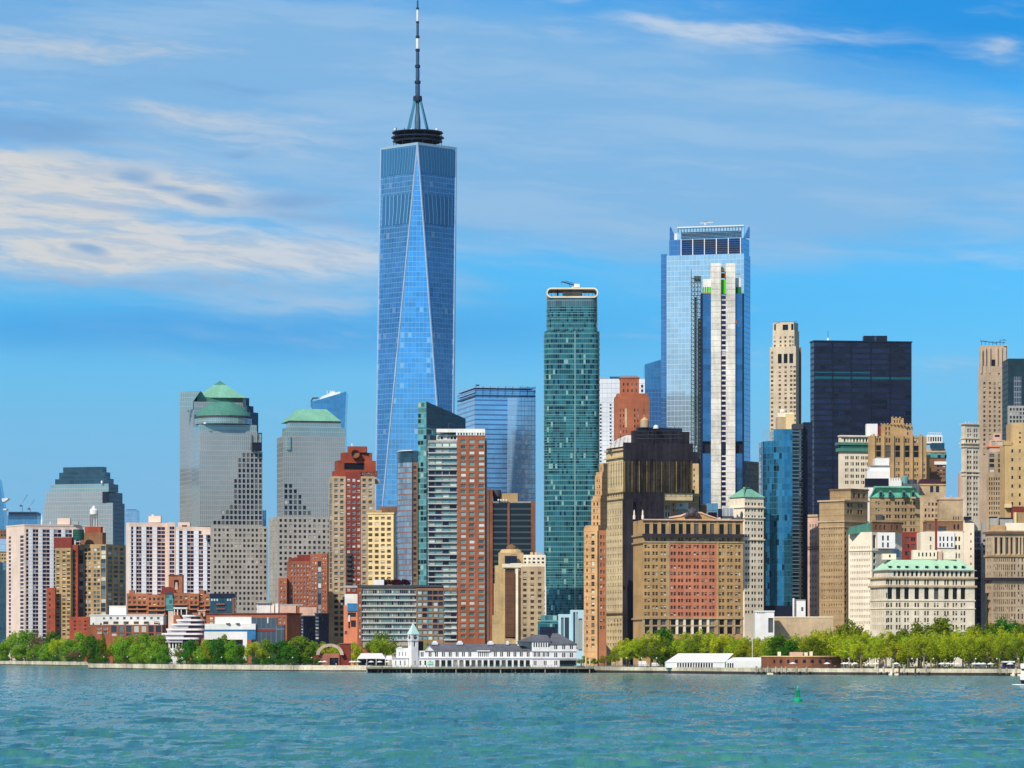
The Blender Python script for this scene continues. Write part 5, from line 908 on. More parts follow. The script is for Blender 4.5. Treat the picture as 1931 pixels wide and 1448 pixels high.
# ---------------------------------------------------------------- behind and right of it
t = Bld('stone_building', 'cream stone building with a green hipped roof right of the tan and salmon block', 'office building', (1376, 1404, 1440), 2140, 30)
t.box((1376, 1404, 1440), 937, None, M['ivory'], A=[(LP([1409.5, 1421.5, 1434], 3.4, 1.6), L(944, 1160, 18, .42), 'dk')], B=[(L(1378, 1403, 3, .3), L(966, 1160, 16, .4), 'dk')]); t.hip(917, 937, M['copperl'], inset=(5, 9), out=.8)
for y in (955, 975, 1016): t.band(y, y + 2.2, M['ivory'], .7)
t.done()
t = Bld('glass_block', 'dark teal glass block with a bright blue left face behind the green hipped roof', 'office building', (1374, 1403, 1440), 2480, 55); t.box((1374, 1403, 1440), 869, None, CW['teald']); fr = t.last[0]
t.box((1373.5, 1402, 1403), 870, None, CW['slab'], dD=-1, th=55, name='blue_face'); t.box((1373, 1376, 1376.6), 872, None, M['redd'], dD=18, th=55, name='red_edge'); t.done()
t = Bld('glass_tower', 'curved aqua mirror glass tower with a dark ribbed right side', 'office tower', (1438, 1523), 2160, 0)
D = 2160; mb = MB(); pl = [(PX(1437.5, D), D + 14), (PX(1440, D), D + 8), (PX(1445, D), D + 4.5), (PX(1452, D), D + 2), (PX(1459, D), D + .6)]; back = [(PX(1459, D), D + 30), (PX(1437.5, D), D + 30)]; mb.prism(pl + back, GZ, PZ(831, D)); t.part('left_drum', mb, CW['state'])
mb = MB(); mb.prism([(PX(1459, D), D + .5), (PX(1466, D), D - .3), (PX(1478, D), D - .6), (PX(1494, D), D), (PX(1494, D), D + 30), (PX(1459, D), D + 30)], GZ, PZ(809, D)); t.part('front_drum', mb, CW['state'])
mb = MB(); mb.prism([(PX(1494, D), D + .05), (PX(1508, D), D + 2), (PX(1516, D), D + 9), (PX(1516, D), D + 30), (PX(1494, D), D + 30)], GZ, PZ(809, D)); t.part('ribbed_side', mb, CW['stated']); t.box((1515, 1523), 796, None, M['navy'], dD=12, dep=18, name='dark_core')
ad = plain('floor rib', (0.20, 0.27, 0.28), .5)
for i in range(46):
    y = 812 + i * 7.4; mb = MB(); mb.prism([(PX(1494.3, D), D - .35), (PX(1508, D), D + 1.6), (PX(1516.3, D), D + 8.8), (PX(1516, D), D + 9.4), (PX(1508, D), D + 2.3), (PX(1494.3, D), D + .4)], PZ(y + 1.5, D), PZ(y, D), 0, True, True); t.part('floor_rib', mb, ad)
for i in range(8): t.bar(1438.5 + i * 2.8, 831, 1438.5 + i * 2.8, 812, .5, M['grey'], 16 - i * 1.7, name='crown_rail')
for y in (812, 818, 824): t.bar(1438.5, y, 1458, y, .6, M['grey'], 16, 4, name='crown_rail')
t.box((1495, 1515), 799, 809, M['dgrey'], dD=8, dep=10, name='roof_screen'); t.box((1441, 1494), 1142, None, M['navy'], dD=-1.2, dep=4, name='dark_lobby'); t.done()
t = Bld('stone_building', 'pale cream penthouse with a white tank behind the aqua mirror tower', 'building', (1466, 1498), 2300, 0, 16); t.box((1466, 1482), 786, None, M['beige']); t.box((1482, 1498), 780, None, M['cream'], dD=-1, name='right_wall'); t.cyl(1476, 772, 778, 12, M['wht'], 6, [(.9, 0), (1, .3), (1, .7), (.6, 1)], name='tank'); t.box((1466, 1497), 778, 786, M['ivory'], dD=4, dep=8, name='roof_hut'); t.done()
t = Bld('limestone_tower', 'slim cream limestone tower with a notched crown left of the black slab', 'skyscraper', (1452, 1501, 1510), 2800, 72)
lc = stone('warm limestone', (0.60, 0.50, 0.37), 0.12)
t.box((1452, 1501, 1510), 653, None, lc, B=[(R([1456, 1470.5, 1481.5, 1492, 1498.5], 4.4), L(688, 830, 17, .5), 'brn'), (R([1456], 3), L(660, 686, 3, .5), 'brn'), (R([1470.5, 1481.5, 1492], 7), [(667, 684)], 'slot')])
t.box((1457, 1498, 1507), 622, 655, lc, B=[(R([1461, 1472, 1481, 1490, 1495], 3.5), L(632, 655, 3, .5), 'brn')], dD=4, name='upper_wall'); t.box((1457.5, 1497, 1505), 607, 632, lc, B=[(R([1461.5], 3), [(611, 622)], 'slot'), ([(1476, 1486)], [(612, 630)], 'slot'), (R([1494], 4), [(611, 624)], 'slot')], dD=5, name='crown'); t.box((1505, 1511), 655, None, M['brown'], dD=9, dep=8, name='side_bay'); t.bar(1458, 607, 1504, 606, .8, M['brown'], 8, name='parapet_rail'); t.done()
t = Bld('office_tower', 'wide black slab office tower with faint teal floor bands', 'skyscraper', (1528, 1535, 1719), 2680, 8)
t.box((1528, 1535, 1719), 643, None, CW['black']); fr = t.last[0]; a, C = fr['a'], fr['C']; n = (a[1], -a[0]); lt = plain('lit band glass', (0.025, 0.13, 0.16), .15, .3)
for ya, yb in ((700.5, 703), (709.5, 714)):
    for x0, x1 in ((1536, 1569), (1571, 1604), (1606.5, 1641), (1643.5, 1677), (1680, 1717)):
        if ya < 705 and x0 > 1620: continue
        u0, u1 = fr['hit'](x0, a), fr['hit'](x1, a); q = lambda u, r: (C[0] + a[0] * u + n[0] * r, C[1] + a[1] * u + n[1] * r); mb = MB(); mb.prism([q(u0, .2), q(u1, .2), q(u1, .004), q(u0, .004)], PZ(yb, 2680), PZ(ya, 2680), 0, True, True); t.part('louvre_band', mb, lt)
for x in (1570, 1605.3, 1642, 1678.5): 
    u0, u1 = fr['hit'](x - .9, a), fr['hit'](x + .9, a); q = lambda u, r: (C[0] + a[0] * u + n[0] * r, C[1] + a[1] * u + n[1] * r); mb = MB(); mb.prism([q(u0, .5), q(u1, .5), q(u1, .004), q(u0, .004)], GZ, PZ(645, 2680)); t.part('steel_column', mb, M['navy'])
t.band(641.5, 644, M['navy'], .5, 'parapet'); t.box((1629, 1673), 633, 643, M['navy'], dD=14, dep=10, name='roof_plant'); t.box((1649, 1653), 634, 643, M['steel'], dD=13, dep=3, name='vent')
for x in (1629, 1645, 1654, 1672): t.bar(x, 633, x, 630.5, .8, M['grey'], 16, name='vent')
t.cyl(1561.5, 637, 643, 5, M['wht'], 10, [(1, 0), (.9, .5), (.4, 1)], 10, name='dish'); t.bar(1561.5, 638, 1561.5, 624, .9, M['steel'], 10, name='antenna'); t.done()
t = Bld('office_tower', 'black glass block edge between the aqua mirror tower and the black slab', 'skyscraper', (1517, 1532), 2600, 0, 30); t.box((1517, 1532), 796, None, CW['black']); t.done()
# ---------------------------------------------------------------- stacked stone buildings on the right
t = Bld('white_building', 'white building with a green cornice balcony before the black slab', 'office building', (1581, 1583, 1638), 2380, 12)
t.box((1581, 1585, 1640), 822, None, M['ivory'], A=[(LP([1597, 1607, 1617, 1627, 1635], 2.6, 1), L(857, 915, 5, .5), 'dk'), (L(1590, 1637, 8, .5), [(826, 833)], 'dk')]); t.band(834, 839, M['copper'], 1.8, 'green_cornice'); t.band(845, 851, M['copper'], 1.4, 'green_cornice'); t.box((1581.5, 1585.5, 1640), 839, 846, stone('shaded green panel', (0.03, .13, .11), .2), dD=-1, name='green_panel'); t.band(820.5, 823, M['ivory'], .5); t.box((1634, 1655), 799, 822, M['wht'], dD=6, dep=8, name='lift_tower'); t.box((1655, 1661), 803, 822, M['redd'], dD=7, dep=6, name='chimney'); t.done()
t = Bld('deco_building', 'golden tan setback office building with a stepped crenellated top before the black slab', 'office building', (1637, 1641, 1747), 2330, 12)
dc = stone('golden limestone', (0.48, 0.32, 0.17), 0.16)
t.box((1637, 1641, 1747), 822, None, dc, A=[(R([1657, 1675, 1693, 1711, 1728], 9), [(839.5, 849), (850.5, 861)], 'blk'), (LP([1657, 1675, 1693, 1711, 1728, 1741], 3, 1.4), L(868, 902, 3, .5), 'brn'), (LP([1657, 1675, 1693, 1711, 1728], 3.4, 1.6), [(826, 834)], 'brn')])
for x in (1648, 1666, 1684, 1702, 1719.5, 1737): t.box((x - 2, x + 2), 818, 905, dc, dD=(x - 1641) * .07 - .8, dep=1.4, name='pier')
t.box((1661, 1663, 1721), 800, 823, dc, A=[(R([1671, 1677, 1712], 2.4), [(805, 811), (814, 820)], 'blk')], dD=4, name='upper_wall'); t.box((1680.5, 1682, 1704), 788, 801, dc, A=[(R([1687, 1692, 1697], 2.2), [(792, 797)], 'blk')], dD=6, name='crown')
for a0, a1, y, d_ in ((1661, 1721, 800, 4), (1681, 1704, 788, 6), (1642, 1660, 822, 0), (1722, 1746, 822, 8)):
    k = max(2, int((a1 - a0) / 6))
    for i in range(k): x = a0 + (a1 - a0) * i / k; t.box((x, x + 2.4), y - 2.2, y + .5, dc, dD=d_ + .3, dep=1.5, name='merlon')
t.bar(1684, 788, 1684, 784, .9, M['grey'], 8, name='antenna'); t.box((1747, 1753), 858, None, dc, dD=12, dep=8, name='end_wall'); t.done()
t = Bld('office_building', 'brown block with teal glass bay and white top right of the golden tan building', 'office building', (1746, 1785), 2370, 0, 18)
t.box((1746, 1784), 847, None, M['brown'], A=[(L(1766, 1783, 3, .7), L(868, 905, 5, .4), 'cool')]); t.box((1748, 1777), 820, 836, M['white'], A=[(L(1749, 1776, 6, .6), [(824, 832)], 'dk')], dD=1, name='white_top'); t.box((1756, 1781), 835, 848, CW['teald'], dD=-1, dep=6, name='glass_bay'); t.box((1748, 1785), 854, 863, CW['strip'], dD=-.6, dep=4, name='glass_band'); t.box((1762, 1785), 870, 876, M['wht'], dD=-.6, dep=3, name='awning'); t.box((1746, 1784), 846, 853, M['beige'], dD=-.4, dep=3, name='tan_band')
for i in range(7): t.bar(1750 + i * 4, 820, 1750 + i * 4, 815.5, .6, M['wht'], 4, name='rail_post')
t.bar(1750, 816, 1776, 816, .6, M['wht'], 4, name='rail'); t.done()
t = Bld('white_penthouse', 'stacked white rooftop boxes below the golden tan building', 'building', (1635, 1678), 2260, 0, 14); t.box((1650, 1677), 864, 877, M['wht'], dD=4, name='upper_box'); t.box((1640, 1678), 878, 888, M['wht'], dD=2, name='middle_box'); t.box((1635, 1678), 887.5, None, M['wht'], name='lower_box'); t.box((1640, 1678), 877, 878.5, M['grey'], dD=1, name='eaves'); t.done()
t = Bld('billboard', 'blank black rooftop billboard below the stacked white boxes', 'sign', (1631, 1676), 2235, 0, 3); t.box((1631, 1676), 902, 917, plain('black sheet', (0.008, 0.009, 0.02), .4), dep=1, name='panel'); t.box((1630, 1677), 917, 919, M['dgrey'], dD=-.3, dep=1.5, name='sill')
for x in (1636, 1653, 1670): t.bar(x, 926, x, 917, 1, M['dgrey'], 2, name='leg')
t.done()
t = Bld('white_building', 'small white crenellated rooftop block right of the blank billboard', 'building', (1675, 1712), 2250, 0, 10); t.box((1676, 1700), 906, 930, M['wht']); t.box((1700, 1734), 912, 930, M['slate'], dD=1, name='dark_block')
for i in range(5): t.box((1677 + i * 4.6, 1679.4 + i * 4.6), 901, 907, M['wht'], dD=.4, dep=2, name='merlon')
t.cyl(1706, 897, 912, 14, stone('aqua tank', (.16, .34, .34), .1, .5), 5, [(1, 0), (1, .8), (.2, 1)], 12, name='tank'); t.cyl(1721, 904, 912, 16, M['dgrey'], 5, [(1, 0), (1, .9), (.8, 1)], 12, name='tank'); t.done()
t = Bld('stone_building', 'beige building with a dark plum roof below the teal glass bay', 'building', (1721, 1785), 2260, 0, 18); t.box((1721, 1784), 914, None, M['beige'], A=[([(1754, 1760), (1765, 1771)], [(917, 928)], 'dk')]); t.poly([(1732, 914), (1779, 914), (1772, 903), (1738, 903)], stone('plum roof', (.05, .022, .04), .2), 1, 12, 'roof'); t.band(912.5, 915, M['tan2'], .5); t.done()
t = Bld('stone_building', 'broad tan stone office block with a pale ledge left of the green mansard building', 'office building', (1545, 1592, 1636), 2110, 48)
tb = stone('umber limestone', (0.40, 0.285, 0.165), 0.16, course=3.5); t.box((1545, 1592, 1636), 944, None, tb, B=[(L(1548, 1589, 9, .35), L(976, 1160, 14, .36), 'brn')], A=[(LP([1602.5, 1622], 3.6, 1.8), [(948, 955), (960.5, 968)], 'blk'), (R([1594.5], 3), L(988, 1178, 16, .5), 'blk'), (LP([1606, 1622], 3, 1.5), L(990, 1178, 16, .42), 'brn')])
t.band(942, 945, M['beige'], .8); t.band(981, 984, M['beige'], .6); t.band(992, 994, M['beige'], .3, 'string_course'); t.box((1565, 1604, 1637), 922, 945, tb, A=[(L(1606, 1634, 3, .5), [(930, 938)], 'dk')], dD=5, name='upper_wall'); t.band(921, 924, M['brown'], .4); t.done()
t = Bld('stone_building', 'narrow pale beige building left of the broad tan block, behind trees', 'building', (1522, 1543, 1553), 2240, 60); t.box((1522, 1543, 1553), 972, None, M['tpl'], B=[(L(1525, 1541, 3, .3), L(985, 1160, 15, .45), 'dk')], A=[(R([1546.5], 2.6), L(985, 1160, 15, .5), 'blk')]); t.band(970, 974, M['beige'], .8)
for y in (1030, 1034): t.band(y, y + 2, M['brown'], .4)
t.done()
t = Bld('stone_building', 'brown stone building with a green mansard roof between black billboard and white facades', 'office building', (1640, 1643, 1735), 2190, 10)
t.box((1640, 1643, 1735), 938, None, tb, A=[(LP([1675.5, 1692, 1705, 1721], 3.4, 1.8), L(942, 1055, 9, .48), 'blk'), (LP([1655], 3, 1.6), L(942, 1055, 9, .48), 'brn')]); t.hip(919, 938, stone('mansard copper', (0.13, 0.36, 0.26), .25, .6), inset=(2.5, 4), out=.6, name='mansard_roof')
for x in (1661, 1679, 1705, 1722): t.poly([(x - 3.5, 937), (x + 3.5, 937), (x + 3.5, 927), (x, 923.5), (x - 3.5, 927)], M['copper'], -.4, 5, 'dormer'); t.box((x - 2.2, x + 2.2), 928, 936, M['navy'], dD=-.6, dep=.5, name='dormer_window')
t.band(937, 940, M['beige'], .9); t.band(955, 957, M['tan'], .6); t.box((1649, 1720), 916.5, 919.5, M['copperl'], dD=7, dep=8, name='roof_ridge'); t.done()
t = Bld('stone_building', 'grey beige setback building right of the green mansard building', 'building', (1734, 1770), 2235, 0, 16); t.box((1732, 1771), 934, None, M['beige'], A=[(L(1742, 1769, 4, .5), L(945, 1000, 5, .5), 'dk')]); t.done()
t = Bld('stone_building', 'plain beige stone building with a flat cornice, right end of the stacked roofs', 'building', (1771, 1815), 2225, 0, 16); t.box((1771, 1816), 939, None, M['beige'], A=[(L(1796, 1814, 4, .4), L(972, 985, 1, .7), 'dk')]); t.band(937.5, 942, M['tpl'], .6)
for x in (1782, 1793): t.bar(x, 938, x, 934, .6, M['wht'], 4, name='aerial')
t.done()
t = Bld('white_building', 'tall white building with a green copper cornice on its left wall', 'office building', (1600, 1644, 1701), 2050, 44)
t.box((1600, 1644, 1701), 1003, None, M['ivory'], B=[(L(1603, 1641, 12, .42), L(1026, 1180, 13, .4), 'coolw')], A=[(R([1649], 6), L(1008, 1034, 1, .9), 'slot'), (R([1649], 4.4), L(1040, 1100, 5, .6), 'blk'), (R([1665, 1674.5, 1687], 3.2), [(1010, 1019), (1023, 1032)], 'blk')])
t.poly([(1600, 1008), (1643, 1002), (1643, 985), (1602, 994)], M['copper'], 6, 4, 'green_cornice'); t.box((1643, 1645, 1701), 982, 1003, M['brown'], A=[(R([1652, 1660, 1668, 1682, 1692], 3), [(990, 998)], 'blk')], dD=2, th=30, name='attic'); t.band(981, 984, M['tan'], .5); t.box((1600, 1644, 1701), 1036, 1038.5, M['ivory'], dD=-.8, name='string_course'); t.box((1655, 1688), 1004, 1034, M['wht'], A=[(R([1665, 1674.5], 3.2), [(1010, 1019), (1023, 1032)], 'blk')], dD=2, dep=4, name='white_panel')
t.cyl(1660, 970, 980, 17, M['dgrey'], 10, [(1, 0), (1, .7), (.2, 1)], 12, name='water_tank'); t.bar(1654, 986, 1654, 978, 1, M['dgrey'], 10, name='leg'); t.bar(1666, 986, 1666, 978, 1, M['dgrey'], 10, name='leg'); t.done()
t = Bld('white_building', 'white walled building with a brown attic behind a thin dark chimney', 'office building', (1736, 1816), 2090, 0, 20)
t.box((1736, 1816), 1003, None, M['ivory'], A=[(R([1755, 1803, 1809], 3), L(1008, 1056, 3, .5), 'blk')]); t.box((1748, 1816), 982, 1003, M['brown'], A=[(R([1754, 1800, 1807], 3.2), [(989, 998)], 'blk'), ([(1770, 1784)], [(993, 1003)], 'cool')], dD=1, name='attic'); t.band(1001, 1004, M['beige'], .7); t.band(980.5, 983, M['tan'], .4); t.box((1767, 1800), 1004, 1033, M['wht'], A=[(R([1773, 1779.5, 1787, 1795], 2.6), [(1012, 1020), (1024, 1031)], 'blk')], dD=-.8, dep=3, name='white_panel'); t.done()
t = Bld('chimney', 'tall thin dark chimney stack rising before the white walled building', 'chimney', (1763, 1768), 2070, 0, 2); t.box((1763.5, 1767.5), 979, None, M['redd'], dep=1.4, name='stack'); t.box((1763, 1768), 978, 980, M['dgrey'], dD=-.2, dep=1.8, name='cap'); t.done()
t = Bld('brick_building', 'dark red brick wall in the gap between the two white facades', 'building', (1700, 1740), 2110, 0, 10); t.box((1700, 1740), 1003, None, M['redd'], A=[(LP([1711, 1722, 1733], 3.2, 1.2), L(1010, 1050, 3, .55), 'blk')]); t.done()
# white building with the pale green mansard
t = Bld('white_building', 'cream white stone building with arched windows and a pale green mansard roof', 'office building', (1641, 1669, 1838), 1940, 14)
iv = stone('warm white stone', (0.80, 0.71, 0.56), 0.14); c9 = [1678, 1693.5, 1709, 1728, 1746, 1764, 1783, 1798.5, 1813.5]; c9 = [1669 + (c - 1669) * 1.0 + (c - 1669) * .018 for c in c9]
t.box((1641, 1669, 1838), 1088, None, iv, A=[(LP(c9, 3.1, 2.2), [(1093, 1102)], 'blk'), (R(c9, 8.4), [(1108, 1129)], 'arch'), (LP(c9, 3.4, 2.0), [(1136.5, 1144.5), (1152, 1160), (1165, 1173), (1178.5, 1187), (1192, 1199)], 'brn'), ([(1671, 1674)], [(1092, 1101), (1118, 1127), (1137, 1145), (1152, 1160), (1166, 1174), (1179, 1187)], 'blk')],
      B=[(L(1644, 1667, 6, .35), [(1108, 1129)], 'brn'), (L(1644, 1667, 6, .4), [(1136.5, 1144.5), (1152, 1160), (1165, 1173), (1178.5, 1187)], 'brn')])
t.band(1103.5, 1107, M['beige'], 1.0); t.band(1131, 1133, iv, .4, 'string_course'); t.band(1146.5, 1148, iv, .4, 'string_course'); t.band(1088, 1090.5, M['tan2'], 1.2)
t.box((1648, 1673, 1836), 1075, 1088, iv, A=[(L(1684 - 1, 1833, 18, .52), [(1077, 1086)], 'arch')], dD=1.0, name='attic'); t.hip(1055, 1075, stone('mint copper', (0.46, 0.68, 0.48), .08, .6), inset=(5.5, 5), out=.9, name='mansard_roof'); t.band(1074, 1075.6, M['grey'], 1.2, 'gutter')
for x in c9:
    t.poly([(x - 3.6, 1072.5), (x + 3.6, 1072.5), (x + 3.6, 1066), (x - 3.6, 1066)], stone('mint copper', (0.46, 0.68, 0.48)), (x - 1669) * .07 + 1.2, 3.5, 'dormer'); t.box((x - 2.8, x + 2.8), 1067, 1072, M['navy'], dD=(x - 1669) * .07 + 1.0, dep=.4, name='dormer_window')
t.box((1721, 1767), 1037, 1055, iv, A=[(R([1733, 1740, 1747, 1754.5, 1762], 2.6), [(1042, 1049)], 'blk')], dD=12, dep=8, name='roof_hut'); t.box((1778, 1802), 1037, 1055, iv, dD=14, dep=8, name='roof_hut'); t.box((1768, 1777), 1040, 1055, M['tpl'], dD=13, dep=4, name='chimney'); t.box((1664, 1690), 1044, 1055, M['ivory'], A=[(R([1678], 3), [(1046, 1051)], 'blk')], dD=10, dep=6, name='roof_hut'); t.box((1686, 1696), 1036, 1050, M['steel'], dD=12, dep=4, name='roof_vent'); t.box((1838, 1841), 1090, None, M['dgrey'], dD=14, dep=6, name='side_pipe'); t.done()
t = Bld('stone_building', 'pale stone slab with little balconies right of the white walled building', 'building', (1817, 1838), 2180, 0, 14); t.box((1817, 1837), 986, None, M['ivory'], A=[(R([1831], 2.4), L(1000, 1070, 5, .3), 'dk')]); t.done()
t = Bld('ornate_tower', 'slender ornate white tower with paired windows left of the tall beige tower', 'office tower', (1813, 1819, 1847), 2320, 22)
ot = stone('ornate ivory', (0.66, 0.57, 0.45), .18); t.box((1813, 1819, 1847), 800, None, ot, A=[(LP([1828, 1840], 3.1, 1.3), [(808, 815), (818, 824)], 'coolw'), (LP([1828, 1840], 3.3, 1.4), L(847, 975, 13, .48), 'brn'), (R([1823, 1828.5, 1834, 1840], 3), [(829, 835)], 'arch')], B=None)
for y, o in ((798, 1.0), (825, .6), (834.5, 1.4), (841, .8), (888, .8), (895, .5)): t.band(y, y + 2.2, ot, o)
for i in range(5): t.cyl(1821 + i * 6, 794, 799, 2.2, ot, 2 + i * .8, [(1, 0), (.6, .5), (.1, 1)], 6, name='finial')
for x in (1822, 1834, 1845): t.box((x - .9, x + .9), 842, 980, ot, dD=(x - 1819) * .17 - .6, dep=.8, name='pilaster')
t.box((1809, 1816), 892, None, M['tpl'], dD=10, dep=6, name='side_wall'); t.box((1818, 1832), 974, 980, M['navy'], dD=-4, dep=3, name='awning'); t.done()
t = Bld('limestone_tower', 'tall pinkish beige art deco tower with a dark lattice rig on its top', 'skyscraper', (1845, 1852, 1902), 2560, 14)
bt = stone('rosy limestone', (0.56, 0.42, 0.30), .12); t.box((1845, 1852, 1902), 706, None, bt, A=[(R([1856.5, 1867, 1876, 1885, 1893.5], 3.9), L(718, 860, 16, .5), 'brn')], B=None); t.box((1845.5, 1853, 1901), 690, 706, bt, A=[(R([1867, 1884], 4.2), [(703, 716)], 'coolw')], dD=1, name='upper_wall'); t.box((1846.5, 1856, 1899), 651, 690, bt, A=[([(1870, 1877)], [(678, 694)], 'blk')], dD=2.4, name='crown')
for x in (1850, 1858, 1866, 1880, 1888, 1896): t.box((x - 1.5, x + 1.5), 655, 704, bt, dD=(x - 1852) * .11 + .6, dep=2, name='crown_rib')
t.band(650, 652.5, bt, .6); t.done()
t = Bld('scaffold_rig', 'dark lattice rig on top of the tall pinkish beige tower', 'scaffold', (1848, 1898), 2570, 0, 8)
for i in range(7): t.bar(1851 + i * 7, 651, 1851 + i * 7, 643.5 - (i > 4) * 4, .8, M['navy'], 2, name='post')
t.bar(1848, 644, 1895, 646, 1, M['navy'], 2, name='rail'); t.bar(1876, 648, 1893, 640, 1, M['steel'], 2, name='brace'); t.bar(1848, 641, 1880, 648, .8, M['steel'], 2, name='brace'); t.bar(1893, 640, 1898, 642, .8, M['navy'], 2, name='rail'); t.done()
t = Bld('office_tower', 'dark teal glass tower cut off by the right edge, top right', 'skyscraper', (1900, 1960), 2480, 0, 30); t.box((1901, 1960), 676, None, curtain('night glass', (0.008, 0.035, 0.045), (0.01, 0.02, 0.03), 1.6, 3.8, .1, .2, metal=.05, rough=.3)); t.box((1912, 1926), 710, 765, curtain('grey bay', (.09, .10, .13), (.2, .22, .26), 1.6, 3.6, .2, .2, metal=.3), dD=-1, dep=4, name='grey_bay'); t.box((1901, 1935), 765, 800, M['grey'], A=[(L(1903, 1934, 5, .6), L(768, 798, 4, .6), 'dk')], dD=-1.5, dep=4, name='lower_wall'); t.done()
t = Bld('stone_building', 'pinkish beige building with terracotta terrace top below the tall beige tower', 'office building', (1860, 1863, 1897), 2170, 12)
t.box((1860, 1863, 1897), 893, None, M['beige'], A=[(L(1864, 1895, 7, .5), L(898, 972, 8, .56), 'blk')]); t.box((1863, 1865, 1896), 852, 893, M['beige'], A=[(R([1870.5, 1887], 9), L(854, 892, 4, .66), 'cool')], dD=2, name='upper_wall'); t.box((1866, 1895), 830, 852, M['tpl'], A=[([(1870, 1877), (1880, 1893)], [(832, 840)], 'dk')], dD=3, dep=12, name='terrace_top'); t.band(840.5, 843, M['salmon'], .8); t.box((1873, 1888), 817, 831, M['tpl'], A=[([(1876, 1885)], [(820, 824)], 'dk')], dD=7, dep=8, name='roof_hut'); t.done()
t = Bld('stone_building', 'golden tan stepped tower at the right edge with few small windows', 'office building', (1894, 1960), 2130, 0, 22)
gt_ = stone('honey brick', (0.54, 0.38, 0.20), .14); t.box((1895, 1960), 838, None, gt_, A=[(R([1909, 1923], 3.4), L(842, 958, 7, .36), 'dk')]); t.box((1907, 1960), 797, 838, gt_, A=[(R([1923.5], 3.4), L(812, 838, 3, .4), 'dk')], dD=3, name='upper_wall'); t.box((1894, 1908), 831, 839, gt_, dD=-.4, dep=8, name='step'); t.box((1895, 1908), 950, 957, M['cream'], dD=-3, dep=4, name='roof_unit'); t.box((1909, 1931), 955, 985, M['redd'], dD=-6, dep=6, name='brick_hut'); t.box((1915, 1935), 966, 1005, M['tan'], dD=-10, dep=6, name='tan_hut'); t.box((1913, 1917), 966, 1005, M['cream'], dD=-11, dep=6, name='pale_corner'); t.done()
t = Bld('glass_block', 'dark navy glass building in shadow between the pale green mansard and the columned block', 'building', (1836, 1860), 2210, 0, 20); t.box((1835, 1858), 1000, None, curtain('shaded street wall', (.012, .018, .05), (.02, .03, .06), 2, 3.4, .1, .2, metal=.3), name='wall'); t.box((1852, 1862), 985, None, M['grey'], A=[([(1854, 1860)], L(1014, 1046, 3, .4), 'dk')], dD=-8, dep=6, name='pale_edge'); t.done()  # shade of the street canyon put into the navy wall colour
t = Bld('columned_building', 'beige columned stone block with dark cornices at the right edge above the trees', 'office building', (1858, 1871, 1965), 1960, 14)
cb = stone('dusky limestone', (0.50, 0.38, 0.26), .16); cols = L(1873, 1905, 9, .5); c3 = R([1908.5, 1913.5, 1921, 1928, 1935, 1942, 1949], 3)
t.box((1858, 1871, 1965), 1006, None, cb, A=[(cols + c3, [(1052, 1059), (1064, 1075), (1078, 1087), (1102, 1112), (1116, 1125), (1130, 1139), (1144, 1153), (1157, 1167)], 'brn'), (R([1879, 1889, 1900, 1908, 1919, 1925, 1931, 1938], 4), [(1014, 1043)], 'slot')], B=[(L(1860, 1869, 2, .4), L(1010, 1180, 13, .4), 'dk')])
t.band(1002, 1006, M['brown'], 1.2); t.band(1046, 1049.5, M['tan'], .7); t.band(1089, 1094.5, stone('dark cornice', (.035, .028, .04), .2), 1.5); t.band(1000, 1002.2, cb, 1.4)
for x in (1874, 1884, 1894.5, 1904, 1913.5, 1922, 1928, 1934): t.cyl(x, 1012, 1046, 4.6, cb, (x - 1871) * .07 - .1, [(1.1, 0), (1, .08), (.88, .9), (1.15, 1)], 10, name='column')
t.box((1868, 1896), 990, 1001, M['tan'], dD=8, dep=8, name='roof_hut'); t.box((1896, 1932), 986, 1001, M['ivory'], dD=9, dep=8, name='roof_hut')
for x, y, w in ((1867, 977, 14), (1886, 979, 24)): t.box((x, x + w), y, 990, M['grey'], dD=10, dep=6, name='cooling_unit'); t.box((x, x + w), y - 3, y, M['navy'], dD=10.5, dep=6, name='cooling_fan')
t.done()
# ---------------------------------------------------------------- low buildings on the left bank
t = Bld('terraced_building', 'low terraced red brick apartment block with a little gate tower, before the right striped slab', 'apartment block', (239, 397), 2420, 0, 20)
b2 = stone('terrace brick', (0.37, 0.15, 0.085), .22)
for i, (a, b, y, d_, mt) in enumerate(((239, 278, 1119, 0, b2), (278, 312, 1121, -1.5, b2), (327, 356, 1118, 0, b2), (356, 375, 1119, -2, M['redo']), (375, 385, 1113, -.5, b2), (385, 397, 1120, -1, b2))):
    n = max(1, int((b - a) / 8)); t.box((a, b), y, None, mt, A=[(L(a + 1, b - 1, n, .55), [(y + 6, y + 11), (y + 15, y + 20)], 'brn'), (L(a + 1, b - 1, max(1, n // 2), .8), [(y + 23, y + 28), (y + 31, y + 36)], 'slot')], dD=d_, name='wall')
    for y2 in (y + 21, y + 29): t.box((a + 1, b - 1), y2, y2 + 2, M['redo'], dD=d_ - 1.2, dep=1.1, name='balcony')
t.box((243.5, 253), 1113, 1119, b2, dD=3, dep=6, name='roof_hut'); t.box((318, 344), 1085, 1122, b2, A=[([(328.5, 337)], [(1094, 1112)], 'slot')], dD=4, dep=10, name='gate_tower'); t.box((317.5, 344.5), 1083.8, 1086, M['redd'], dD=3.7, dep=10.6, name='tower_coping'); t.poly([(329, 1112), (336, 1112), (334.5, 1098), (331, 1098)], M['tpl'], 4.2, .4, 'niche_figure')
t.poly([(302, 1121), (333, 1121), (328, 1110), (322, 1106.5), (306, 1107)], M['redd'], 1, 8, 'plum_roof'); t.box((312, 327), 1122, 1152, CW['strip'], dD=-1, dep=6, name='glass_bay'); t.poly([(312, 1122), (327, 1122), (325, 1117), (320, 1114.5), (315, 1116)], M['dgrey'], -1, 6, 'bay_top')
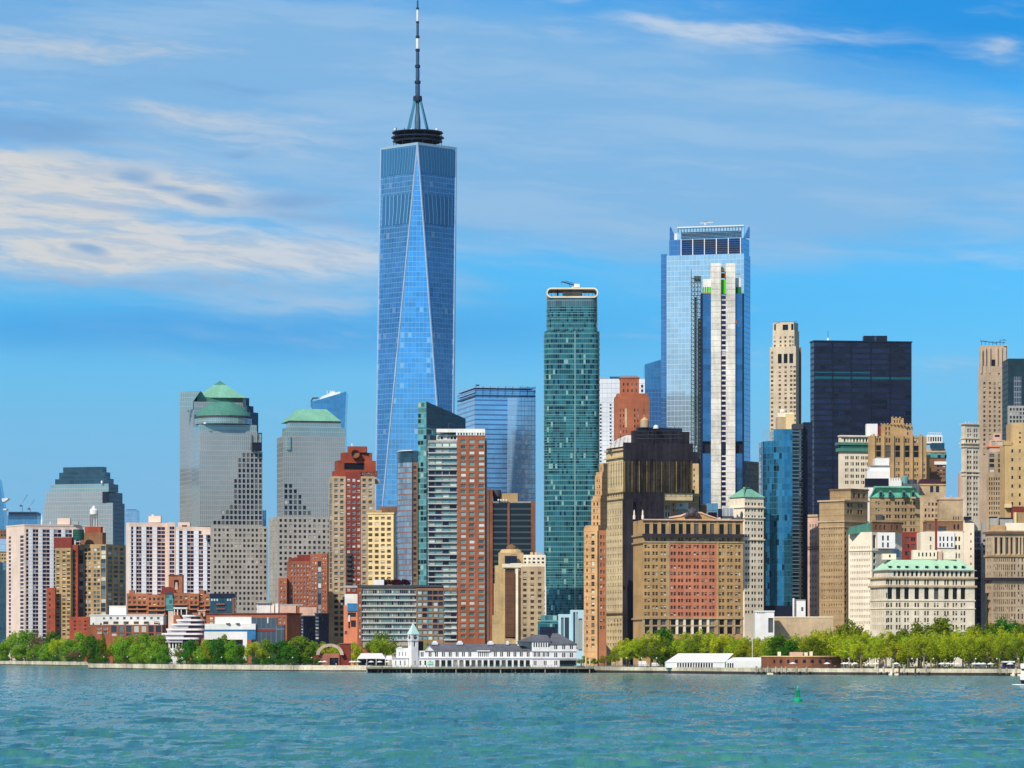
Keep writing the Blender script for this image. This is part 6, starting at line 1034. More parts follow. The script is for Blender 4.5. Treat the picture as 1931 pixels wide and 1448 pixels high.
t.box((327, 353), 1145, 1148, M['white'], dD=-8, dep=5, name='pergola_beam')
for x in (328, 334, 341, 351): t.box((x, x + 1.6), 1147.9, 1160, M['white'], dD=-7.5, dep=1, name='pergola_post')
t.box((372, 388), 1150, 1152, M['tpl'], dD=-8, dep=5, name='pergola_beam'); t.box((374, 378), 1151.9, 1162, M['tpl'], dD=-7.5, dep=1, name='pergola_post'); t.box((383, 387), 1151.9, 1162, M['tpl'], dD=-7.5, dep=1, name='pergola_post'); t.done()
t = Bld('glass_block', 'low dark glass block with a navy roof frame right of the red brick terraces', 'building', (396, 442), 2410, 0, 18); t.box((396, 442), 1126, None, CW['teald'], A=None); t.box((395, 442.5), 1119, 1126, M['navy'], dD=-1, name='roof_frame'); t.box((438, 442), 1126, None, M['brown'], dD=-.6, dep=3, name='corner_post')
for y in (1138, 1147): t.box((408, 424), y, y + 2, M['brick'], dD=-1.3, dep=1.2, name='balcony')
for x in (398, 403, 408, 428, 433): t.box((x, x + 3), 1129, 1133, stone('lit blind', (.5, .6, .62), .1), dD=-.3, dep=.25, name='blind')
t.done()
t = Bld('low_building', 'long low white and brick building with square bays behind the bright green trees', 'building', (166, 307), 2330, 0, 20)
t.box((166, 306), 1178, None, M['brick'], A=[(L(181, 205, 2, .7), [(1182, 1187), (1190, 1195)], 'coolw'), (L(208, 306, 7, .68), [(1180, 1192), (1194, 1199)], 'cool')]); t.box((170, 308), 1160, 1178, M['white'], A=[(L(190, 305, 9, .36), [(1163.5, 1168)], 'dkw'), (L(190, 305, 6, .5), [(1172, 1177)], 'brn')], dD=3, name='upper_wall'); t.band(1158.8, 1160.6, M['wht'], .5)
for x in (176, 190, 236, 280, 300): t.cyl(x, 1174, 1178.3, 4, M['copper'], 1, [(.7, 0), (1, .5), (.4, 1)], 7, name='planter')
t.box((206, 238), 1143, 1160, M['white'], dD=9, dep=8, name='roof_hut'); t.box((205.5, 238.5), 1142.2, 1144, M['ivory'], dD=8.7, dep=8.6, name='hut_coping'); t.done()
t = Bld('banded_building', 'white banded building with curved stepped balconies like a wedding cake', 'building', (303, 386), 2310, 0, 18)
dkp = stone('dark plum wall', (.045, .022, .04), .3); pgr = stone('lilac shade panel', (.50, .46, .50), .1)
for i, (a, b, y0, y1) in enumerate(((342, 374, 1159.5, 1162.5), (331, 384, 1167.5, 1171), (321, 385.5, 1176, 1179), (312, 385.6, 1185, 1188.6), (303, 385.7, 1193.6, 1197), (307, 378, 1202, 1205.6))):
    D = 2310 - i * .7; r = 5.0; x0, x1 = PX(a, D), PX(b, D); mb = MB()
    P = [(x0 + r - r * math.cos(k * math.pi / 12), D + r - r * math.sin(k * math.pi / 12)) for k in range(7)] + [(x1 - r + r * math.sin(k * math.pi / 12), D + r - r * math.cos(k * math.pi / 12)) for k in range(7)] + [(x1, D + 16), (x0, D + 16)]
    mb.prism(P, PZ(y1, D), PZ(y0, D), 0, True, True); t.part('balcony', mb, M['wht'])
    m_ = (a + b) / 2 + 2; t.box((a + 3, m_), y1, y1 + 5.6, pgr, dD=1.2 - i * .7, dep=12, name='pale_wall'); t.box((m_, b - 2), y1, y1 + 5.6, dkp, A=None, dD=1.2 - i * .7, dep=12, name='dark_wall')
t.box((318, 350), 1206, None, M['white'], A=[(L(320, 349, 5, .6), [(1212, 1222)], 'slot')], dD=-1, dep=8, name='ground_floor'); t.done()
t = Bld('museum', 'low white museum with a blue glass corner and grey glass wing among the trees', 'museum', (385, 482), 2290, 0, 20)
t.box((405, 474), 1163, 1177, M['wht'], dD=4, name='upper_wall'); t.box((386, 482), 1176, 1187, M['white'], dD=0, name='white_band'); t.box((386, 482), 1187, 1192, CW['slab'], dD=1, name='window_band'); t.box((385, 466), 1191, 1206, M['white'], dD=0, dep=14, name='lower_wall'); t.box((466, 482), 1190, 1206, CW['slab'], dD=.3, dep=12, name='blue_corner'); t.box((458, 466), 1206, None, M['white'], dD=0, dep=4, name='corner_leg'); t.box((388, 458), 1206, None, M['dgrey'], dD=3, dep=8, name='open_ground')
gsl = curtain('slate glass', (.10, .13, .16), (.14, .17, .19), 3, 12, .08, .06, metal=.5, tilt=.01, vary=.15); t.box((474, 522), 1165, None, gsl, dD=2, dep=12, name='glass_wing'); t.box((521, 536), 1178, None, gsl, dD=1, dep=12, name='glass_wing'); t.box((484, 519), 1186, 1190, M['redd'], dD=1.6, dep=1, name='red_band'); t.box((504, 506), 1164, 1175, M['wht'], dD=1.7, dep=.5, name='white_post')
for x in (430, 448): t.cyl(x, 1174.5, 1177, 9, M['copper'], -.4, [(.3, 0), (1, .4), (.8, 1)], 7, name='planter')
t.done()
t = Bld('brick_building', 'dark red brick building with a shadowed right wall behind the white museum', 'building', (389, 541, 568), 2340, 70)
t.box((389, 541, 568), 1157, None, M['brick'], B=[(L(394, 402, 1, .8), [(1163, 1170), (1172, 1176)], 'brn'), (L(524, 540, 2, .4), [(1164, 1168), (1171, 1175), (1180, 1184), (1190, 1194)], 'coolw')]); t.band(1155.5, 1158, M['redd'], .6); t.done()
t = Bld('white_penthouse', 'pale rooftop boxes above the dark red brick building', 'building', (483, 570), 2365, 0, 10)
for a, b, y0, y1, mt in ((484, 510, 1137, 1152, M['white']), (511, 517, 1139, 1152, M['ivory']), (519, 525, 1138, 1155, M['white']), (526, 558, 1142, 1156, M['tpl']), (565, 597, 1145, 1160, M['tpl'])): t.box((a, b), y0, y1 + 6, mt, dD=(a % 3), name='rooftop_box')
t.box((483, 511), 1135.5, 1137.4, M['grey'], dD=-.4, name='coping'); t.box((526, 572), 1139, 1142, M['grey'], dD=1, name='coping'); t.done()
for i, (a, c, b, y, lab) in enumerate(((567, 572, 594, 1162, 'dark blue slab house with a white windowed edge left of two'), (594, 601, 620, 1157, 'dark blue slab house nearest the tower with the stepped red crown'))):
    t = Bld('slab_house', lab, 'building', (a, c, b), 2300 - i * 4, 40, group='dark slab houses'); t.box((a, c, b), y, None, M['navy'], A=[(L(c + 2, b - 1, 4, .25), L(y + 6, 1208, 5, .8), 'dk')], B=[([(a + 1, c - .5)], L(y + 4, 1206, 7, .6), 'coolw')]); t.band(y - 1.4, y + 1, M['dgrey'], .3); t.done()
for i, (x, lab) in enumerate(((605, 'slim dark chimney pipe left of two over the dark slab house'), (611, 'slim dark chimney pipe right of two over the dark slab house'))):
    t = Bld('chimney', lab, 'chimney', (x, x + 2), 2310, 0, 1); t.bar(x, 1159, x, 1152, 1.2, M['dgrey'], 1, name='pipe'); t.bar(x, 1152.2, x, 1151, 1.9, M['dgrey'], 1, name='cowl'); t.done()
# ---------------------------------------------------------------- arch pavilion
t = Bld('pavilion', 'red brick park pavilion with a big stone half-ring arch on the waterfront', 'pavilion', (600, 654), 2010, 0, 12)
t.box((601, 640), 1232, None, stone('pavilion brick', (.36, .15, .11), .2), A=[([(622, 638)], [(1241, 1257)], 'arch')], name='wall'); t.box((640, 660), 1214, None, M['redd'], dD=1, dep=9, name='side_tower'); t.box((639, 661), 1212.6, 1214.4, M['brick'], dD=.6, dep=9.8, name='coping'); t.box((591, 601), 1236, None, M['redd'], dD=3, dep=6, name='side_wall')
mb = MB(); D = 2008; cx, cz, r0, r1 = PX(622, D), PZ(1235, D), 19.5 * D / F, 26 * D / F; m = 20; p = lambda r, k, y: (cx + r * math.cos(math.pi * k / m), y, cz + r * .82 * math.sin(math.pi * k / m))
for k in range(m):
    mb.face([p(r1, k + 1, D), p(r0, k + 1, D), p(r0, k, D), p(r1, k, D)]); mb.face([p(r1, k, D), p(r1, k, D + 3), p(r1, k + 1, D + 3), p(r1, k + 1, D)]); mb.face([p(r0, k + 1, D), p(r0, k + 1, D + 3), p(r0, k, D + 3), p(r0, k, D)]); mb.face([p(r1, k, D + 3), p(r0, k, D + 3), p(r0, k + 1, D + 3), p(r1, k + 1, D + 3)])
t.part('ring_arch', mb, stone('pinkish stone', (.52, .40, .31), .2)); t.done()
t = Bld('brick_hut', 'small red brick hut with a dark doorway behind the white party tent', 'building', (682, 696), 2060, 0, 6); t.box((682, 697), 1222, None, M['brick'], A=[([(690, 696)], [(1219, 1227)], 'slot')]); t.box((681.5, 697.5), 1220.6, 1222.4, M['redd'], dD=-.3, dep=6.6, name='coping'); t.done()
def tent(name, label, x0, x1, ytop, yeave, D, dep, n, grp=None):
    t = Bld(name, label, 'tent', (x0, x1), D, 0, dep, grp); A, B = PX(x0, D), PX(x1, D); mb = MB(); ze, zt = PZ(yeave, D), PZ(ytop, D); k = 7
    pr = [(D + dep * i / k, ze + (zt - ze) * math.sin(math.pi * i / k) ** .7) for i in range(k + 1)]
    for (ya, za), (yb, zb) in zip(pr, pr[1:]):
        ins = lambda z: (z - ze) / max(.1, zt - ze) * .14 * (B - A)
        mb.face([(A + ins(za), ya, za), (B - ins(za), ya, za), (B - ins(zb), yb, zb), (A + ins(zb), yb, zb)])
    mb.face([(A + (z - ze) / (zt - ze) * .14 * (B - A), y, z) for y, z in pr][::-1]); mb.face([(B - (z - ze) / (zt - ze) * .14 * (B - A), y, z) for y, z in pr])
    mb.face([(A, D, ze - .35), (B, D, ze - .35), (B, D, ze), (A, D, ze)]); t.part('canopy', mb, M['wht'])
    for i in range(n + 1): x = A + (B - A) * i / n; mb = MB(); mb.box(x - .12, x + .12, D + .02, D + .3, GZ, ze - .3); t.part('pole', mb, M['wht'])
    return t
t = tent('party_tent', 'white marquee with open arched front beside the red brick pavilion', 674, 727, 1231.5, 1241, 1975, 9, 3)
mb = MB(); mb.box(PX(676, 1975), PX(725, 1975), 1980, 1983, GZ, PZ(1243, 1975)); t.part('dark_backdrop', mb, M['navy']); t.done()
t = tent('party_tent', 'small white tent peak half hidden left of the clock tower', 727, 740, 1236, 1243, 1990, 6, 2); t.done()
# ---------------------------------------------------------------- the pier with its clock tower
D = 1850
t = Bld('pier_house', 'long white pier house with slate roofs and a row of arches on the water', 'pier building', (803, 1087), D, 0, 12)
pw = stone('pier white', (0.80, 0.78, 0.76), .12, .7); pg = stone('pier shade boards', (.62, .64, .68), .1, .7)
ups = LP([796, 811, 823, 836, 849, 862, 874, 886, 934, 946, 959, 971, 983, 996], 2.1, 1.0); cen = L(901, 922, 6, .45)
t.box((788, 1003), 1227, 1240.5, pw, A=[(ups + cen, [(1229.5, 1238)], 'slot')], dD=0, name='upper_storey'); t.box((786, 1003), 1241.5, None, pw, A=[(L(819, 1001, 16, .66), [(1245, 1257)], 'arch'), (L(788, 816, 3, .35), [(1246, 1254)], 'dk')], dD=-.8, dep=13, name='ground_storey'); t.box((786, 1003), 1240.3, 1241.7, pg, dD=-1.3, dep=13.6, name='string_course')
def roof(x0, x1, ye, yt, dep, i0, i1, dD, name='slate_roof'):
    D_ = t.D + dD; A, B = PX(x0, D_), PX(x1, D_); ze, zt = PZ(ye, D_), PZ(yt, D_); mb = MB(); e = .7
    mb.frustum([(A - e, D_ - e), (B + e, D_ - e), (B + e, D_ + dep + e), (A - e, D_ + dep + e)], ze, [(A + i0, D_ + dep * .49), (B - i1, D_ + dep * .49), (B - i1, D_ + dep * .51), (A + i0, D_ + dep * .51)], zt); return t.part(name, mb, M['slate'])
roof(803, 1003, 1227, 1214, 12, 0.5, 6, 0)
t.box((899, 924), 1226.3, 1228, pw, dD=-.9, dep=2, name='bay_eaves'); t.poly([(802, 1227), (817, 1227), (809.5, 1219)], pw, -.8, 4, 'gable'); t.poly([(800.5, 1227), (809.5, 1218), (818.5, 1227), (817.5, 1227.5), (809.5, 1219.6), (801.5, 1227.5)][::-1], pg, -1.0, 4, 'gable_trim')
for x in (820, 867, 925, 957): 
    w = 6 if x != 957 else 3; t.box((x - w, x + w), 1211, 1215.5, pg, dD=4, dep=3, name='roof_vent'); t.box((x - w * .6, x + w * .6), 1208.5, 1211.2, pw, dD=4.4, dep=2.2, name='vent_cap')
t.box((1003, 1038), 1209.5, None, pw, A=[(L(1005, 1037, 7, .5), [(1212, 1220)], 'slot'), (LP([1009, 1016, 1026, 1033], 1.8, 1), [(1230, 1238)], 'slot'), (LP([1009, 1028], 2, 1.2), [(1246, 1254)], 'dk')], dD=-2, dep=15, name='head_house'); t.box((1038, 1087), 1215, None, pw, A=[(LP([1048, 1063, 1077.5], 2.2, 1.2), [(1216.5, 1224), (1231, 1239)], 'slot'), (LP([1048], 2, 1.2), [(1246, 1254)], 'dk'), ([(1056, 1086)], [(1245, 1257)], 'slot')], dD=-2.4, dep=15, name='head_house')
for x0, x1, d_ in ((1002.5, 1038, -2.5), (1038, 1087.5, -2.9)):
    for y in (1227, 1240.5): t.box((x0, x1), y, y + 1.5, pg, dD=d_, dep=1, name='string_course')
roof(976, 1038, 1209.5, 1197, 15, 8, 1.5, -2); roof(1036, 1087, 1215, 1194, 15, 1.5, 9, -2.4); t.box((1052, 1078), 1206, 1210, pg, dD=1, dep=3, name='roof_vent'); t.box((976, 1004), 1209.5, 1227, pw, dD=4, dep=8, name='rear_wall')
t.box((739, 770), 1241, None, pw, A=[(L(742, 768, 3, .2), [(1246, 1254)], 'dk')], dD=-1, dep=12, name='end_house'); t.box((747, 770), 1222, 1241, pw, A=[(L(750, 768, 3, .2), [(1230, 1237)], 'dk')], dD=0, dep=8, name='end_gable'); t.poly([(746, 1223), (754, 1219.5), (762, 1223)], pw, -.2, 8, 'gable'); t.poly([(756, 1224), (770, 1224), (770, 1217), (759, 1217.5)], M['slate'], .4, 6, 'slate_roof'); t.box((738, 770), 1240, 1241.6, pg, dD=-1.5, dep=12.6, name='string_course'); t.box((789, 798), 1209, 1227, M['navy'], dD=4, dep=5, name='dark_stair_hood')
t.box((806, 816), 1247, 1253, stone('mint panel', (.35, .65, .55), .1), dD=-1.2, dep=.3, name='notice_panel'); t.done()
t = Bld('clock_tower', 'white wooden clock tower with a pale mint spire on the pier', 'clock tower', (769, 776, 789), D - 3, 30)
t.box((769.6, 776, 788.4), 1208, None, pw, A=[(R([782], 3), [(1210, 1219)], 'slot'), (R([783], 2), [(1246, 1254)], 'dk')], B=[(R([772.5], 1.6), [(1210, 1217)], 'slot')], name='shaft'); t.band(1207, 1209, pg, .25); t.box((769, 776, 789.2), 1196, 1208, pw, dD=-.4, name='clock_stage'); t.band(1195, 1196.6, pg, .3)
fr = t.last[0]; C, a, b, La, Lb = fr['C'], fr['a'], fr['b'], fr['La'], fr['Lb']; q = lambda u, v: (C[0] + a[0] * u + b[0] * v, C[1] + a[1] * u + b[1] * v)
mb = MB(); mb.frustum([q(-.3, -.3), q(La + .3, -.3), q(La + .3, Lb + .3), q(-.3, Lb + .3)], PZ(1195.4, D - 3), [q(La * .49, Lb * .49), q(La * .51, Lb * .49), q(La * .51, Lb * .51), q(La * .49, Lb * .51)], PZ(1174, D - 3)); t.part('spire', mb, stone('pale mint roof', (.55, .76, .68), .08, .6))
def disc(pc, nx, ny, r, mat, name):
    mb = MB(); tx_, ty_ = -ny, nx; P = [(pc[0] + tx_ * r * math.cos(k * math.tau / 16), pc[1] + ty_ * r * math.cos(k * math.tau / 16), pc[2] + r * math.sin(k * math.tau / 16)) for k in range(16)]; mb.face(P); mb.face([(x - nx * .15, y - ny * .15, z) for x, y, z in P[::-1]]); return t.part(name, mb, mat)
zc = PZ(1201.5, D - 3)
for w, Lh, nx, ny in ((a, La, math.sin(fr['th']), -math.cos(fr['th'])), (b, Lb, -math.cos(fr['th']), -math.sin(fr['th']))):
    pc = (C[0] + w[0] * Lh / 2 + nx * .12, C[1] + w[1] * Lh / 2 + ny * .12, zc); o = disc(pc, nx, ny, min(1.0, Lh * .4), M['dgrey'], 'clock_face'); 
    for ang in (.6, 2.2):
        mb = MB(); tx_, ty_ = -ny, nx; mb.tube((pc[0] + nx * .1, pc[1] + ny * .1, zc), (pc[0] + nx * .1 + tx_ * .7 * math.cos(ang), pc[1] + ny * .1 + ty_ * .7 * math.cos(ang), zc + .7 * math.sin(ang)), .06, .05, 4); t.part('clock_hand', mb, M['wht'], o)
t.done()
t = Bld('pier_deck', 'dark timber pier deck on piles under the white pier house', 'pier', (690, 1120), 1832, 0, 22)
dkw = stone('wet timber', (.05, .042, .04), .4); mb = MB(); mb.box(PX(690, 1832), PX(1120, 1832), 1832, 1856, GZ - .75, GZ + .03); t.part('deck', mb, stone('deck timber', (.22, .19, .15), .3))
for i in range(62): x = PX(692 + i * 7, 1832); mb = MB(); mb.tube((x, 1832.6 + (i % 3) * 1.4, -2), (x, 1832.6 + (i % 3) * 1.4, GZ - .7 + (i % 4 == 0) * 1.6), .32, .28, 6); t.part('pile', mb, dkw if i % 4 else stone('weathered pile', (.34, .31, .26), .3))
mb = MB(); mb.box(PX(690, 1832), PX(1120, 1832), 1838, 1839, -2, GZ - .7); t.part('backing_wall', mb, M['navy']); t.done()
t = Bld('railing', 'green grey waterside railing along the pier deck', 'railing', (692, 1118), 1833, 0)
for i in range(72): x = PX(692 + i * 5.9, 1833); mb = MB(); mb.box(x - .06, x + .06, 1832.95, 1833.05, GZ + .03, GZ + 1.15); t.part('post', mb, M['steel'])
for z in (.35, .7, 1.12): mb = MB(); mb.box(PX(692, 1833), PX(1118, 1833), 1832.9, 1833.1, GZ + z, GZ + z + .07); t.part('rail', mb, M['copper'])
t.done()
# ---------------------------------------------------------------- white event tent, fort, little buildings on the right bank
t = Bld('event_tent', 'long white frame tent with black window slots on the right waterfront', 'tent', (1256, 1367), 1785, 0, 14)
wt_ = stone('tent fabric', (.86, .85, .83), .04, .6); D = 1785
def hall(x0, x1, ye, yr, d0, dep, i0, i1, slots, part):
    A, B = PX(x0, d0), PX(x1, d0); ze, zr = PZ(ye, d0), PZ(yr, d0); mb = MB()
    mb.face([(A, d0, ze), (B, d0, ze), (B - i1, d0 + dep / 2, zr), (A + i0, d0 + dep / 2, zr)]); mb.face([(B, d0 + dep, ze), (A, d0 + dep, ze), (A + i0, d0 + dep / 2, zr), (B - i1, d0 + dep / 2, zr)]); mb.face([(A, d0 + dep, ze), (A, d0, ze), (A + i0, d0 + dep / 2, zr)]); mb.face([(B, d0, ze), (B, d0 + dep, ze), (B - i1, d0 + dep / 2, zr)]); t.part('roof', mb, wt_)
    t.box((x0, x1), ye, None, wt_, A=[(slots, [(1250.5, 1259)], 'slot')], dD=d0 - t.D, dep=dep, name=part)
hall(1256, 1367, 1248.5, 1232, D, 14, 6.2, -4.6, L(1276, 1345, 14, .62), 'main_hall'); hall(1367, 1444, 1246, 1239.5, D + 1, 12, .5, .5, L(1371, 1384, 3, .6), 'side_hall'); t.box((1444, 1453), 1246, None, M['grey'], dD=2, dep=8, name='end_porch'); t.box((1255.6, 1367.4), 1247.9, 1249.2, M['white'], dD=-.25, dep=.2, name='gutter'); t.done()
t = Bld('fort', 'low round red sandstone fort beside the white frame tent', 'fort', (1440, 1592), 1712, 0, 30)
fs = stone('fort sandstone', (.24, .105, .06), .25, course=1.1); D = 1712; R0 = 76 * D / F; cx, cy = PX(1516, D), D + R0 * .9
mb = MB(); P = [(cx + R0 * math.cos(k * math.tau / 48), cy + R0 * math.sin(k * math.tau / 48)) for k in range(48)]; mb.prism(P, GZ, PZ(1239, D)); t.part('drum_wall', mb, fs)
mb = MB(); P = [(cx + (R0 + .5) * math.cos(k * math.tau / 48), cy + (R0 + .5) * math.sin(k * math.tau / 48)) for k in range(48)]; mb.prism(P, PZ(1239, D), PZ(1236.6, D), 0, True, True); t.part('coping', mb, M['tan2'])
for x, w, y in ((1470, 5, 1229), (1530, 5, 1228.5), (1502, 24, 1229.5), (1520, 6, 1230)): t.box((x - w / 2, x + w / 2), y, 1237, M['tpl'] if w > 10 else M['ivory'], dD=10, dep=5, name='roof_hut')
for i in range(9): 
    k = 30 + i * 1.5; a = k * math.tau / 48; x, y = cx + (R0 + .02) * math.cos(a), cy + (R0 + .02) * math.sin(a); mb = MB(); mb.box(x - .7, x + .7, y - .12, y + .3, GZ + 2.6, GZ + 4.0); t.part('gun_port', mb, M['navy'])
t.done()
t = Bld('flagpole', 'slim white flagpole before the trees by the fort', 'flagpole', (1418, 1420), 1800, 0); t.bar(1418.7, 1262, 1418.7, 1204, 1.1, M['wht'], 0, name='pole'); t.cyl(1418.7, 1202.5, 1204.3, 2, M['wht'], 0, [(.3, 0), (1, .5), (.3, 1)], 8, name='finial'); t.done()
t = Bld('white_building', 'small white block with a dark doorway behind the park trees', 'building', (1424, 1462), 1935, 0, 10); t.box((1424, 1460), 1153, None, M['wht'], A=[([(1449, 1458)], [(1166, 1192)], 'slot')]); t.box((1423, 1461), 1151.4, 1153.6, M['wht'], dD=-.4, name='coping')
for x in (1428, 1432, 1436, 1440): t.box((x, x + 1.6), 1155, 1157, M['dgrey'], dD=-.1, dep=.2, name='letter_mark')
t.done()
t = Bld('concrete_block', 'plain beige concrete block above the park trees below the aqua mirror tower', 'building', (1458, 1571), 1950, 0, 14); t.box((1459, 1571), 1164, None, M['beige']); t.box((1458.5, 1571.5), 1162.6, 1164.4, M['ivory'], dD=-.3, dep=14.6, name='coping'); t.box((1449, 1459), 1166, None, M['navy'], dD=1, dep=8, name='dark_gap'); t.done()
t = Bld('stair_tower', 'little white stair tower standing on the plain beige block', 'building', (1502, 1519), 1975, 0, 6); t.box((1502, 1519), 1132, None, M['wht'], A=[([(1511, 1515)], [(1145, 1152)], 'blk')]); t.box((1501.6, 1519.4), 1130.6, 1132.4, M['grey'], dD=-.2, name='coping'); t.box((1495, 1498), 1128, None, M['wht'], dD=-1, dep=2, name='white_pipe'); t.done()
# ---------------------------------------------------------------- trees
def leafmat(name, col, trans=0.52, var=0.32):
    m = bpy.data.materials.new(name); m.use_nodes = True; t = m.node_tree; N = NT(t); t.nodes.clear(); out = N.n('ShaderNodeOutputMaterial')
    r = N.n('ShaderNodeNewGeometry').outputs['Random Per Island']; o = N.n('ShaderNodeObjectInfo').outputs['Random']
    k = N.m('ADD', N.m('ADD', N.m('MULTIPLY', r, var), N.m('MULTIPLY', o, 0.35)), 1 - var / 2 - .17)
    c = N.vm('SCALE', col, sc=k); hs = N.n('ShaderNodeHueSaturation'); t.links.new(c, hs.inputs['Color']); t.links.new(N.m('ADD', 0.482, N.m('MULTIPLY', N.m('FRACT', N.m('MULTIPLY', o, 7.7)), 0.036)), hs.inputs['Hue'])
    d = N.n('ShaderNodeBsdfDiffuse'); tr = N.n('ShaderNodeBsdfTranslucent'); mx = N.n('ShaderNodeMixShader'); mx.inputs[0].default_value = trans
    t.links.new(hs.outputs[0], d.inputs[0]); t.links.new(hs.outputs[0], tr.inputs[0]); t.links.new(d.outputs[0], mx.inputs[1]); t.links.new(tr.outputs[0], mx.inputs[2]); t.links.new(mx.outputs[0], out.inputs[0]); return m
LEAF = dict(fresh=leafmat('fresh green leaves', (0.25, 0.44, 0.035)), deep=leafmat('deep green leaves', (0.075, 0.23, 0.02)), spring=leafmat('yellow green leaves', (0.46, 0.53, 0.028)), olive=leafmat('olive leaves', (0.22, 0.28, 0.018)), bare=leafmat('budding twigs', (0.26, 0.21, 0.09)), plum=leafmat('plum leaves', (0.09, 0.012, 0.03)))
bark = stone('bark', (0.10, 0.075, 0.05), .3); barkp = stone('pale bark', (0.26, 0.22, 0.16), .3)
def tree_proto(kind, seed):
    """crown and trunk of a tree 10 m tall and 10 m wide, standing at the origin"""
    rd = random.Random(seed); cl = []
    if kind == 'cone':
        for i in range(34): h = rd.random() ** .8; r = (1 - h) * 3.9 + .4; a = rd.random() * math.tau; cl.append((math.cos(a) * r * .7, math.sin(a) * r * .7, 1.0 + h * 8.6, 1.5 - .8 * h))
        nl, sz = 2000, .62
    elif kind == 'airy':
        for i in range(40):
            a = rd.random() * math.tau; r = math.sqrt(rd.random()) * 4.3; z = 3.7 + rd.random() * 5.9 * (1 - (r / 5.2) ** 2); cl.append((math.cos(a) * r, math.sin(a) * r, z, .8 + rd.random() * .6))
        nl, sz = 2600, .52
    else:
        for i in range(30):
            a = rd.random() * math.tau; u = rd.random(); z = 1.5 + 7.3 * u; R_ = 4.1 * math.sin(math.pi * min(.93, .16 + .74 * u)) ** .8; r = R_ * math.sqrt(.35 + .65 * rd.random()) if i > 5 else R_ * .3; cl.append((math.cos(a) * r, math.sin(a) * r, z, 1.15 + rd.random() * .8))
        nl, sz = 3000, .66
    mb = MB()
    wts = [c[3] ** 2 for c in cl]
    for c in rd.choices(cl, wts, k=nl):
        v = Vector((rd.gauss(0, 1), rd.gauss(0, 1), rd.gauss(0, 1))).normalized(); p = Vector(c[:3]) + v * c[3] * (.55 + .5 * rd.random())
        n = (v + Vector((rd.gauss(0, .45), rd.gauss(0, .45), rd.gauss(0, .45) + .2))).normalized(); x = n.cross((rd.random() - .5, rd.random() - .5, rd.random())).normalized(); y = n.cross(x); s = sz * (.55 + .8 * rd.random())
        mb.face([p - x * s * .5, p - y * s * .32, p + x * s * .5, p + y * s * .32])
    tr = MB(); th = 3.2 if kind == 'airy' else 2.4
    tr.tube((0, 0, -.2), (.1, 0, th), .26, .19, 7); 
    for c in cl[::2 if kind == 'airy' else 4]: 
        m_ = Vector((c[0] * .35, c[1] * .35, th + (c[2] - th) * .45)); tr.tube((.1, 0, th - .1 if c[2] > th else 1.2), m_, .13, .08, 5); tr.tube(m_, Vector(c[:3]), .08, .03, 4)
    return mb, tr
PROTO = {}
def tree(px, ytop, wpx, kind, leaf, off, label, group, name='tree'):
    D = shoreD(px) + off; h = PZ(ytop, D) - GZ; w = wpx * D / F; key = (kind, leaf, int(px * 7) % 3)
    if key not in PROTO:
        mb, tr = tree_proto(kind, len(PROTO) * 13 + 5)
        r = link(name, None); a = link('trunk', tr.mesh('trunk', [barkp if kind == 'airy' else bark]), r); b = link('crown', mb.mesh('crown', [LEAF[leaf]]), r); PROTO[key] = r
    else: r = copy_tree(PROTO[key])
    r.name = name
    r.location = (PX(px, D), D, GZ); r.scale = (w / 9.6, w / 9.6, h / 10.0); r.rotation_euler = (0, 0, (px * 1.7) % 6.28); tag(r, label, 'tree', group); return r
rt = random.Random(21)
G1 = 'trees along the left promenade'; G2 = 'plane trees of the right waterfront park'
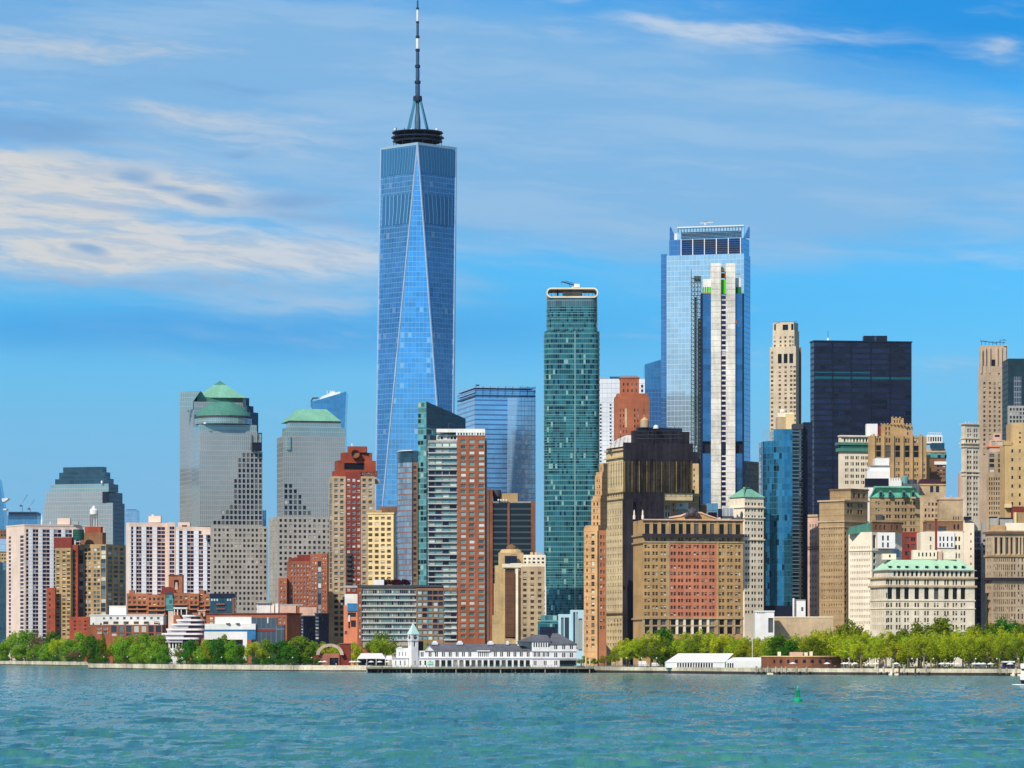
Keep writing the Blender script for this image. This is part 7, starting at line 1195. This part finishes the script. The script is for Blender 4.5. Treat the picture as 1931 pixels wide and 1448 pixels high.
for px, y, w, k, lf, off, lab in (
    (3, 1214, 30, 'round', 'fresh', 30, 'small bright green tree at the far left edge of the promenade'), (22, 1192, 34, 'round', 'fresh', 60, None), (48, 1188, 44, 'round', 'fresh', 60, None), (40, 1214, 36, 'round', 'fresh', 25, None), (72, 1190, 34, 'airy', 'bare', 80, 'brownish budding tree between green ones near the left edge'), (68, 1216, 34, 'round', 'fresh', 20, None), (98, 1190, 34, 'round', 'deep', 70, None), (92, 1214, 36, 'round', 'fresh', 20, None), (110, 1200, 38, 'airy', 'spring', 45, 'loose yellow-green tree below the tan and red brick tower'), (128, 1206, 34, 'round', 'fresh', 25, None), (146, 1193, 44, 'round', 'fresh', 70, None), (140, 1222, 30, 'airy', 'bare', 15, 'low brownish tree at the water by the seawall corner'), (172, 1197, 34, 'round', 'deep', 35, 'dark green broad tree behind the seawall corner'), (194, 1196, 26, 'cone', 'olive', 30, 'dark olive pointed tree right of the seawall corner'), (186, 1206, 22, 'cone', 'deep', 24, 'slim dark green pointed tree at the seawall corner'), (214, 1206, 26, 'airy', 'spring', 60, 'yellowish loose tree peeping behind the pointed olive tree'),
    (226, 1200, 38, 'round', 'fresh', 45, None), (250, 1197, 42, 'round', 'fresh', 55, None), (276, 1194, 44, 'round', 'fresh', 50, None), (300, 1196, 42, 'round', 'fresh', 45, None), (238, 1214, 36, 'round', 'fresh', 22, None), (264, 1212, 38, 'round', 'fresh', 24, None), (290, 1213, 38, 'round', 'fresh', 22, None), (308, 1216, 30, 'round', 'fresh', 20, None),
    (338, 1213, 28, 'airy', 'olive', 35, 'thin olive tree right of the gap before the banded white building'), (362, 1206, 36, 'round', 'deep', 40, 'dark green tree below the wedding cake balconies'), (386, 1208, 40, 'round', 'fresh', 45, None), (390, 1217, 20, 'cone', 'spring', 18, 'small yellow-green pointed tree before the white museum'), (412, 1203, 40, 'round', 'deep', 40, 'dark leafy tree in front of the white museum wall'), (425, 1197, 26, 'round', 'fresh', 50, 'upright bright tree crown poking up before the white museum'), (440, 1208, 40, 'round', 'fresh', 35, None), (455, 1216, 26, 'round', 'deep', 30, 'low dark tree under the museum corner leg'), (482, 1207, 40, 'airy', 'spring', 40, 'loose yellow-green tree below the blue museum corner'), (500, 1206, 32, 'round', 'fresh', 50, 'rounded tree before the grey glass museum wing'), (528, 1208, 52, 'round', 'deep', 28, 'big rounded dark green tree left of the brick pavilion'), (566, 1201, 56, 'round', 'fresh', 45, 'biggest rounded bright tree behind the pavilion wall'), (590, 1210, 36, 'round', 'fresh', 60, None), (545, 1216, 40, 'round', 'deep', 22, 'dark low tree before the biggest rounded bright tree'), (612, 1210, 44, 'airy', 'spring', 80, 'yellow-green tree seen through the stone ring arch'), (632, 1212, 36, 'airy', 'spring', 90, 'yellow-green tree behind the right side of the ring arch'), (668, 1212, 28, 'round', 'spring', 90, 'yellowish bush of a tree right of the brick pavilion tower'),
    (728, 1190, 66, 'airy', 'olive', 110, 'wide bare-limbed olive tree left of the clock tower'), (716, 1200, 40, 'airy', 'spring', 100, 'loose spring tree behind the white marquee'), (812, 1204, 30, 'airy', 'spring', 120, 'yellow-green tree top peeping over the slate pier roof'), (700, 1214, 30, 'round', 'deep', 120, 'dark tree behind the small red brick hut')):
    tree(px, y - 1, w * 1.15, k, lf, off, lab or 'bright green round tree in the leafy row along the left promenade', G1 if not lab else None)
for i in range(26):                                                     # clipped shrubs along the left promenade
    px = 12 + i * 23.5; tree(px, 1240 + (i * 5) % 4, 22, 'round', 'deep', 14, 'dark clipped shrub under the trees along the left promenade', 'shrubs along the left promenade', 'shrub')
# right bank: loose yellow-green plane trees in rows, darker ones behind
for px, y, w, lf, off, lab in ((1252, 1182, 54, 'deep', 150, 'dark green tree before the left foot of the tan and salmon block'), (1476, 1197, 50, 'deep', 120, 'dark green tree left of the fort under the beige concrete block'), (1492, 1206, 40, 'deep', 80, 'bright dark-green tree right behind the round fort'), (1594, 1166, 54, 'olive', 150, 'tall olive tree below the broad tan stone block'), (1620, 1180, 40, 'olive', 140, 'olive tree beside the white building with green cornice'), (1732, 1170, 64, 'olive', 150, 'broad olive tree before the white mansard building, left one'), (1770, 1166, 60, 'olive', 160, 'broad olive tree before the white mansard building, right one'), (1700, 1186, 40, 'olive', 140, 'low olive tree under the arched white building'), (1838, 1178, 46, 'olive', 150, 'olive tree at the foot of the dark street gap'), (1866, 1176, 48, 'olive', 150, 'dark olive tree left below the columned block'), (1896, 1166, 60, 'deep', 150, 'deep green rounded tree below the columned block'), (1926, 1176, 44, 'olive', 150, 'olive tree cut by the right edge')):
    tree(px, y, w * 1.25, 'round', lf, off, lab, None)
tops = [(1180, 1214), (1215, 1202), (1260, 1200), (1310, 1197), (1360, 1196), (1420, 1200), (1480, 1207), (1530, 1194), (1580, 1190), (1640, 1194), (1700, 1193), (1760, 1192), (1820, 1190), (1880, 1190), (1940, 1188)]
def topat(px):
    for (a, ya), (b, yb) in zip(tops, tops[1:]):
        if a <= px <= b: return ya + (yb - ya) * (px - a) / (b - a)
    return tops[0][1]
rows_ = ((100, 1178, 1935, 23, -3, 60), (62, 1172, 1935, 26, 5, 58), (36, 1500, 1935, 28, 12, 52))
for off, a, b, st, drop, w in rows_:
    x = a + (off % 13)
    while x < b:
        if off == 36 and x < 1590: x += st; continue
        if 1245 < x < 1600: off_ = off + 75
        else: off_ = off
        nm = 'yellow-green plane tree of the %s row in the right waterfront park' % {100: 'back', 62: 'middle', 36: 'front'}[off]
        tree(x, topat(x) - 5 + drop + rt.uniform(-6, 7), w * rt.uniform(.85, 1.2), 'airy', 'spring' if rt.random() < .93 else 'olive', off_ + rt.uniform(-9, 9), nm, 'plane trees, %s row' % {100: 'back', 62: 'middle', 36: 'front'}[off]); x += st * rt.uniform(.8, 1.2)
for i, px in enumerate((1100, 1120, 1140, 1160)): tree(px, (1236, 1240, 1234, 1226)[i], 26, 'airy', 'olive', 40, 'thin low olive tree right of the pier house and left of the park', 'thin olive trees by the pier')
for i in range(7): tree(726 + i * 7.5, 1092 - (i % 3), 11, 'round', 'plum', 0, 'plum-red shrub on the roof of the low slab', 'plum-red roof shrubs', 'shrub')
for o in list(bpy.data.objects):
    if o.get('group') == 'plum-red roof shrubs':
        i = [q for q in bpy.data.objects if q.get('group') == 'plum-red roof shrubs'].index(o); D = 2136; z0 = PZ(1104, D); o.location = (PX(725 + i * 7.3, D), D, z0); s = 13 * D / F / 9.6; o.scale = (s, s, 13 * D / F / 10)
# ---------------------------------------------------------------- buoy, boat, piles, people and other small things
t = Bld('buoy', 'green harbour buoy with a slatted cage floating in the water', 'buoy', (1497, 1512), 769, 0); D = 769; gb = stone('buoy green', (0.02, 0.36, 0.16), .15, .4); cx, r = PX(1504.5, D), 7.6 * D / F
t.org = t.root.location = (cx, D, 0)
mb = MB(); mb.lathe(cx, D, [(r * .6, -.8), (r * .97, -.3), (r, .1), (r * .93, .42), (r * .5, .62), (.05, .62)], 18); t.part('float', mb, gb)
for k in range(4):
    a = k * math.tau / 4 + .5; mb = MB(); mb.tube((cx + r * .7 * math.cos(a), D + r * .7 * math.sin(a), .5), (cx + r * .36 * math.cos(a), D + r * .36 * math.sin(a), 2.2), .05, .05, 6); t.part('leg', mb, gb)
for k in range(4):
    a = k * math.tau / 4 + .5 + math.pi / 4; mb = MB(); mb.box(-.26, .26, -.02, .02, .72, 1.95); ca, sa = math.cos(a + 1.57), math.sin(a + 1.57); m2 = MB(); m2.add(mb, lambda p: (cx + r * .46 * math.cos(a) + p[0] * ca - p[1] * sa, D + r * .46 * math.sin(a) + p[0] * sa + p[1] * ca, p[2])); t.part('slat', m2, stone('buoy dark green', (.01, .16, .09), .15, .4))
mb = MB(); mb.lathe(cx, D, [(r * .42, 2.15), (r * .46, 2.25), (r * .46, 2.32), (r * .3, 2.34), (r * .3, 2.6), (r * .12, 2.68), (.05, 2.68)], 14); t.part('platform', mb, gb); mb = MB(); mb.lathe(cx, D, [(.14, 2.66), (.14, 2.9), (.05, 2.98)], 10); t.part('lantern', mb, stone('lantern green', (.1, .6, .3), .1, .2)); t.done()
t = Bld('ferry', 'white passenger boat with a dark hull, only its bow in view at the right edge', 'boat', (1923, 2060), 1150, 0); D = 1150
def hull(P, z0, z1, fl, mat, name):
    mb = MB(); mb.frustum([(x, y) for x, y in P], z0, [(x + (fl if i in (0,) else 0), y) for i, (x, y) in enumerate(P)], z1); t.part(name, mb, mat)
X = lambda p: PX(p, D)
t.org = t.root.location = (X(1940), D, 0)
bow = lambda p, q, w: [(X(p), D), (X(p + 14), D - w), (X(q), D - w), (X(q), D + w), (X(p + 14), D + w)]
hull(bow(1928, 2060, 3), -.5, PZ(1282, D), -.7, M['navy'], 'hull'); hull(bow(1924, 2060, 3.1), PZ(1282, D), PZ(1274, D), -.15, M['wht'], 'bulwark'); hull(bow(1925, 2050, 2.6), PZ(1274, D), PZ(1265, D), 0, M['wht'], 'main_deck'); hull(bow(1925, 2045, 2.7), PZ(1262.5, D), PZ(1260.5, D), 0, M['dgrey'], 'window_band'); hull(bow(1924.5, 2044, 2.8), PZ(1260.5, D), PZ(1251, D), 0, M['wht'], 'wheelhouse'); hull(bow(1927, 2044, 2.3), PZ(1265, D), PZ(1262.5, D), 0, M['dgrey'], 'side_windows')
mb = MB(); mb.tube((X(1930), D, PZ(1252, D)), (X(1930), D, PZ(1236, D)), .07, .05, 6); t.part('mast', mb, M['grey']); t.done()
wfm = bpy.data.materials.new('foam'); wfm.use_nodes = True; wfm.node_tree.nodes['Principled BSDF'].inputs['Base Color'].default_value = (.75, .82, .82, 1); wfm.node_tree.nodes['Principled BSDF'].inputs['Roughness'].default_value = .8
mb = MB(); rf = random.Random(3)
for i in range(90): 
    px = 1912 + rf.random() * 40; y = 1150 - 7 + rf.gauss(0, 2.2); x = PX(px, 1150); s = .25 + rf.random() * .5; mb.lathe(x, y, [(s * 1.6, -.05), (s, .10 + .1 * rf.random()), (.02, .16)], 6)
tag(link('bow_foam', mb.mesh('bow_foam', [wfm])), 'white foam churned up at the bow of the passenger boat', 'foam', None, 'stuff')
# mooring piles standing in the water along the right bank
pm = stone('weathered pile timber', (.40, .36, .29), .35); pdk = stone('wet pile timber', (.06, .05, .045), .4)
def pile(px, ytop, off, w=4.2, mat=None):
    D = shoreD(px) - off; r = w / 2 * D / F; x = PX(px, D); root = tag(link('mooring_pile', None, None, (x, D, 0)), 'thick grey timber mooring pile in the water before the right park wall', 'mooring pile', 'mooring piles of the right bank')
    for nm, z0, z1, rr, m in (('wet_foot', -2, .9, r * 1.05, pdk), ('shaft', .9, PZ(ytop, D), r, mat or pm)):
        mb = MB(); mb.tube((x, D, z0), (x + .1, D, z1), rr, rr * .9, 9); link(nm, mb.mesh(nm, [m], (x, D, 0)), root)
    return root
for px, y in ((1426, 1256), (1436, 1256), (1448, 1257), (1463, 1257), (1474, 1257), (1482, 1257), (1502, 1256.5), (1521, 1257), (1655, 1257), (1666, 1257), (1684, 1256), (1704.5, 1257.5), (1746, 1257.5), (1886, 1259), (1898, 1259), (1915.5, 1259)): pile(px, y, 4)
for px in (1695.5, 1726):
    o = pile(px, 1256, 4, 3.4, pdk); o['label'] = 'thin black mooring pile among the grey piles of the right bank'; o['group'] = 'black mooring piles'
crm = stone('cream pile paint', (.76, .64, .38), .12)
for px, y in ((1086, 1240), (1096, 1243), (1104.6, 1239), (1112, 1243)): o = pile(px, y, 6, 3.0, crm); o['label'] = 'tall cream-painted mooring pile at the right end of the pier house'; o['group'] = 'cream mooring piles'
for x0, n in ((1446, 3), (1676, 1), (1906, 2)):                              # floating docks
    D = shoreD(x0) - 3; t = Bld('floating_dock', {1446: 'pale floating dock among the left group of mooring piles', 1676: 'pale floating dock below the park, middle one', 1906: 'pale floating dock near the right edge beside the boat'}[x0], 'dock', (x0, x0 + 16 + 6 * n), D, 0); mb = MB(); mb.box(PX(x0, D), PX(x0 + 14 + 6 * n, D), D - 2.5, D + 1, -.2, .7); t.part('deck', mb, M['ivory']); mb = MB(); mb.box(PX(x0, D) + .6, PX(x0 + 6, D), D - 1, D, .702, 1.3); t.part('locker', mb, M['wht']); t.done()
# railings and lamps on the promenade
def promenade(x0, x1, label):
    root = tag(link('railing', None, None, (PX(x0, shoreD(x0)), shoreD(x0), GZ)), label, 'railing'); org = tuple(root.location); n = int((x1 - x0) / 9); P = [(PX(x0 + (x1 - x0) * i / n, shoreD(x0 + (x1 - x0) * i / n) + .4), shoreD(x0 + (x1 - x0) * i / n) + .4) for i in range(n + 1)]
    for x, y in P: mb = MB(); mb.box(x - .07, x + .07, y - .07, y + .07, GZ + .4, GZ + 1.5); link('post', mb.mesh('post', [M['dgrey']], org), root)
    for z in (.8, 1.15, 1.5):
        mb = MB()
        for a, b in zip(P, P[1:]): mb.tube((*a, GZ + z), (*b, GZ + z), .045, .045, 4)
        link('rail', mb.mesh('rail', [M['dgrey']], org), root)
promenade(-20, 160, 'dark railing on the far left seawall'); promenade(172, 590, 'dark railing along the left promenade right of the seawall corner'); promenade(1120, 1250, 'dark railing on the sea wall left of the white frame tent'); promenade(1530, 1940, 'dark railing on the sea wall below the plane trees')
def lamp(px, off, h, label, grp):
    D = shoreD(px) + off; x = PX(px, D); r = tag(link('lamp_post', None, None, (x, D, GZ)), label, 'lamp post', grp); mb = MB(); mb.tube((0, 0, 0), (0, 0, h), .09, .06, 6); link('pole', mb.mesh('pole', [M['dgrey']]), r); mb = MB(); mb.lathe(0, 0, [(.08, h), (.3, h + .25), (.32, h + .5), (.1, h + .75)], 10); link('globe', mb.mesh('globe', [M['wht']]), r); return r
l0 = None
for grp, lab, xs in (('lamp posts of the left promenade', 'slim dark lamp post with a white globe on the left promenade', (24, 62, 104, 150, 196, 240, 285, 330, 372, 418, 462, 508, 552, 588)), ('lamp posts of the right bank', 'slim dark lamp post with a white globe under the plane trees', (1182, 1210, 1238, 1600, 1640, 1680, 1720, 1760, 1800, 1840, 1880, 1920))):
    for px in xs:
        if l0 is None: l0 = o = lamp(px, 6, 4.2, lab, grp)
        else: o = copy_tree(l0); D = shoreD(px) + 6; o.location = (PX(px, D), D, GZ); o['label'] = lab; o['group'] = grp
# kiosks, parasols and vans under the trees of the right bank
def parasol(px, off, label, grp):
    D = shoreD(px) + off; r = tag(link('parasol', None, None, (PX(px, D), D, GZ)), label, 'parasol', grp); mb = MB(); mb.tube((0, 0, 0), (0, 0, 2.5), .05, .05, 5); link('pole', mb.mesh('pole', [M['grey']]), r); mb = MB(); mb.lathe(0, 0, [(1.6, 2.15), (1.62, 2.25), (.9, 2.65), (.05, 2.95)], 8); link('canopy', mb.mesh('canopy', [M['wht']]), r); return r
p0 = None
for grp, lab, off, xs in (('white parasols on the right bank', 'white parasol standing on the right bank under the plane trees', 12, (1495, 1560, 1592, 1598, 1612, 1640, 1652, 1690, 1776, 1788, 1798, 1806, 1838, 1846, 1854, 1868, 1905)), ('white parasols by the pavilion', 'white parasol on the terrace between pavilion and marquee', 14, (604, 612, 663, 669, 676, 700, 716, 731))):
    for px in xs:
        if p0 is None: p0 = o = parasol(px, off, lab, grp)
        else: o = copy_tree(p0); D = shoreD(px) + off; o.location = (PX(px, D), D, GZ); o['label'] = lab; o['group'] = grp
for px, w, lab in ((1214, 20, 'white box truck parked left of the white frame tent'), (1236, 14, 'white van parked close to the white frame tent')):
    D = shoreD(px) + 14; s = 1; t = Bld('van' if w < 18 else 'box_truck', lab, 'truck' if w > 18 else 'van', (px, px + 2), D, 0); X0, X1 = PX(px - w / 2, D), PX(px + w / 2, D); cab = X0 + (X1 - X0) * .72
    mb = MB(); mb.box(X0, cab, D, D + 2.2, GZ + .6, GZ + (3.1 if w > 18 else 2.3)); t.part('cargo_box', mb, M['wht']); mb = MB(); mb.prism([(cab, D + .1), (X1, D + .1), (X1, D + 2.1), (cab, D + 2.1)], GZ + .5, GZ + 1.3, 0, True, True); mb.frustum([(cab, D + .1), (X1 - .2, D + .1), (X1 - .2, D + 2.1), (cab, D + 2.1)], GZ + 1.3, [(cab, D + .2), (X1 - .8, D + .2), (X1 - .8, D + 2), (cab, D + 2)], GZ + 2.2); t.part('cab', mb, M['white']); mb = MB(); mb.box(cab + .3, X1 - .75, D + .06, D + .1, GZ + 1.35, GZ + 2.0); t.part('side_window', mb, M['navy'])
    for x in (X0 + .9, cab + .6):
        for y in (D + .05, D + 1.9): mb = MB(); mb.tube((x, y, GZ + .42), (x, y + .28, GZ + .42), .42, .42, 12); t.part('wheel', mb, M['navy'])
    t.done()
t = Bld('kiosk', 'dark kiosk with a flat white roof under the trees near the right edge', 'kiosk', (1894, 1912), shoreD(1900) + 22, 0, 5); t.box((1894, 1912), 1249, None, M['navy']); t.box((1892, 1914), 1246.5, 1249.2, M['wht'], dD=-.8, dep=6.6, name='roof'); t.done()
t = Bld('monument', 'pinkish stone monument block among the plane tree trunks', 'monument', (1650, 1668), shoreD(1655) + 40, 0, 4); t.box((1650, 1660), 1238, None, M['ivory']); t.box((1657, 1668), 1242, None, M['tpl'], dD=-1, name='plinth'); t.box((1649.5, 1660.5), 1236.8, 1238.2, M['tpl'], dD=-.3, dep=4.6, name='cap'); t.done()
# people: standing or walking figures of a few pixels
def person_mesh(stride, seed):
    rd = random.Random(seed); m = MB()
    def chain(P, R_, mi): 
        for a, b, r0, r1 in zip(P, P[1:], R_, R_[1:]): m.tube(a, b, r0, r1, 8, mi)
    for s in (-1, 1): 
        f = stride * s; chain([(.10 * s, f, .03), (.10 * s, f * .45 - .03, .48), (.09 * s, 0, .92)], [.055, .065, .095], 1); m.box(.10 * s - .05, .10 * s + .05, f - .16, f + .07, 0, .08, 3)
        chain([(.20 * s, 0, 1.42), (.25 * s, -.04 - f * .3, 1.14), (.23 * s, -.10 - f * .6, .88)], [.062, .05, .038], 0); m.tube((.23 * s, -.10 - f * .6, .88), (.23 * s, -.13 - f * .6, .78), .042, .03, 6, 2)
    R_ = [(0.155, .10, .88), (.165, .105, 1.0), (.15, .095, 1.12), (.185, .115, 1.32), (.20, .11, 1.43), (.10, .08, 1.50), (.055, .055, 1.53)]
    n = 10; rings = [[(rx * math.cos(k * math.tau / n), ry * math.sin(k * math.tau / n), z) for k in range(n)] for rx, ry, z in R_]
    for A, B in zip(rings, rings[1:]):
        for k in range(n): m.face([A[k], A[(k + 1) % n], B[(k + 1) % n], B[k]], 0)
    m.lathe(0, 0, [(.05, 1.50), (.05, 1.57)], 8, 2); m.lathe(0, -.01, [(.03, 1.55), (.07, 1.58), (.092, 1.66), (.09, 1.73), (.02, 1.76)], 10, 2); m.lathe(0, .012, [(.096, 1.67), (.102, 1.72), (.075, 1.78), (.01, 1.80)], 10, 3); m.tube((0, -.09, 1.67), (0, -.115, 1.655), .016, .012, 5, 2)
    return m
sk = stone('skin', (.45, .28, .20), .05); hr = stone('dark hair', (.03, .02, .015), .1); CL = {k: stone(k + ' cloth', c, .1) for k, c in dict(white=(.8, .8, .8), red=(.5, .03, .03), navy=(.02, .03, .10), black=(.015, .015, .018), blue=(.08, .2, .5), tan=(.45, .33, .2), pink=(.7, .3, .35), grey=(.25, .25, .27)).items()}
PM = {}
def person(px, off, top, leg, stride, rot, label):
    D = shoreD(px) + off; k = (top, leg, stride)
    if k not in PM: PM[k] = person_mesh(stride, len(PM)).mesh('person', [CL[top], CL[leg], sk, hr])
    o = link('person', PM[k], None, (PX(px, D), D, GZ)); o.rotation_euler = (0, 0, rot); tag(o, label, 'person', 'people along the waterfront')
places = [(120, 'walking on the far left promenade'), (176, 'standing at the seawall corner'), (208, 'walking right of the seawall corner'), (232, 'on the promenade under the bright green trees'), (262, 'at the railing under the bright green trees'), (296, 'below the long low white and brick building'), (318, 'in the gap before the banded white building'), (346, 'below the wedding cake balconies'), (404, 'before the white museum'), (420, 'before the museum lawn'), (436, 'on the promenade before the museum'), (470, 'near the museum corner leg'), (492, 'before the grey glass museum wing'), (520, 'before the big rounded dark tree'), (531, 'on the wide promenade'), (548, 'a little left of the pavilion'), (572, 'near the pavilion side wall'), (598, 'beside the brick pavilion'), (634, 'before the pavilion arch door'), (655, 'right of the pavilion tower'), (690, 'at the front of the white marquee'), (708, 'under the white marquee edge'), (1176, 'on the sea wall by the thin olive trees'), (1196, 'left of the white box truck'), (1246, 'beside the white van'), (1575, 'walking before the fort'), (1626, 'under the plane trees right of the fort'), (1672, 'by the stone monument'), (1715, 'under the plane trees, centre of the right bank'), (1764, 'below the white mansard building on the bank'), (1822, 'by the white parasols of the right bank'), (1860, 'below the columned block on the bank'), (1890, 'beside the dark kiosk')]
tops_ = ['white', 'red', 'navy', 'black', 'blue', 'tan', 'pink', 'grey']; rp = random.Random(4)
for i, (px, w) in enumerate(places):
    tp = tops_[(i * 3 + i // 8) % 8]; lg = ('navy', 'black', 'tan', 'grey')[i % 4]; person(px, 3.5 + rp.random() * 5, tp, lg, (0.0, .16, .24)[i % 3], rp.random() * 6.28, 'person in %s top and %s trousers %s' % (tp, lg, w))
# ---------------------------------------------------------------- thin air over the harbour
def haze():
    m = bpy.data.materials.new('haze'); m.use_nodes = True; t = m.node_tree; t.nodes.clear(); o = t.nodes.new('ShaderNodeOutputMaterial'); v = t.nodes.new('ShaderNodeVolumePrincipled')
    v.inputs['Color'].default_value = (0.72, 0.84, 1.0, 1); v.inputs['Density'].default_value = 0.000008; t.links.new(v.outputs[0], o.inputs['Volume'])
    mb = MB(); mb.box(-9800, 9800, -2500, 10400, -4, 620); tag(link('haze', mb.mesh('haze', [m])), kind='stuff')
haze()
